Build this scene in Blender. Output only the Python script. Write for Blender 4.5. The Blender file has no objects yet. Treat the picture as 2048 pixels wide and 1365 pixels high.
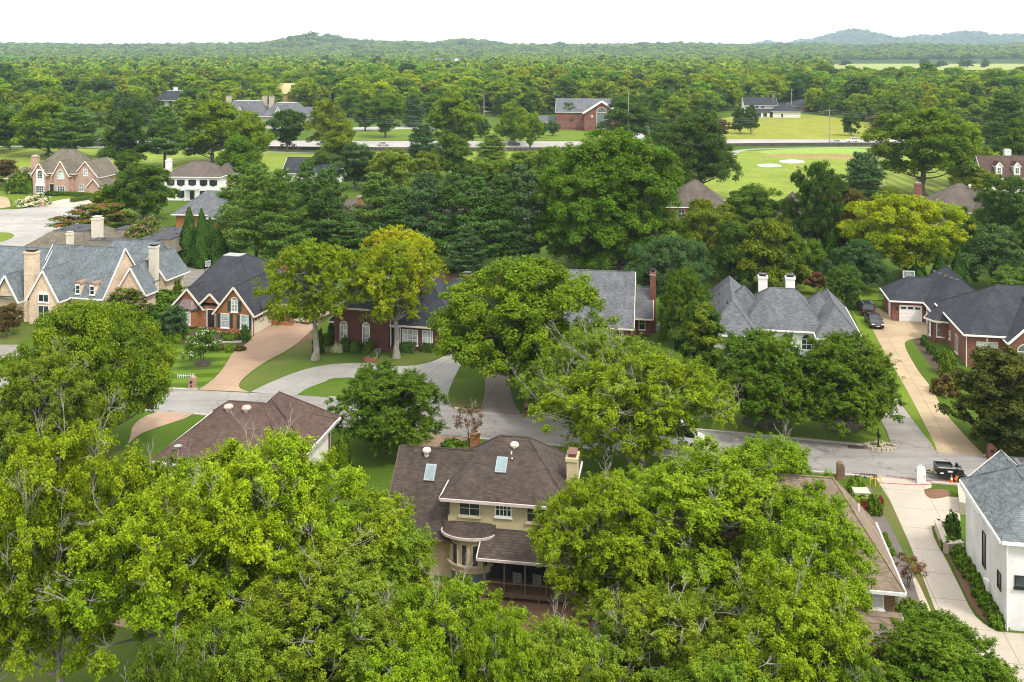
import bpy, bmesh, math, random
import numpy as np
from mathutils import Vector, Matrix
from mathutils.geometry import tessellate_polygon

S = bpy.context.scene
COL = S.collection
# ------------------------------------------------------------------ camera
F, CAMH, HOR = 1950.0, 38.0, 97.0
cam = bpy.data.objects.new("camera", bpy.data.cameras.new("camera"))
COL.objects.link(cam)
cam.location = (0, 0, CAMH)
cam.rotation_euler = (math.radians(90), 0, 0)
cam.data.sensor_width = 36
cam.data.lens = 36 * F / 2048
cam.data.shift_y = -(682.5 - HOR) / 2048
cam.data.clip_start = 1
cam.data.clip_end = 40000
S.camera = cam
# ------------------------------------------------------------------ sky and sun
SUN_EL, SUN_AZ = math.radians(54), math.radians(140)   # azimuth clockwise from +Y
w = bpy.data.worlds.new("World"); S.world = w; w.use_nodes = True
nt = w.node_tree; nt.nodes.clear()
sky = nt.nodes.new("ShaderNodeTexSky"); sky.sky_type = 'NISHITA'; sky.sun_disc = False
sky.sun_elevation = SUN_EL; sky.sun_rotation = SUN_AZ
sky.air_density = 1.0; sky.dust_density = 6.0; sky.ozone_density = 1.0
hs = nt.nodes.new("ShaderNodeHueSaturation"); hs.inputs['Saturation'].default_value = 0.10
mx = nt.nodes.new("ShaderNodeMix"); mx.data_type = 'RGBA'; mx.inputs[0].default_value = 0.88
mx.inputs[7].default_value = (13.0, 13.0, 13.0, 1)      # the even cloud layer
bg = nt.nodes.new("ShaderNodeBackground"); bg.inputs['Strength'].default_value = 0.105
wo = nt.nodes.new("ShaderNodeOutputWorld")
nt.links.new(sky.outputs[0], hs.inputs['Color']); nt.links.new(hs.outputs[0], mx.inputs[6])
nt.links.new(mx.outputs[2], bg.inputs['Color']); nt.links.new(bg.outputs[0], wo.inputs[0])
sl = bpy.data.lights.new("sun", 'SUN'); sl.energy = 2.0; sl.angle = math.radians(10); sl.color = (1, .95, .86)
so = bpy.data.objects.new("sun", sl); COL.objects.link(so)
sd = Vector((math.sin(SUN_AZ) * math.cos(SUN_EL), math.cos(SUN_AZ) * math.cos(SUN_EL), math.sin(SUN_EL)))
so.rotation_euler = sd.to_track_quat('Z', 'Y').to_euler(); so.location = (0, -50, 120)
S.view_settings.view_transform = 'Standard'; S.view_settings.look = 'None'
S.view_settings.exposure = 0.62; S.view_settings.gamma = 1
S.cycles.use_denoising = True; S.cycles.denoising_prefilter = 'NONE'; S.cycles.filter_width = 1.05; S.cycles.use_adaptive_sampling = False; S.cycles.use_light_tree = False
S.cycles.max_bounces = 5; S.cycles.diffuse_bounces = 2; S.cycles.glossy_bounces = 2
S.cycles.transmission_bounces = 4; S.cycles.transparent_max_bounces = 6; S.cycles.volume_bounces = 0
S.cycles.sample_clamp_indirect = 6
S.cycles.caustics_reflective = False; S.cycles.caustics_refractive = False

# ------------------------------------------------------------------ helpers
def G(px, py, z=0.0):
    """A photograph pixel seen at height z, as ground coordinates."""
    D = F * (CAMH - z) / (py - HOR)
    return ((px - 1024) * D / F, D)
def zat(py, D): return CAMH - (py - HOR) * D / F

def tag(o, label=None, cat=None, group=None, kind=None):
    if label: o['label'] = label
    if cat: o['category'] = cat
    if group: o['group'] = group
    if kind: o['kind'] = kind
    return o
def empty(name, loc=(0, 0, 0), rz=0.0, label=None, cat=None, group=None, scale=None):
    o = bpy.data.objects.new(name, None); COL.objects.link(o)
    o.empty_display_size = .2
    o.location = loc; o.rotation_euler = (0, 0, rz)
    if scale: o.scale = scale
    return tag(o, label, cat, group)
def link(name, me, parent=None):
    o = bpy.data.objects.new(name, me); COL.objects.link(o)
    if parent: o.parent = parent
    return o
def npmesh(name, V, Fq, mats, midx=None, smooth=False):
    """V (n,3), Fq (m,k) with constant k."""
    me = bpy.data.meshes.new(name)
    V = np.asarray(V, np.float32); Fq = np.asarray(Fq, np.int32)
    m, k = Fq.shape
    me.vertices.add(len(V)); me.vertices.foreach_set("co", V.ravel())
    me.loops.add(m * k); me.loops.foreach_set("vertex_index", Fq.ravel())
    me.polygons.add(m)
    me.polygons.foreach_set("loop_start", np.arange(0, m * k, k, dtype=np.int32))
    me.polygons.foreach_set("loop_total", np.full(m, k, np.int32))
    for mm in mats: me.materials.append(mm)
    if midx is not None: me.polygons.foreach_set("material_index", np.asarray(midx, np.int32))
    if smooth: me.polygons.foreach_set("use_smooth", np.ones(m, bool))
    me.update(calc_edges=True)
    return me

class MB:
    """Collects faces of one mesh."""
    def __init__(s): s.v = []; s.f = []; s.m = []
    def poly(s, pts, m=0):
        i = len(s.v); s.v += [tuple(p) for p in pts]; s.f.append(list(range(i, i + len(pts)))); s.m.append(m)
    def box(s, x0, y0, z0, x1, y1, z1, m=0, rot=None):
        P = [(x0,y0,z0),(x1,y0,z0),(x1,y1,z0),(x0,y1,z0),(x0,y0,z1),(x1,y0,z1),(x1,y1,z1),(x0,y1,z1)]
        if rot: P = [rot @ Vector(p) for p in P]
        i = len(s.v); s.v += [tuple(p) for p in P]
        for q in ((0,3,2,1),(4,5,6,7),(0,1,5,4),(1,2,6,5),(2,3,7,6),(3,0,4,7)):
            s.f.append([i + k for k in q]); s.m.append(m)
    def bar(s, a, b, wd, ht, m=0, up=(0, 0, 1)):
        """A box from a to b, wd wide and ht high."""
        a, b = Vector(a), Vector(b); d = (b - a).normalized(); u = Vector(up)
        sx = d.cross(u)
        if sx.length < 1e-4: sx = Vector((1, 0, 0))
        sx.normalize(); uz = sx.cross(d).normalized()
        i = len(s.v)
        for p in (a, b):
            for (k, l) in ((-1,-1),(1,-1),(1,1),(-1,1)):
                s.v.append(tuple(p + sx * k * wd / 2 + uz * l * ht / 2))
        for q in ((0,1,2,3),(7,6,5,4),(0,4,5,1),(1,5,6,2),(2,6,7,3),(3,7,4,0)):
            s.f.append([i + k for k in q]); s.m.append(m)
    def tube(s, pts, rs, n=6, m=0, cap=True):
        pts = [Vector(p) for p in pts]
        if not hasattr(rs, '__len__'): rs = [rs] * len(pts)
        i = len(s.v); K = len(pts)
        for k, p in enumerate(pts):
            d = (pts[min(k + 1, K - 1)] - pts[max(k - 1, 0)]).normalized()
            a = d.cross(Vector((0, 0, 1)) if abs(d.z) < .9 else Vector((1, 0, 0))).normalized(); b = d.cross(a)
            for j in range(n):
                t = 2 * math.pi * j / n
                s.v.append(tuple(p + (a * math.cos(t) + b * math.sin(t)) * rs[k]))
        for k in range(K - 1):
            for j in range(n):
                s.f.append([i + k*n + j, i + k*n + (j+1) % n, i + (k+1)*n + (j+1) % n, i + (k+1)*n + j]); s.m.append(m)
        if cap:
            s.f.append([i + j for j in range(n)][::-1]); s.m.append(m)
            s.f.append([i + (K-1)*n + j for j in range(n)]); s.m.append(m)
    def prism(s, pts, z0, z1, m=0):
        """Upright prism over a plan polygon."""
        n = len(pts)
        a = sum(pts[i][0]*pts[(i+1)%n][1] - pts[(i+1)%n][0]*pts[i][1] for i in range(n))
        if a < 0: pts = pts[::-1]
        i = len(s.v)
        s.v += [(p[0], p[1], z0) for p in pts] + [(p[0], p[1], z1) for p in pts]
        for j in range(n):
            k = (j + 1) % n; s.f.append([i+j, i+k, i+n+k, i+n+j]); s.m.append(m)
        s.f.append([i + j for j in range(n)][::-1]); s.m.append(m)
        s.f.append([i + n + j for j in range(n)]); s.m.append(m)
    def lathe(s, prof, n=10, c=(0, 0, 0), m=0):
        i = len(s.v); K = len(prof)
        for (r, z) in prof:
            for j in range(n):
                t = 2*math.pi*j/n; s.v.append((c[0]+r*math.cos(t), c[1]+r*math.sin(t), c[2]+z))
        for k in range(K-1):
            for j in range(n):
                s.f.append([i+k*n+j, i+k*n+(j+1)%n, i+(k+1)*n+(j+1)%n, i+(k+1)*n+j]); s.m.append(m)
        s.f.append([i+j for j in range(n)][::-1]); s.m.append(m); s.f.append([i+(K-1)*n+j for j in range(n)]); s.m.append(m)
    def build(s, name, mats, parent=None, bevel=0, smooth=False):
        me = bpy.data.meshes.new(name)
        me.from_pydata(s.v, [], s.f)
        for mm in (mats if isinstance(mats, (list, tuple)) else [mats]): me.materials.append(mm)
        me.polygons.foreach_set("material_index", s.m)
        if smooth: me.polygons.foreach_set("use_smooth", [True] * len(s.f))
        me.update()
        o = link(name, me, parent)
        if bevel:
            md = o.modifiers.new("bevel", 'BEVEL'); md.width = bevel; md.segments = 1; md.limit_method = 'ANGLE'
        return o

def spline(pts, n=6, closed=False):
    """Catmull-Rom through 2-D points."""
    out = []; K = len(pts); R = range(K if closed else K - 1)
    g = (lambda i: pts[i % K]) if closed else (lambda i: pts[max(0, min(K-1, i))])
    for i in R:
        p0, p1, p2, p3 = g(i-1), g(i), g(i+1), g(i+2)
        for k in range(n):
            t = k / n
            out.append(tuple(.5*((2*p1[j]) + (-p0[j]+p2[j])*t + (2*p0[j]-5*p1[j]+4*p2[j]-p3[j])*t*t + (-p0[j]+3*p1[j]-3*p2[j]+p3[j])*t**3) for j in range(2)))
    if not closed: out.append(tuple(pts[-1]))
    return out

# ------------------------------------------------------------------ materials
_M = {}
class N:
    def __init__(s, name):
        s.mat = bpy.data.materials.new(name); s.mat.use_nodes = True
        s.t = s.mat.node_tree; s.t.nodes.clear()
        s.out = s.n("ShaderNodeOutputMaterial")
    def n(s, typ, **kw):
        x = s.t.nodes.new(typ)
        for k, v in kw.items(): setattr(x, k, v)
        return x
    def l(s, a, b): s.t.links.new(a, b)
    def noise(s, scale, detail=3, vec=None, rough=.55):
        x = s.n("ShaderNodeTexNoise"); x.inputs['Scale'].default_value = scale; x.inputs['Detail'].default_value = detail
        x.inputs['Roughness'].default_value = rough
        if vec is not None: s.l(vec, x.inputs['Vector'])
        return x.outputs['Fac']
    def ramp(s, fac, stops):
        r = s.n("ShaderNodeValToRGB"); e = r.color_ramp.elements
        while len(e) < len(stops): e.new(.5)
        for i, (p, c) in enumerate(stops):
            e[i].position = p; e[i].color = (*c, 1) if len(c) == 3 else c
        s.l(fac, r.inputs[0]); return r.outputs[0]
    def mix(s, fac, a, b, mode='MIX'):
        m = s.n("ShaderNodeMix", data_type='RGBA', blend_type=mode)
        for sock, v in ((0, fac), (6, a), (7, b)):
            if isinstance(v, (int, float)): m.inputs[sock].default_value = v
            elif isinstance(v, tuple): m.inputs[sock].default_value = (*v, 1)
            else: s.l(v, m.inputs[sock])
        return m.outputs[2]
    def math(s, op, a, b=0.0, c=None):
        m = s.n("ShaderNodeMath", operation=op)
        for i, v in enumerate((a, b) if c is None else (a, b, c)):
            if isinstance(v, (int, float)): m.inputs[i].default_value = v
            else: s.l(v, m.inputs[i])
        return m.outputs[0]
    def obj(s): return s.n("ShaderNodeTexCoord").outputs['Object']
    def pos(s): return s.n("ShaderNodeNewGeometry").outputs['Position']
    def bsdf(s, col, rough=.8, spec=.3, metal=0.0, bump=None, bstr=.3):
        b = s.n("ShaderNodeBsdfPrincipled")
        if isinstance(col, tuple): b.inputs['Base Color'].default_value = (*col, 1)
        else: s.l(col, b.inputs['Base Color'])
        b.inputs['Roughness'].default_value = rough
        b.inputs['Specular IOR Level'].default_value = spec; b.inputs['Metallic'].default_value = metal
        if bump is not None:
            bp = s.n("ShaderNodeBump"); bp.inputs['Strength'].default_value = bstr; bp.inputs['Distance'].default_value = .03
            s.l(bump, bp.inputs['Height']); s.l(bp.outputs[0], b.inputs['Normal'])
        s.l(b.outputs[0], s.out.inputs[0]); return b

def mul(c, k): return tuple(min(1, x * k) for x in c)
def plain(name, col, rough=.6, spec=.4, metal=0.0, var=.12, scale=2.0):
    if name in _M: return _M[name]
    m = N(name); f = m.noise(scale, 4, m.obj())
    m.bsdf(m.ramp(f, [(.3, mul(col, 1 - var)), (.7, mul(col, 1 + var))]), rough, spec, metal)
    _M[name] = m.mat; return m.mat
def shingle(name, col, col2=None, speck=.35, rows=.14):
    """Asphalt shingles: broken rows at equal heights, tab by tab, with weather streaks."""
    if name in _M: return _M[name]
    m = N(name); o = m.obj(); col2 = col2 or mul(col, .7); speck *= .7
    sep = m.n("ShaderNodeSeparateXYZ"); m.l(o, sep.inputs[0])
    row = m.math('FLOOR', m.math('DIVIDE', sep.outputs[2], rows * .6))
    cmb = m.n("ShaderNodeCombineXYZ")
    run = m.math('ADD', sep.outputs[0], sep.outputs[1])
    m.l(m.math('FLOOR', m.math('DIVIDE', run, .3)), cmb.inputs[0]); m.l(row, cmb.inputs[1])
    wn = m.n("ShaderNodeTexWhiteNoise", noise_dimensions='2D'); m.l(cmb.outputs[0], wn.inputs['Vector'])
    c = m.ramp(wn.outputs['Value'], [(0, mul(col, 1 - speck)), (.5, col), (.85, mul(col, 1 + speck*.6)), (1, col2)])
    big = m.noise(.5, 5, o); c = m.mix(1.0, c, m.ramp(big, [(.3, (.74,.74,.74)), (.7, (1.12,1.12,1.12))]), 'MULTIPLY')
    mp = m.n("ShaderNodeMapping"); mp.inputs['Scale'].default_value = (1.6, 1.6, .12); m.l(o, mp.inputs['Vector'])
    c = m.mix(1.0, c, m.ramp(m.noise(1.2, 4, mp.outputs[0]), [(.35, (.82,.82,.8)), (.6, (1.06,1.05,1.04))]), 'MULTIPLY')
    fr = m.math('FRACT', m.math('DIVIDE', sep.outputs[2], rows * .6))
    c = m.mix(m.math('LESS_THAN', fr, .18), c, mul(col, .55))
    m.bsdf(c, .9, .15); _M[name] = m.mat; return m.mat
def brick(name, col, mortar, var=.3, paint=False):
    if name in _M: return _M[name]
    m = N(name); o = m.obj()
    sep = m.n("ShaderNodeSeparateXYZ"); m.l(o, sep.inputs[0])
    cmb = m.n("ShaderNodeCombineXYZ"); m.l(m.math('ADD', sep.outputs[0], sep.outputs[1]), cmb.inputs[0]); m.l(sep.outputs[2], cmb.inputs[1])
    b = m.n("ShaderNodeTexBrick"); m.l(cmb.outputs[0], b.inputs['Vector'])
    b.inputs['Color1'].default_value = (*mul(col, 1 + var), 1); b.inputs['Color2'].default_value = (*mul(col, 1 - var), 1)
    b.inputs['Mortar'].default_value = (*mortar, 1); b.inputs['Scale'].default_value = 1
    b.inputs['Brick Width'].default_value = .24; b.inputs['Row Height'].default_value = .085; b.inputs['Mortar Size'].default_value = .008
    c = m.mix(1.0, b.outputs['Color'], m.ramp(m.noise(.6, 5, o), [(.3, (.82,.8,.78)), (.7, (1.1,1.1,1.1))]), 'MULTIPLY')
    m.bsdf(c, .85, .2, bump=b.outputs['Fac'], bstr=-.25); _M[name] = m.mat; return m.mat
def glass(name, col=(.03,.04,.045)):
    if name in _M: return _M[name]
    m = N(name); c = m.ramp(m.noise(.9, 2, m.obj()), [(.35, mul(col, .6)), (.65, mul(col, 1.6))])
    m.bsdf(c, .08, .6); _M[name] = m.mat; return m.mat
def lawn(name, a, b, dry=(.16,.13,.05), dryamt=.0, stripes=None, ang=0, sfac=.22, fine=6.0):
    if name in _M: return _M[name]
    m = N(name); o = m.pos()
    c = m.ramp(m.noise(.12, 6, o), [(.32, a), (.68, b)])
    c = m.mix(1.0, c, m.ramp(m.noise(fine, 4, o), [(.25, (.72,.74,.7)), (.75, (1.25,1.22,1.2))]), 'MULTIPLY')
    if stripes:
        mp = m.n("ShaderNodeMapping"); mp.inputs['Rotation'].default_value = (0, 0, ang); m.l(o, mp.inputs['Vector'])
        wv = m.n("ShaderNodeTexWave"); wv.inputs['Scale'].default_value = 1 / stripes / 2 * .32; wv.inputs['Distortion'].default_value = .6; wv.inputs['Detail'].default_value = 1
        m.l(mp.outputs[0], wv.inputs['Vector'])
        c = m.mix(1.0, c, m.ramp(wv.outputs['Fac'], [(.35, (1-sfac,)*3), (.65, (1+sfac,)*3)]), 'MULTIPLY')
    if dryamt:
        f = m.ramp(m.noise(.09, 5, o), [(.60 - dryamt*.35, (0,0,0)), (.72, (1,1,1))])
        c = m.mix(m.math('MULTIPLY', f, min(1, .35 + dryamt)), c, dry)
    m.bsdf(c, .9, .1, bump=m.noise(9, 3, o), bstr=.5); _M[name] = m.mat; return m.mat
def paving(name, col, joints=None, ang=0, var=.12, fine=8, cracks=0):
    if name in _M: return _M[name]
    m = N(name); o = m.pos()
    c = m.ramp(m.noise(.25, 6, o, .65), [(.3, mul(col, 1 - var)), (.7, mul(col, 1 + var))])
    c = m.mix(1.0, c, m.ramp(m.noise(fine, 3, o), [(.3, (.88,.88,.88)), (.7, (1.1,1.1,1.1))]), 'MULTIPLY')
    c = m.mix(1.0, c, m.ramp(m.noise(.06, 4, o), [(.38, (.86,.85,.84)), (.6, (1.04,1.04,1.04))]), 'MULTIPLY')
    if cracks:
        vo = m.n("ShaderNodeTexVoronoi", feature='DISTANCE_TO_EDGE'); vo.inputs['Scale'].default_value = .16
        wob = m.n("ShaderNodeVectorMath", operation='ADD'); m.l(o, wob.inputs[0]); nz = m.n("ShaderNodeTexNoise"); nz.inputs['Scale'].default_value = .7; nz.inputs['Detail'].default_value = 4; m.l(o, nz.inputs['Vector']); sc_ = m.n("ShaderNodeVectorMath", operation='SCALE'); m.l(nz.outputs['Color'], sc_.inputs[0]); sc_.inputs['Scale'].default_value = 3.0; m.l(sc_.outputs[0], wob.inputs[1]); m.l(wob.outputs[0], vo.inputs['Vector'])
        c = m.mix(m.math('MULTIPLY', m.math('LESS_THAN', vo.outputs['Distance'], .011), cracks), c, mul(col, .45))
        mp2 = m.n("ShaderNodeMapping"); mp2.inputs['Rotation'].default_value = (0, 0, math.radians(11)); mp2.inputs['Scale'].default_value = (.05, .9, 1); m.l(o, mp2.inputs['Vector'])
        c = m.mix(1.0, c, m.ramp(m.noise(1.0, 4, mp2.outputs[0]), [(.35, (.84,.84,.83)), (.62, (1.06,1.06,1.06))]), 'MULTIPLY')
    if joints:
        mp = m.n("ShaderNodeMapping"); mp.inputs['Rotation'].default_value = (0, 0, ang); m.l(o, mp.inputs['Vector'])
        sep = m.n("ShaderNodeSeparateXYZ"); m.l(mp.outputs[0], sep.inputs[0])
        j = None
        for k in (0, 1):
            fr = m.math('FRACT', m.math('DIVIDE', sep.outputs[k], joints))
            q = m.math('LESS_THAN', fr, .045 / joints * 1.6); j = q if j is None else m.math('MAXIMUM', j, q)
        c = m.mix(j, c, mul(col, .66))
    m.bsdf(c, .85, .25); _M[name] = m.mat; return m.mat

WHITE = plain("white_paint", (.78,.77,.74), .45, .4, var=.04)
CREAMW = plain("cream_trim", (.70,.64,.53), .5, .3, var=.05)
BLACK = plain("black_metal", (.015,.015,.016), .4, .5)
DKGREEN = plain("dark_green_paint", (.03,.055,.04), .5)
GLASS = glass("window_glass"); BLIND = glass("blind_behind_glass", (.36,.40,.38)); GLASSB = glass("bluish_glass", (.10,.14,.16))
CONC = paving("kerb_concrete", (.42,.39,.34))
METALG = plain("galvanised_metal", (.38,.38,.37), .45, .5, .4)
PINKV = plain("faded_vent_metal", (.50,.36,.31), .5, .4)
# ------------------------------------------------------------------ foliage
def foliage(name, trans=.36, hue=.018, val=.38, rough=.55, nscale=.28, spec=.12):
    """Leaves: the colour is the tree's own 'leaf_tint', turning to yellow in patches by its 'yellowing'; each leaf differs."""
    m = N(name)
    at_ = m.n("ShaderNodeAttribute", attribute_type='INSTANCER', attribute_name='leaf_tint')
    ye = m.n("ShaderNodeAttribute", attribute_type='INSTANCER', attribute_name='yellowing')
    oi = m.n("ShaderNodeObjectInfo"); o = m.obj()
    sh = m.n("ShaderNodeVectorMath", operation='ADD'); m.l(o, sh.inputs[0])
    cv = m.n("ShaderNodeCombineXYZ"); m.l(m.math('MULTIPLY', oi.outputs['Random'], 90), cv.inputs[0]); m.l(cv.outputs[0], sh.inputs[1])
    f = m.ramp(m.noise(nscale, 3, sh.outputs[0]), [(.40, (0,0,0)), (.66, (1,1,1))])
    c = m.mix(m.math('MULTIPLY', f, ye.outputs['Fac']), at_.outputs['Color'], (.42,.43,.010)); c = m.mix(1.0, c, (1.02,1.06,.76), 'MULTIPLY')
    ri = m.n("ShaderNodeNewGeometry").outputs['Random Per Island']
    hv = m.n("ShaderNodeHueSaturation"); m.l(c, hv.inputs['Color'])
    m.l(m.math('MULTIPLY_ADD', ri, 2*hue, .5 - hue), hv.inputs['Hue'])
    r2 = m.math('FRACT', m.math('MULTIPLY', ri, 37.7))
    m.l(m.math('MULTIPLY_ADD', r2, 2*val, 1 - val), hv.inputs['Value'])
    b = m.n("ShaderNodeBsdfPrincipled"); m.l(hv.outputs[0], b.inputs['Base Color'])
    b.inputs['Roughness'].default_value = rough; b.inputs['Specular IOR Level'].default_value = spec
    tr = m.n("ShaderNodeBsdfTranslucent"); m.l(m.mix(1.0, hv.outputs[0], (1.15,1.22,.42), 'MULTIPLY'), tr.inputs[0])
    ms = m.n("ShaderNodeMixShader"); ms.inputs[0].default_value = trans
    m.l(b.outputs[0], ms.inputs[1]); m.l(tr.outputs[0], ms.inputs[2]); m.l(ms.outputs[0], m.out.inputs[0])
    return m.mat
LEAF = foliage("broad_leaves")
NEEDLE = foliage("needles", .15, .012, .3, .6, .2, .12)
BUSHL = foliage("small_shrub_leaves", .2, .015, .35, .6, 1.5)
def blossom(name, col):
    m = N(name); ri = m.n("ShaderNodeNewGeometry").outputs['Random Per Island']
    m.bsdf(m.ramp(ri, [(0, mul(col, .65)), (1, mul(col, 1.25))]), .7, .2); return m.mat
PINK = blossom("pink_blossom", (.36,.055,.10)); MAUVE = blossom("faded_pink_blossom", (.34,.19,.15)); CRIM = blossom("crimson_blossom", (.32,.012,.03))
CREAMB = blossom("cream_blossom", (.6,.58,.33)); WHITEB = blossom("white_blossom", (.72,.70,.62))
def bark(name, a, b):
    m = N(name); mp = m.n("ShaderNodeMapping"); mp.inputs['Scale'].default_value = (5, 5, 1.2); m.l(m.obj(), mp.inputs['Vector'])
    f = m.noise(1.5, 5, mp.outputs[0]); m.bsdf(m.ramp(f, [(.3, a), (.7, b)]), .9, .1, bump=f, bstr=.6); return m.mat
BARK = bark("grey_brown_bark", (.085,.07,.055), (.22,.19,.155)); BARKG = bark("pale_grey_bark", (.17,.155,.135), (.38,.355,.31)); BARKP = bark("pine_bark", (.06,.045,.035), (.16,.12,.09))

def unit(a): return a / np.maximum(np.linalg.norm(a, axis=-1, keepdims=True), 1e-6)
def leaf_quads(rng, P, Nn, L, Wd, droop=0.0, up=0.0):
    """Kite-shaped leaf sprays at P with normals Nn, lengths L."""
    n = len(P)
    t = rng.normal(size=(n, 3)); t[:, 2] += up - droop
    a = unit(t - Nn * np.sum(t * Nn, 1, keepdims=True)); s = np.cross(Nn, a)
    L = L[:, None]; Wd = Wd[:, None]
    v = np.empty((n, 4, 3))
    v[:, 0] = P - a * L * .5
    v[:, 1] = P + s * Wd * .5 + a * L * .05 + Nn * L * .12
    v[:, 2] = P + a * L * .5 - Nn * L * .1
    v[:, 3] = P - s * Wd * .5 + a * L * .05 + Nn * L * .12
    return v.reshape(-1, 3), np.arange(n * 4).reshape(-1, 4)

def bez(a, b, c, n):
    t = np.linspace(0, 1, n)[:, None]; return (1-t)**2*a + 2*t*(1-t)*b + t*t*c

def broadleaf(seed, H=12.0, R=6.0, cb=.28, prof='round', lobes=22, clumps=10, leaves=110, size=.30, clr=.75, lobe_r=.30,
              bare=0, stems=1, barkm=None, leafm=None, flat=.7, spray=False, flower=None, fl_frac=0, trunk_r=None, openness=0.0, thin=False, aspect=.55, lean=.0):
    """A tree about H high and 2R wide, standing at the origin: returns (trunk mesh, crown mesh, blossom mesh or None)."""
    rng = np.random.default_rng(seed); rnd = random.Random(seed)
    zb, zt = cb * H, H
    def radius(h):      # h 0..1 through the crown
        if prof == 'round': return math.sqrt(max(0, 1 - (2*h - .9)**2 / 1.25))
        if prof == 'vase': return min(1, .45 + 1.0*h) * math.sqrt(max(0, 1 - max(0, (h - .55)/.47)**2))
        if prof == 'oval': return math.sqrt(max(0, 1 - (2*h - .8)**2 / 1.5)) * (1 - .15*h)
        if prof == 'cone': return max(.05, (1 - h)**.8) * min(1, .5 + 4*h)
        if prof == 'dome': return math.sqrt(max(0, 1 - h*h)) * min(1, .75 + 2*h)
        return 1
    # lobes: sub-crowns spread through the envelope
    LC, LR = [], []
    tries = 0
    lr0 = lobe_r * R
    while len(LC) < lobes and tries < 4000:
        tries += 1
        h = rnd.random()**.8; h = .06 + .94*h; az = rnd.random()*2*math.pi
        rr = radius(h) * R; q = rnd.random()**.45
        lr = lr0 * rnd.uniform(.7, 1.25) * (1.0 - .3*max(0, h-.6))
        r = max(0, rr - lr*.75) * q
        wob = 1 + .22*math.sin(2*az + seed) + .12*math.sin(3*az + 2.1*seed)
        r *= wob
        p = np.array([r*math.cos(az), r*math.sin(az), zb + h*(zt - zb) - lr*.5*h])
        if p[2] + lr*flat > zt: p[2] = zt - lr*flat
        if any(np.linalg.norm(p - c) < (lr + l2)*(.5 + .1*openness) for c, l2 in zip(LC, LR)): continue
        LC.append(p); LR.append(lr)
    # trunk and limbs
    tr = trunk_r or .026*H
    T = MB(); bm = barkm or BARK
    stemtops = []
    for s_ in range(stems):
        a = rnd.random()*6.28; off = (R*.22*(s_ > 0 or stems > 1))
        top = np.array([off*math.cos(a) + lean*H, off*math.sin(a), zb + (zt - zb)*(.52 if prof != 'cone' else .85)])
        st = np.array([0.12*stems*math.cos(a)*tr*3*(stems > 1), .12*stems*math.sin(a)*tr*3*(stems > 1), 0])
        mid = np.array([(st[0]+top[0])*.35, (st[1]+top[1])*.35, zb*.9])
        pts = bez(st, mid, top, 9); pts[1:-1] += rng.normal(size=(7, 3))*.012*H*np.array([1,1,0])
        k = (1 if stems == 1 else .7)
        rs = tr*k*np.linspace(1, .3, 9); rs[0] *= 1.45; 
        T.tube([tuple(p) for p in pts], list(rs), 8)
        stemtops.append(pts)
    cls = []
    for c, lr in zip(LC, LR):
        st = min(stemtops, key=lambda q: np.min(np.linalg.norm(q - c, axis=1)))
        cand = [p for p in st if p[2] < c[2] - .12*H or p is st[3]] or [st[3]]
        root = cand[int(np.argmin([np.linalg.norm(p - c) + .5*abs(p[2]-c[2]+.15*H) for p in cand]))]
        if root[2] < zb*.75: root = st[int(np.argmin(np.abs(st[:, 2] - zb*.85)))]
        mid = (root + c)*.5 + np.array([0, 0, -.04*H]) + rng.normal(size=3)*.03*H
        pts = bez(root, mid, c, 5); r0 = tr*rnd.uniform(.22, .4)
        if not thin: T.tube([tuple(p) for p in pts], list(np.linspace(r0, r0*.3, 5)), 5, cap=False)
        for k in range(clumps):
            d = rng.normal(size=3); d[2] = abs(d[2])*.95 - .25; d /= np.linalg.norm(d)
            q = c + d*lr*np.array([1, 1, flat])*rnd.uniform(.65, 1.08)
            if q[2] < zb*.7: continue
            cls.append((q, d))
            if not thin and k % 2 == 0:
                T.tube([tuple(c), tuple((c+q)/2 + rng.normal(size=3)*.05*lr), tuple(q)], [r0*.3, r0*.2, r0*.1], 3, cap=False)
    for _ in range(bare):
        c = LC[rnd.randrange(len(LC))]; lr = lr0
        p = c + np.array([rnd.uniform(-1,1)*lr*.6, rnd.uniform(-1,1)*lr*.6, lr*.15])
        d = unit(np.array([p[0]*.4 + rnd.uniform(-1.5,1.5), p[1]*.4 + rnd.uniform(-1.5,1.5), rnd.uniform(1.6, 4)])); Lb = lr*rnd.uniform(1.1, 1.9)
        def twig(p, d, L, r, dep):
            e = p + d*L; m_ = (p+e)/2 + rng.normal(size=3)*.06*L
            T.tube([tuple(p), tuple(m_), tuple(e)], [r, r*.8, r*.45], 4, cap=False, m=1)
            if dep:
                for _k in range(3):
                    t = rnd.uniform(.35, 1); s0 = p*(1-t) + e*t
                    twig(s0, unit(d + rng.normal(size=3)*.42 + np.array([0,0,.12])), L*rnd.uniform(.4,.62), r*.6, dep-1)
        twig(p, d, Lb, .026, 3)
    trunk = T.build("trunk", [bm, BARKG]); tm = trunk.data; bpy.data.objects.remove(trunk)
    # leaves
    Q = np.array([c[0] for c in cls]); D = np.array([c[1] for c in cls]); nC = len(Q)
    n = nC*leaves
    idx = np.repeat(np.arange(nC), leaves)
    cr = clr*rng.uniform(.6, 1.25, nC)[idx]
    g = unit(rng.normal(size=(n, 3)))*(rng.random((n, 1))**.55)
    P = Q[idx] + g*cr[:, None]*np.array([1, 1, .8])
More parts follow.
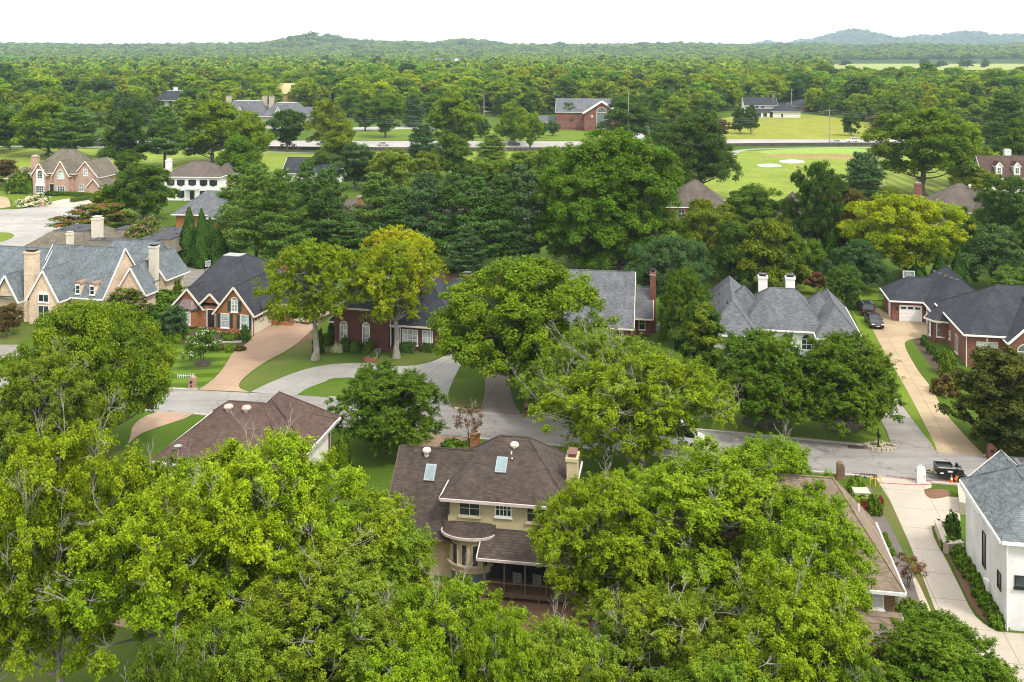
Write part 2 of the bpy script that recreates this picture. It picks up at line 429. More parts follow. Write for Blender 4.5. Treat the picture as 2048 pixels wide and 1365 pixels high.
    if spray:         # leaves strung along twigs that fan out of each clump
        K = 6; tw = unit(np.repeat(D, K, 0)*.75 + rng.normal(size=(nC*K, 3))*.62 + np.array([0, 0, .38])).reshape(nC, K, 3)
        tl = rng.uniform(.7, 1.5, (nC, K)); k = rng.integers(0, K, n); t = rng.random(n)**.7
        d_ = tw[idx, k]; P = Q[idx] + d_*(t*tl[idx, k]*cr*1.35)[:, None] + rng.normal(size=(n, 3))*.11*(1.2 - .5*t)[:, None]; P[:, 2] -= .16*t*t*cr
        g = d_*.8
    Nn = unit(g*.55 + D[idx]*.5 + np.array([0, 0, .55]) + rng.normal(size=(n, 3))*.42)
    L = size*rng.uniform(.6, 1.35, n); Wd = L*aspect*rng.uniform(.75, 1.25, n)
    ok = P[:, 2] > zb*.55
    P, Nn, L, Wd, idx2 = P[ok], Nn[ok], L[ok], Wd[ok], idx[ok]
    if len(P) == 0: raise ValueError
    fm = None
    if flower:
        hi = (g[ok][:, 2] > .15) & (rng.random(len(P)) < fl_frac) & (rng.random(nC) < .85)[idx2]
        Vf, Ff = leaf_quads(rng, P[hi] + np.array([0, 0, size*.3]), Nn[hi], L[hi]*.8, Wd[hi]*1.1)
        fm = npmesh("blossom", Vf, Ff, [flower]); keep = ~hi
        P, Nn, L, Wd = P[keep], Nn[keep], L[keep], Wd[keep]
    V, Fq = leaf_quads(rng, P, Nn, L, Wd, droop=.35)
    cm = npmesh("crown", V, Fq, [leafm or LEAF])
    return dict(trunk=tm, crown=cm, blossom=fm, H=float(V[:, 2].max()), W=float(np.percentile(np.hypot(V[:,0], V[:,1]), 97))*2)

def pine(seed, H=20.0, R=4.5, cb=.18, size=.42, whorls=15, per=6):
    rng = np.random.default_rng(seed); rnd = random.Random(seed)
    T = MB(); T.tube([(0,0,0),(rnd.uniform(-.2,.2),rnd.uniform(-.2,.2),H*.5),(rnd.uniform(-.3,.3),rnd.uniform(-.3,.3),H*.97)], [.32,.2,.05], 8)
    PP, NN = [], []
    for k in range(whorls):
        h = cb + (1-cb)*(k + rnd.random()*.6)/whorls; z = h*H
        rel = (h - cb)/(1-cb); rad = R*(1-rel)**.62*min(1, .6+3*rel) + .35
        a0 = rnd.random()*6.28
        for j in range(per):
            if rnd.random() < .1: continue
            a = a0 + 6.28*j/per + rnd.uniform(-.35,.35); r = rad*rnd.uniform(.62,1.12)
            d = np.array([math.cos(a), math.sin(a), 0]); s = np.array([-d[1], d[0], 0])
            lift = r*(.10 + .5*rel); e = d*r + np.array([0,0,z+lift])
            b = bez(np.array([0,0,z]), d*r*.55 + np.array([0,0,z-.05*r]), e, 6)
            T.tube([tuple(p) for p in b], list(np.linspace(.07,.02,6)), 4, cap=False)
            npad = max(3, int(r*1.7))
            for q in range(npad):
                t = .35 + .65*(q + rnd.random())/npad; i = min(4, int(t*5)); base = b[i]*(1-(t*5-i)) + b[i+1]*(t*5-i)
                wd = (.31*r + .32)*(1.3 - .6*t)
                m_ = int(66)
                u = rng.normal(size=(m_, 3))*.5
                P = base + s*(u[:, :1]*wd) + d*(u[:, 1:2]*.42*wd) + np.array([0,0,1])*(u[:, 2:]*.46 + .1)
                PP.append(P); NN.append(unit(rng.normal(size=(m_, 3))*.55 + np.array([0,0,.65]) + d*.3))
    P = np.concatenate(PP); Nn = np.concatenate(NN); n = len(P)
    L = size*rng.uniform(.7,1.4,n)
    V, Fq = leaf_quads(rng, P, Nn, L, L*.34, up=.25)
    t = T.build("trunk", [BARKP]); tm = t.data; bpy.data.objects.remove(t)
    return dict(trunk=tm, crown=npmesh("crown", V, Fq, [NEEDLE]), blossom=None, H=float(V[:,2].max()), W=float(np.percentile(np.hypot(V[:,0],V[:,1]),96))*2)

def conifer(seed, H=8.0, R=1.5, n=9000, size=.34, p=.75, mat_=None):
    """Dense cone clothed to the ground (arborvitae, cypress, juniper)."""
    rng = np.random.default_rng(seed)
    h = 1 - rng.random(n)**.58; az = rng.random(n)*6.283
    lump = 1 + .10*np.sin(5*az + 9*h + seed) + .12*np.sin(3*az - 14*h + 2*seed) + .08*np.sin(23*h + 7*az)
    r = R*np.clip((1-h), 0, 1)**p*np.minimum(1, .72 + 3*h)*lump*(1 - .38*rng.random(n)**2.2) + .04
    P = np.stack([r*np.cos(az), r*np.sin(az), .15 + h*(H-.2)], 1)
    Nn = unit(np.stack([np.cos(az), np.sin(az), np.full(n, .45)], 1) + rng.normal(size=(n, 3))*.38)
    L = size*rng.uniform(.6,1.4,n); V, Fq = leaf_quads(rng, P, Nn, L, L*.5, up=1.2)
    T = MB(); T.tube([(0,0,0),(0,0,H*.8)], [.1*R+.05,.03], 6); t = T.build("trunk", [BARKP]); tm = t.data; bpy.data.objects.remove(t)
    return dict(trunk=tm, crown=npmesh("crown", V, Fq, [mat_ or NEEDLE]), blossom=None, H=H, W=2*R)

def ballshrub(seed, n=2600, size=.10, rough=.08, flower=None, frac=0, squash=1.0, lumps=.08):
    """A shrub of unit size: 1 wide, 1 high."""
    rng = np.random.default_rng(seed)
    d = unit(rng.normal(size=(n, 3))); d[:, 2] = np.abs(d[:, 2])*1.15 - .15; d = unit(d)
    lump = 1 + lumps*np.sin(4*d[:,0]*3 + seed) + lumps*np.sin(9*d[:,1] + 2*seed) + lumps*np.sin(11*d[:,2] + d[:,0]*5)
    P = d*(.5*lump*(1 - rough*3*rng.random(n)**2))[:, None]; P[:, 2] = (P[:, 2] + .1)*1.6*squash
    Nn = unit(d + rng.normal(size=(n, 3))*.45 + np.array([0,0,.3]))
    L = size*rng.uniform(.6,1.4,n)
    k = rng.random(n) < frac if flower else np.zeros(n, bool)
    V, Fq = leaf_quads(rng, P[~k], Nn[~k], L[~k], L[~k]*.7)
    # a dark twiggy heart so no ground shows through
    hv, hf = [], []
    for i in range(6):
        for j in range(10):
            th = math.pi*(i/5)*.5; a = 6.283*j/10; hv.append((.36*math.cos(a)*math.cos(th)*1.0, .36*math.sin(a)*math.cos(th), .02 + .66*squash*math.sin(th)))
    for i in range(5):
        for j in range(10): hf.append((i*10+j, i*10+(j+1)%10, (i+1)*10+(j+1)%10, (i+1)*10+j))
    nb = len(V); V = np.concatenate([V, np.array(hv)]); Fq = np.concatenate([Fq, np.array(hf) + nb])
    me = npmesh("shrub", V, Fq, [BUSHL])
    fm = None
    if flower:
        Vf, Ff = leaf_quads(rng, P[k]*1.04, Nn[k], L[k]*1.3, L[k]*1.2); fm = npmesh("blossom", Vf, Ff, [flower])
    return dict(crown=me, blossom=fm)

PROTO = {}
def proto(kind, var):
    """Build a tree shape the first time it is asked for."""
    key = (kind, var)
    if key in PROTO: return PROTO[key]
    s = 100 + 17*var + 1000*sum(map(ord, kind)) % 977
    if kind == 'ash': d = broadleaf(s, 13, 5.6, .22, ['round','vase','round','oval','vase'][var % 5], 50, 11, 300, .165, .58, .235, bare=[16,26,6,18,10][var % 5], barkm=BARKG, flat=1.0, openness=2.0, spray=True)
    elif kind == 'ashhigh': d = broadleaf(s, 14, 5.6, .40, 'round', 44, 11, 300, .165, .58, .235, bare=18, barkm=BARKG, flat=1.0, openness=2.0, spray=True)
    elif kind == 'street': d = broadleaf(s, 11, 7.0, .24, 'vase', 50, 11, 280, .17, .60, .225, flat=.95, bare=24, openness=2.0, spray=True, stems=3, barkm=BARKG)
    elif kind == 'elm': d = broadleaf(s, 15, 6.5, .34, ['vase','round'][var % 2], 46, 11, 260, .19, .66, .26, flat=.9, spray=True, barkm=BARKG, trunk_r=.42, openness=.7)
    elif kind == 'maple': d = broadleaf(s, 11, 5.6, .14, ['round','oval','dome'][var % 3], 50, 11, 260, .19, .66, .27, flat=.9, spray=True)
    elif kind == 'oak': d = broadleaf(s, 15, 8.5, .16, ['round','dome','oval','vase'][var % 4], 62, 11, 150, .29, .85, .24, flat=.85)
    elif kind == 'giant': d = broadleaf(s, 24, 9.5, .06, ['oval','round'][var % 2], 110, 11, 130, .36, 1.0, .21, flat=.95)
    elif kind == 'field': d = broadleaf(s, 17, 9.0, .26, ['round','vase'][var % 2], 52, 10, 100, .42, 1.0, .25, trunk_r=.6)
    elif kind == 'mid': d = broadleaf(s, 13, 6.0, .10, ['round','oval','dome','vase'][var % 4], 40, 9, 100, .38, .9, .28, flat=.85)
    elif kind == 'wood': d = broadleaf(s, 14, 6.3, .05, ['round','dome','oval','round','vase'][var % 5], 28, 8, 46, .75, 1.1, .31, thin=True, flat=.85)
    elif kind == 'far': d = broadleaf(s, 13, 6.5, .0, ['round','dome','oval'][var % 3], 15, 6, 14, 1.7, 1.5, .40, thin=True, aspect=.8)
    elif kind == 'magnolia': d = broadleaf(s, 11, 4.3, .02, ['oval','dome'][var % 2], 60, 9, 85, .30, .55, .26, flat=.8)
    elif kind == 'crape': d = broadleaf(s, 5, 2.6, .28, 'dome', 24, 8, 70, .20, .42, .30, stems=4, flower=[WHITEB, PINK, MAUVE, CRIM][var % 4], fl_frac=[.16,.34,.42,.3][var % 4], trunk_r=.1)
    elif kind == 'sparse': d = broadleaf(s, 5, 2.2, .25, 'vase', 14, 6, 26, .18, .38, .30, stems=4, trunk_r=.09, bare=3, flower=[PINK, CRIM][var % 2], fl_frac=.4)
    elif kind == 'small': d = broadleaf(s, 6, 2.6, .12, ['round','oval'][var % 2], 24, 8, 70, .24, .5, .32, trunk_r=.12)
    elif kind == 'pine': d = pine(s, 20, 4.6 + .4*(var % 3), .16 + .06*(var % 2))
    elif kind == 'spruce': d = pine(s, 14, 3.6, .04, .40, 15, 7)
    elif kind == 'cone': d = conifer(s, 8, 1.55, 9000, .30)
    elif kind == 'column': d = conifer(s, 8, 1.5, 8000, .34, .45)
    PROTO[key] = d
    return d

def plant(name, kind, var, x, y, h, wd, tint, yellow=0.0, label=None, cat='tree', group=None, rz=None, single=False, z=0.0):
    """One tree standing at x, y: h high and wd wide."""
    d = proto(kind, var); sx = wd/d['W']; sz = h/d['H']
    rz = random.uniform(0, 6.28) if rz is None else rz
    r = empty(name, (x, y, z), rz, label, cat, group, (sx, sx, sz))
    for nm in ('trunk', 'crown', 'blossom'):
        if d.get(nm) is None: continue
        o = link(nm, d[nm], r)
        if nm == 'crown': o['leaf_tint'] = [float(c) for c in tint]; o['yellowing'] = float(yellow)
    return r
random.seed(11)
# ------------------------------------------------------------------ terrain
HILLS = [(640,66,4200,75,500),(700,76,4350,120,600),(800,79,4500,75,500),(925,77,4900,62,500),(985,90,5000,60,500),(1300,80,4000,45,500),(1385,80,4000,50,500),(1230,89,4300,60,500),
         (70,86,3600,80,500),(290,95,3900,60,600),(1705,57,8600,70,900),(1650,76,8800,60,900),(1780,74,8700,60,900),(1850,68,8700,45,900),(1925,60,8600,60,900),(2010,66,8600,80,900),(2120,62,8600,80,900),
         (1110,86,10500,30,900),(1195,84,10500,25,900),(1255,86,10500,18,900),(1480,84,10500,18,900),(1530,80,9800,22,900),(1590,78,9800,22,900)]
HG = []
for (px, py, D, hw, sy) in HILLS:
    base = 45
    HG.append(((px-1024)*D/F, D, zat(py, D) - 13*(D < 6000) - base - 16*(D > 6000), hw*D/F, sy))
def hz(x, y):
    x = np.asarray(x, float); y = np.asarray(y, float)
    t = np.clip((np.hypot(x, y) - 2500)/2300, 0, 1); z = 40*t*t*(3 - 2*t); q = np.zeros_like(z)
    for (xc, yc, A, sx, sy) in HG: q = np.maximum(q, max(A, 4)*np.exp(-((x-xc)/sx)**2 - ((y-yc)/sy)**2))
    far = np.clip((y - 2900)/1200, 0, 1)
    return z + q + far*(4*np.sin(x/190 + y/310) + 4*np.sin(x/83 - y/205 + 1))
ys = np.concatenate([[-150, 20, 60, 120, 200, 320, 480, 700, 1000, 1400, 1900, 2400], np.arange(2700, 13400, 130)])
us = np.linspace(-.85, .85, 330)
gv = np.array([((u*max(y, 0) + u*500), y) for y in ys for u in us]); gz = hz(gv[:,0], gv[:,1]); gz[gv[:,1] < 2450] = 0
nu = len(us)
gf = [(j*nu+i, j*nu+i+1, (j+1)*nu+i+1, (j+1)*nu+i) for j in range(len(ys)-1) for i in range(nu-1)]
m = N("terrain_grass"); o = m.pos()
c = m.ramp(m.noise(.10, 6, o), [(.3, (.056,.10,.011)), (.7, (.085,.142,.016))])
c = m.mix(1.0, c, m.ramp(m.noise(5, 4, o), [(.25, (.7,.72,.7)), (.75, (1.25,1.22,1.2))]), 'MULTIPLY')
dr = m.ramp(m.noise(.08, 5, o), [(.56, (0,0,0)), (.7, (.6,.6,.6))]); c = m.mix(dr, c, (.13,.115,.045))
sep = m.n("ShaderNodeSeparateXYZ"); m.l(o, sep.inputs[0])
wd = m.ramp(m.noise(.02, 6, o, .7), [(.3, (.022,.05,.014)), (.7, (.05,.09,.022))])          # wooded ground far off
c = m.mix(m.ramp(m.math('DIVIDE', sep.outputs[1], 10000), [(.12, (0,0,0)), (.24, (1,1,1))]), c, wd)
m.bsdf(c, .95, .05, bump=m.noise(8, 3, o), bstr=.4)
tag(link("terrain", npmesh("terrain", np.column_stack([gv, gz]), gf, [m.mat], smooth=True)), kind='structure')

def sheet(name, pts, mat_, z, world=False, kind='structure'):
    P = [p if world else G(*p) for p in pts]
    tri = tessellate_polygon([[Vector((p[0], p[1], 0)) for p in P]])
    me = bpy.data.meshes.new(name); V = [(p[0], p[1], z) for p in P]
    fs = []
    for t in tri:
        a, b, c_ = (Vector(V[i]) for i in t)
        fs.append(tuple(t) if (b-a).cross(c_-a).z > 0 else tuple(t)[::-1])
    me.from_pydata(V, [], fs); me.materials.append(mat_); me.update()
    return tag(link(name, me), kind=kind)

LAWN = lawn("lawn_mown", (.068,.128,.010), (.10,.172,.014), dryamt=.05)
LAWNS = lawn("lawn_striped", (.075,.132,.010), (.10,.168,.014), stripes=1.5, ang=math.radians(80), sfac=.24)
LAWND = lawn("lawn_worn", (.060,.105,.014), (.095,.14,.022), dryamt=.42)
LAWNB = lawn("lawn_bright", (.105,.165,.012), (.135,.195,.02))
GOLF = lawn("golf_grass", (.155,.215,.026), (.225,.285,.038), dry=(.30,.24,.08), dryamt=.12, fine=.8)
GOLFS = lawn("golf_rough_striped", (.12,.16,.022), (.18,.22,.03), stripes=1.9, ang=math.radians(4), sfac=.16, fine=.8)
GREEN = lawn("putting_green", (.20,.32,.05), (.24,.35,.06), fine=.8)
FIELD = lawn("hay_field", (.19,.215,.025), (.25,.27,.035), dry=(.30,.25,.07), dryamt=.16, fine=.5)
MEADOW = lawn("far_meadow", (.22,.27,.07), (.30,.33,.10), dry=(.36,.31,.14), dryamt=.2, fine=.3)
ASPH = paving("asphalt_grey", (.275,.258,.242), cracks=.5); HWY = paving("highway_concrete", (.36,.34,.315), var=.06)
PEACH = paving("peach_aggregate", (.36,.245,.165), 3.6, math.radians(12)); TAN = paving("tan_aggregate", (.385,.29,.18), 3.6, math.radians(12), var=.2)
GREYC = paving("grey_concrete", (.31,.30,.275), 3.2, math.radians(20)); CREAMC = paving("cream_concrete", (.43,.375,.305), 3.4, math.radians(10), var=.08)
BROWNC = paving("brown_aggregate", (.19,.155,.135), 3.5, math.radians(10)); GREYA = paving("worn_asphalt_drive", (.27,.25,.22), 4, cracks=.6)
REDC = paving("red_brown_patio", (.23,.13,.085), 3); MULCH = paving("bark_mulch", (.075,.05,.038), var=.3, fine=20); GMULCH = paving("grey_mulch", (.15,.13,.115), var=.25, fine=16)
SOIL = paving("pine_straw", (.16,.085,.05), var=.25, fine=12); SAND = paving("bunker_sand", (.80,.77,.70), var=.05)
GRAVEL = paving("grey_gravel", (.25,.25,.25), var=.25, fine=14); STONES = paving("river_stones", (.46,.39,.30), var=.4, fine=5)

Z = [0.004*k for k in range(12)]
# golf course and the fields
sheet("golf_course", spline([(-400,300),(0,297),(400,302),(700,304),(1200,303),(1500,302),(1800,299),(2500,296),(2500,345),(2060,395),(1850,420),(1600,440),(1330,410),(1000,350),(600,345),(200,340),(-400,352)], 3, True), GOLF, Z[1])
sheet("mown_rough", spline([(1770,345),(1850,332),(1960,330),(2050,360),(2000,395),(1880,420),(1800,412),(1780,385)], 5, True), GOLFS, Z[2])
sheet("putting_green", spline([(1520,302),(1640,297),(1800,299),(1850,304),(1700,311),(1560,311)], 5, True), GREEN, Z[2])
sheet("dry_grass_bank", spline([(1520,309),(1640,307),(1760,310),(1780,316),(1700,320),(1560,315)], 5, True), lawn("dry_bank", (.22,.19,.06), (.30,.24,.09), fine=.8), Z[3])
for (cx, cy, rx, ry) in ((1539,331.5,25,3.2),(1584,323.5,24,3.6),(1596,357,15,3.0)):
    pts = [(cx + rx*math.cos(a)*(1+.12*math.sin(2*a+cx)), cy + ry*math.sin(a) - .05*(cx-cx)) for a in np.linspace(0, 6.283, 25)[:-1]]
    sheet("sand_bunker", pts, SAND, Z[4])
sheet("cart_path", spline([(1425,330),(1462,305),(1500,298.5),(1600,296),(1780,294.5),(2100,295),(2100,296.5),(1780,296),(1600,297.5),(1510,300),(1478,306),(1445,330)], 4), GREYC, Z[5])
sheet("verge_path", spline([(-300,293),(100,293.5),(300,295),(540,303),(640,306),(640,308),(540,305),(300,297),(100,295.2),(-300,295)], 4), GREYC, Z[5])
sheet("hay_field", spline([(1400,281),(1395,262),(1430,240),(1500,231),(1600,229),(1660,234),(1740,246),(1800,258),(1830,281)], 4), FIELD, Z[1])
sheet("far_meadow", spline([(1665,133),(1690,126),(1780,124.5),(1900,125),(2030,125),(2060,131),(2070,147),(1860,149),(1680,146)], 4, True), MEADOW, Z[1])
sheet("church_lawn", spline([(640,281),(680,262),(800,256),(1000,258),(1100,254),(1300,253),(1420,262),(1430,282)], 3), LAWNB, Z[1])
sheet("church_parking", [(690,262),(830,258),(880,259),(880,254),(800,252),(690,256)], HWY, Z[2])
sheet("church_drive", [(1230,258),(1300,252),(1330,272),(1300,284),(1255,284)], HWY, Z[2])
far_e = [(-500,266),(0,272.5),(300,279),(540,281.5),(860,282.5),(1200,283),(1460,279),(1780,280),(2048,281.5),(2500,284)]
near_e = [(2500,295),(2048,291),(1780,288.5),(1460,288),(1200,294.5),(860,295.5),(540,293.5),(300,290),(0,286.5),(-500,280)]
sheet("highway", spline(far_e, 4) + spline(near_e, 4), HWY, Z[3])

# the residential street, its kerbs and driveways
SF = [(-600,700),(-200,733),(300,775),(596,791),(659,796),(903,818),(1072,833),(1480,868),(1745,893),(1960,912),(2100,923),(2600,965)]
SN = [(2600,1035),(2100,982),(1925,971),(1859,966),(1748,955),(1640,946),(1250,905),(850,868),(376,828),(318,825),(-200,782),(-600,748)]
sheet("street", spline(SF, 5) + spline(SN, 5), ASPH, Z[5])
def kerb(pts, name="kerb"):
    P = [G(*p) for p in spline(pts, 4)]
    b = MB()
    for i in range(len(P)-1):
        a, c_ = Vector((*P[i], .05)), Vector((*P[i+1], .05)); d = (c_-a).normalized()*.03
        b.bar(a - d*0, c_ + d*0, .32, .13)
    tag(b.build(name, CONC), kind='structure')
kerb([(-200,733),(300,775),(396,780)]); kerb([(659,796),(780,807),(846,812)]); kerb([(907,818),(958,822)]); kerb([(1045,831),(1480,868),(1745,893),(1784,897)])
kerb([(1968,912),(2100,923),(2400,948)]); kerb([(1746,955),(1640,946),(1250,905),(938,877)]); kerb([(834,867),(600,847),(388,829)]); kerb([(2300,1003),(2100,982),(1925,971),(1863,966)])
sheet("driveway", spline([(397,780),(429,757),(451,730),(468,704),(493,688),(509,671),(541,652),(587,647),(640,628),(664,616)], 3) + spline([(668,622),(622,662),(584,695),(532,724),(500,746),(480,765),(480,777),(500,785)], 3), PEACH, Z[6])
sheet("driveway", spline([(500,785),(542,765),(590,746),(638,733),(696,727),(751,728),(803,733),(848,728),(886,714),(909,691),(955,672)], 4) + spline([(985,680),(948,690),(931,714),(906,762),(896,794),(908,820)], 4) + [(846,814)] + spline([(843,802),(835,780),(800,764),(757,757),(671,757),(648,765),(616,777),(592,792)], 4), GREYC, Z[7])
sheet("driveway", spline([(960,823),(969,788),(969,751),(960,700),(975,670)], 4) + spline([(1030,670),(1010,710),(1018,757),(1025,797),(1043,832)], 4), BROWNC, Z[6])
sheet("driveway", [(1786,900),(1874,905)] + spline([(1868,896),(1784,783),(1734,696),(1700,628)], 4) + spline([(1672,615),(1690,690),(1740,800),(1773,862)], 4), GREYA, Z[6])
sheet("grass_strip", [(1874,904),(1870,890),(1815,783),(1764,696),(1724,618),(1703,622),(1734,696),(1784,783)], LAWNB, Z[7])
sheet("driveway", [(1874,905),(1970,913)] + spline([(1950,893),(1926,868),(1886,820),(1865,780),(1835,740),(1811,696),(1815,682),(1845,675),(1868,668)], 4) + [(1868,640),(1795,640),(1752,614),(1724,618)] + spline([(1724,618),(1764,696),(1815,783),(1870,890)], 3), TAN, Z[6])
sheet("driveway", [(1750,954),(1863,965),(1863,976),(1847,981),(1856,990),(1919,996),(1921,1044)] + spline([(1863,1053),(1869,1078),(1891,1118),(1919,1174),(1951,1234),(1993,1264)], 3) + [(2048,1268),(2300,1290),(2300,1500),(2090,1460)] + spline([(2019,1345),(1950,1310),(1891,1263),(1847,1159),(1815,1080),(1780,1002)], 3), CREAMC, Z[6])
sheet("grass_strip", [(1752,958),(1780,1000),(1815,1080),(1847,1159),(1891,1263),(1876,1262),(1835,1165),(1795,1080),(1760,1015),(1742,978)], LAWND, Z[5])
sheet("mulch_bed", spline([(1700,975),(1740,975),(1790,1070),(1832,1160),(1874,1262),(1850,1290),(1800,1230),(1790,1150),(1740,1040)], 4, True), GMULCH, Z[4])
sheet("stone_strip", spline([(1826,1160),(1836,1165),(1870,1245),(1858,1249),(1840,1205)], 4, True), STONES, Z[7])
sheet("dug_bed", spline([(1850,982),(1890,980),(1900,992),(1862,998)], 4, True), SOIL, Z[8])
sheet("driveway", spline([(261,872),(270,848),(314,825),(386,829)], 3) + spline([(369,838),(287,866),(255,890)], 3), PEACH, Z[6])
sheet("driveway", [(838,867),(938,877),(905,900),(840,905)], PEACH, Z[6])
sheet("patio", spline([(640,1150),(760,1160),(1110,1176),(1230,1190),(1250,1225),(1120,1275),(900,1260),(700,1270),(640,1215)], 4, True), REDC, Z[3])
sheet("patio", spline([(90,1120),(240,1110),(320,1170),(290,1220),(160,1200)], 4, True), PEACH, Z[3])
sheet("gravel_pad", [(84,1214),(150,1204),(166,1236),(98,1256)], GRAVEL, Z[5])
sheet("bare_soil", spline([(160,1238),(220,1238),(300,1222),(380,1235),(370,1262),(290,1262),(220,1250)], 4, True), paving("tan_soil", (.30,.22,.14), var=.2), Z[4])
sheet("lawn", spline([(300,690),(330,690),(455,700),(470,702),(448,732),(425,757),(392,779),(300,774)], 3, True), LAWNS, Z[2])
sheet("lawn", spline([(500,784),(483,776),(483,764),(560,712),(640,672),(700,690),(800,690),(885,705),(848,727),(803,732),(696,726),(590,745)], 3, True), LAWND, Z[2])
sheet("lawn", spline([(600,789),(648,767),(757,758),(830,772),(842,808),(740,802)], 3, True), LAWN, Z[2])
sheet("lawn", [(1480,870),(1745,892),(1784,897),(1770,862),(1738,803),(1640,790),(1440,800),(1420,860)], LAWNB, Z[2])
sheet("lawn", spline([(900,760),(968,760),(968,790),(958,821),(908,817),(897,794)], 3, True), LAWND, Z[2])
sheet("lawn", spline([(1600,560),(1740,560),(1755,600),(1700,610),(1600,590)], 3, True), LAWNB, Z[2])
sheet("shaded_lawn", spline([(-100,1260),(150,1258),(400,1270),(420,1340),(200,1420),(-200,1420)], 3, True), LAWND, Z[3])
sheet("pine_straw_bed", spline([(720,530),(900,545),(1010,545),(1100,555),(1000,562),(800,560)], 3, True), SOIL, Z[3])
sheet("mulch_bed", spline([(330,668),(420,664),(500,676),(512,685),(480,690),(440,689),(340,689),(318,680)], 3, True), MULCH, Z[4])
sheet("mulch_bed", spline([(640,680),(690,690),(770,694),(890,694),(893,700),(800,702),(760,703),(690,698),(630,688)], 3, True), SOIL, Z[4])
sheet("mulch_bed", spline([(1826,682),(1840,676),(1870,700),(1900,735),(1930,775),(1900,778),(1868,740)], 3, True), MULCH, Z[4])
sheet("mulch_bed", spline([(1872,1082),(1895,1112),(1922,1170),(1953,1228),(1992,1258),(2006,1256),(1985,1210),(1940,1130),(1905,1090)], 3, True), SOIL, Z[8])
for (cx, cy, rx, ry) in ((405,728,17,6.5),(1525,842,42,16),(1688,852,42,16)):
    sheet("mulch_ring", [(cx + rx*math.cos(a), cy + ry*math.sin(a)) for a in np.linspace(0, 6.283, 29)[:-1]], MULCH, Z[8])
# the cul-de-sac behind
sheet("cul_de_sac", spline([(-300,425),(0,420),(60,415),(110,406),(160,402),(180,412),(170,440),(90,480),(30,510),(-60,530),(-300,540)], 4, True), paving("pale_asphalt", (.36,.345,.325), cracks=.5), Z[3])
sheet("lawn_island", spline([(-60,466),(0,465),(22,467),(28,473),(14,481),(-10,486),(-60,490)], 4, True), LAWNB, Z[4])
sheet("driveway", spline([(-100,385),(0,393),(15,397),(20,408),(10,416),(-100,424)], 4, True), TAN, Z[5])
sheet("driveway", spline([(75,414),(112,402),(150,397),(195,402),(196,408),(160,408),(150,412)], 4, True), CREAMC, Z[5])
sheet("lawn", spline([(-60,372),(40,388),(180,390),(150,396),(108,402),(70,412),(24,412),(22,400),(-60,388)], 3, True), LAWNB, Z[4])
sheet("driveway", [(340,530),(430,520),(440,540),(400,568),(365,575)], GREYA, Z[3])
sheet("mulch_bed", spline([(560,670),(620,666),(625,690),(570,690)], 3, True), SOIL, Z[1])
sheet("street_apron", [(0,690),(38,690),(60,700),(30,720),(-60,720),(-60,690)], GREYA, Z[3])
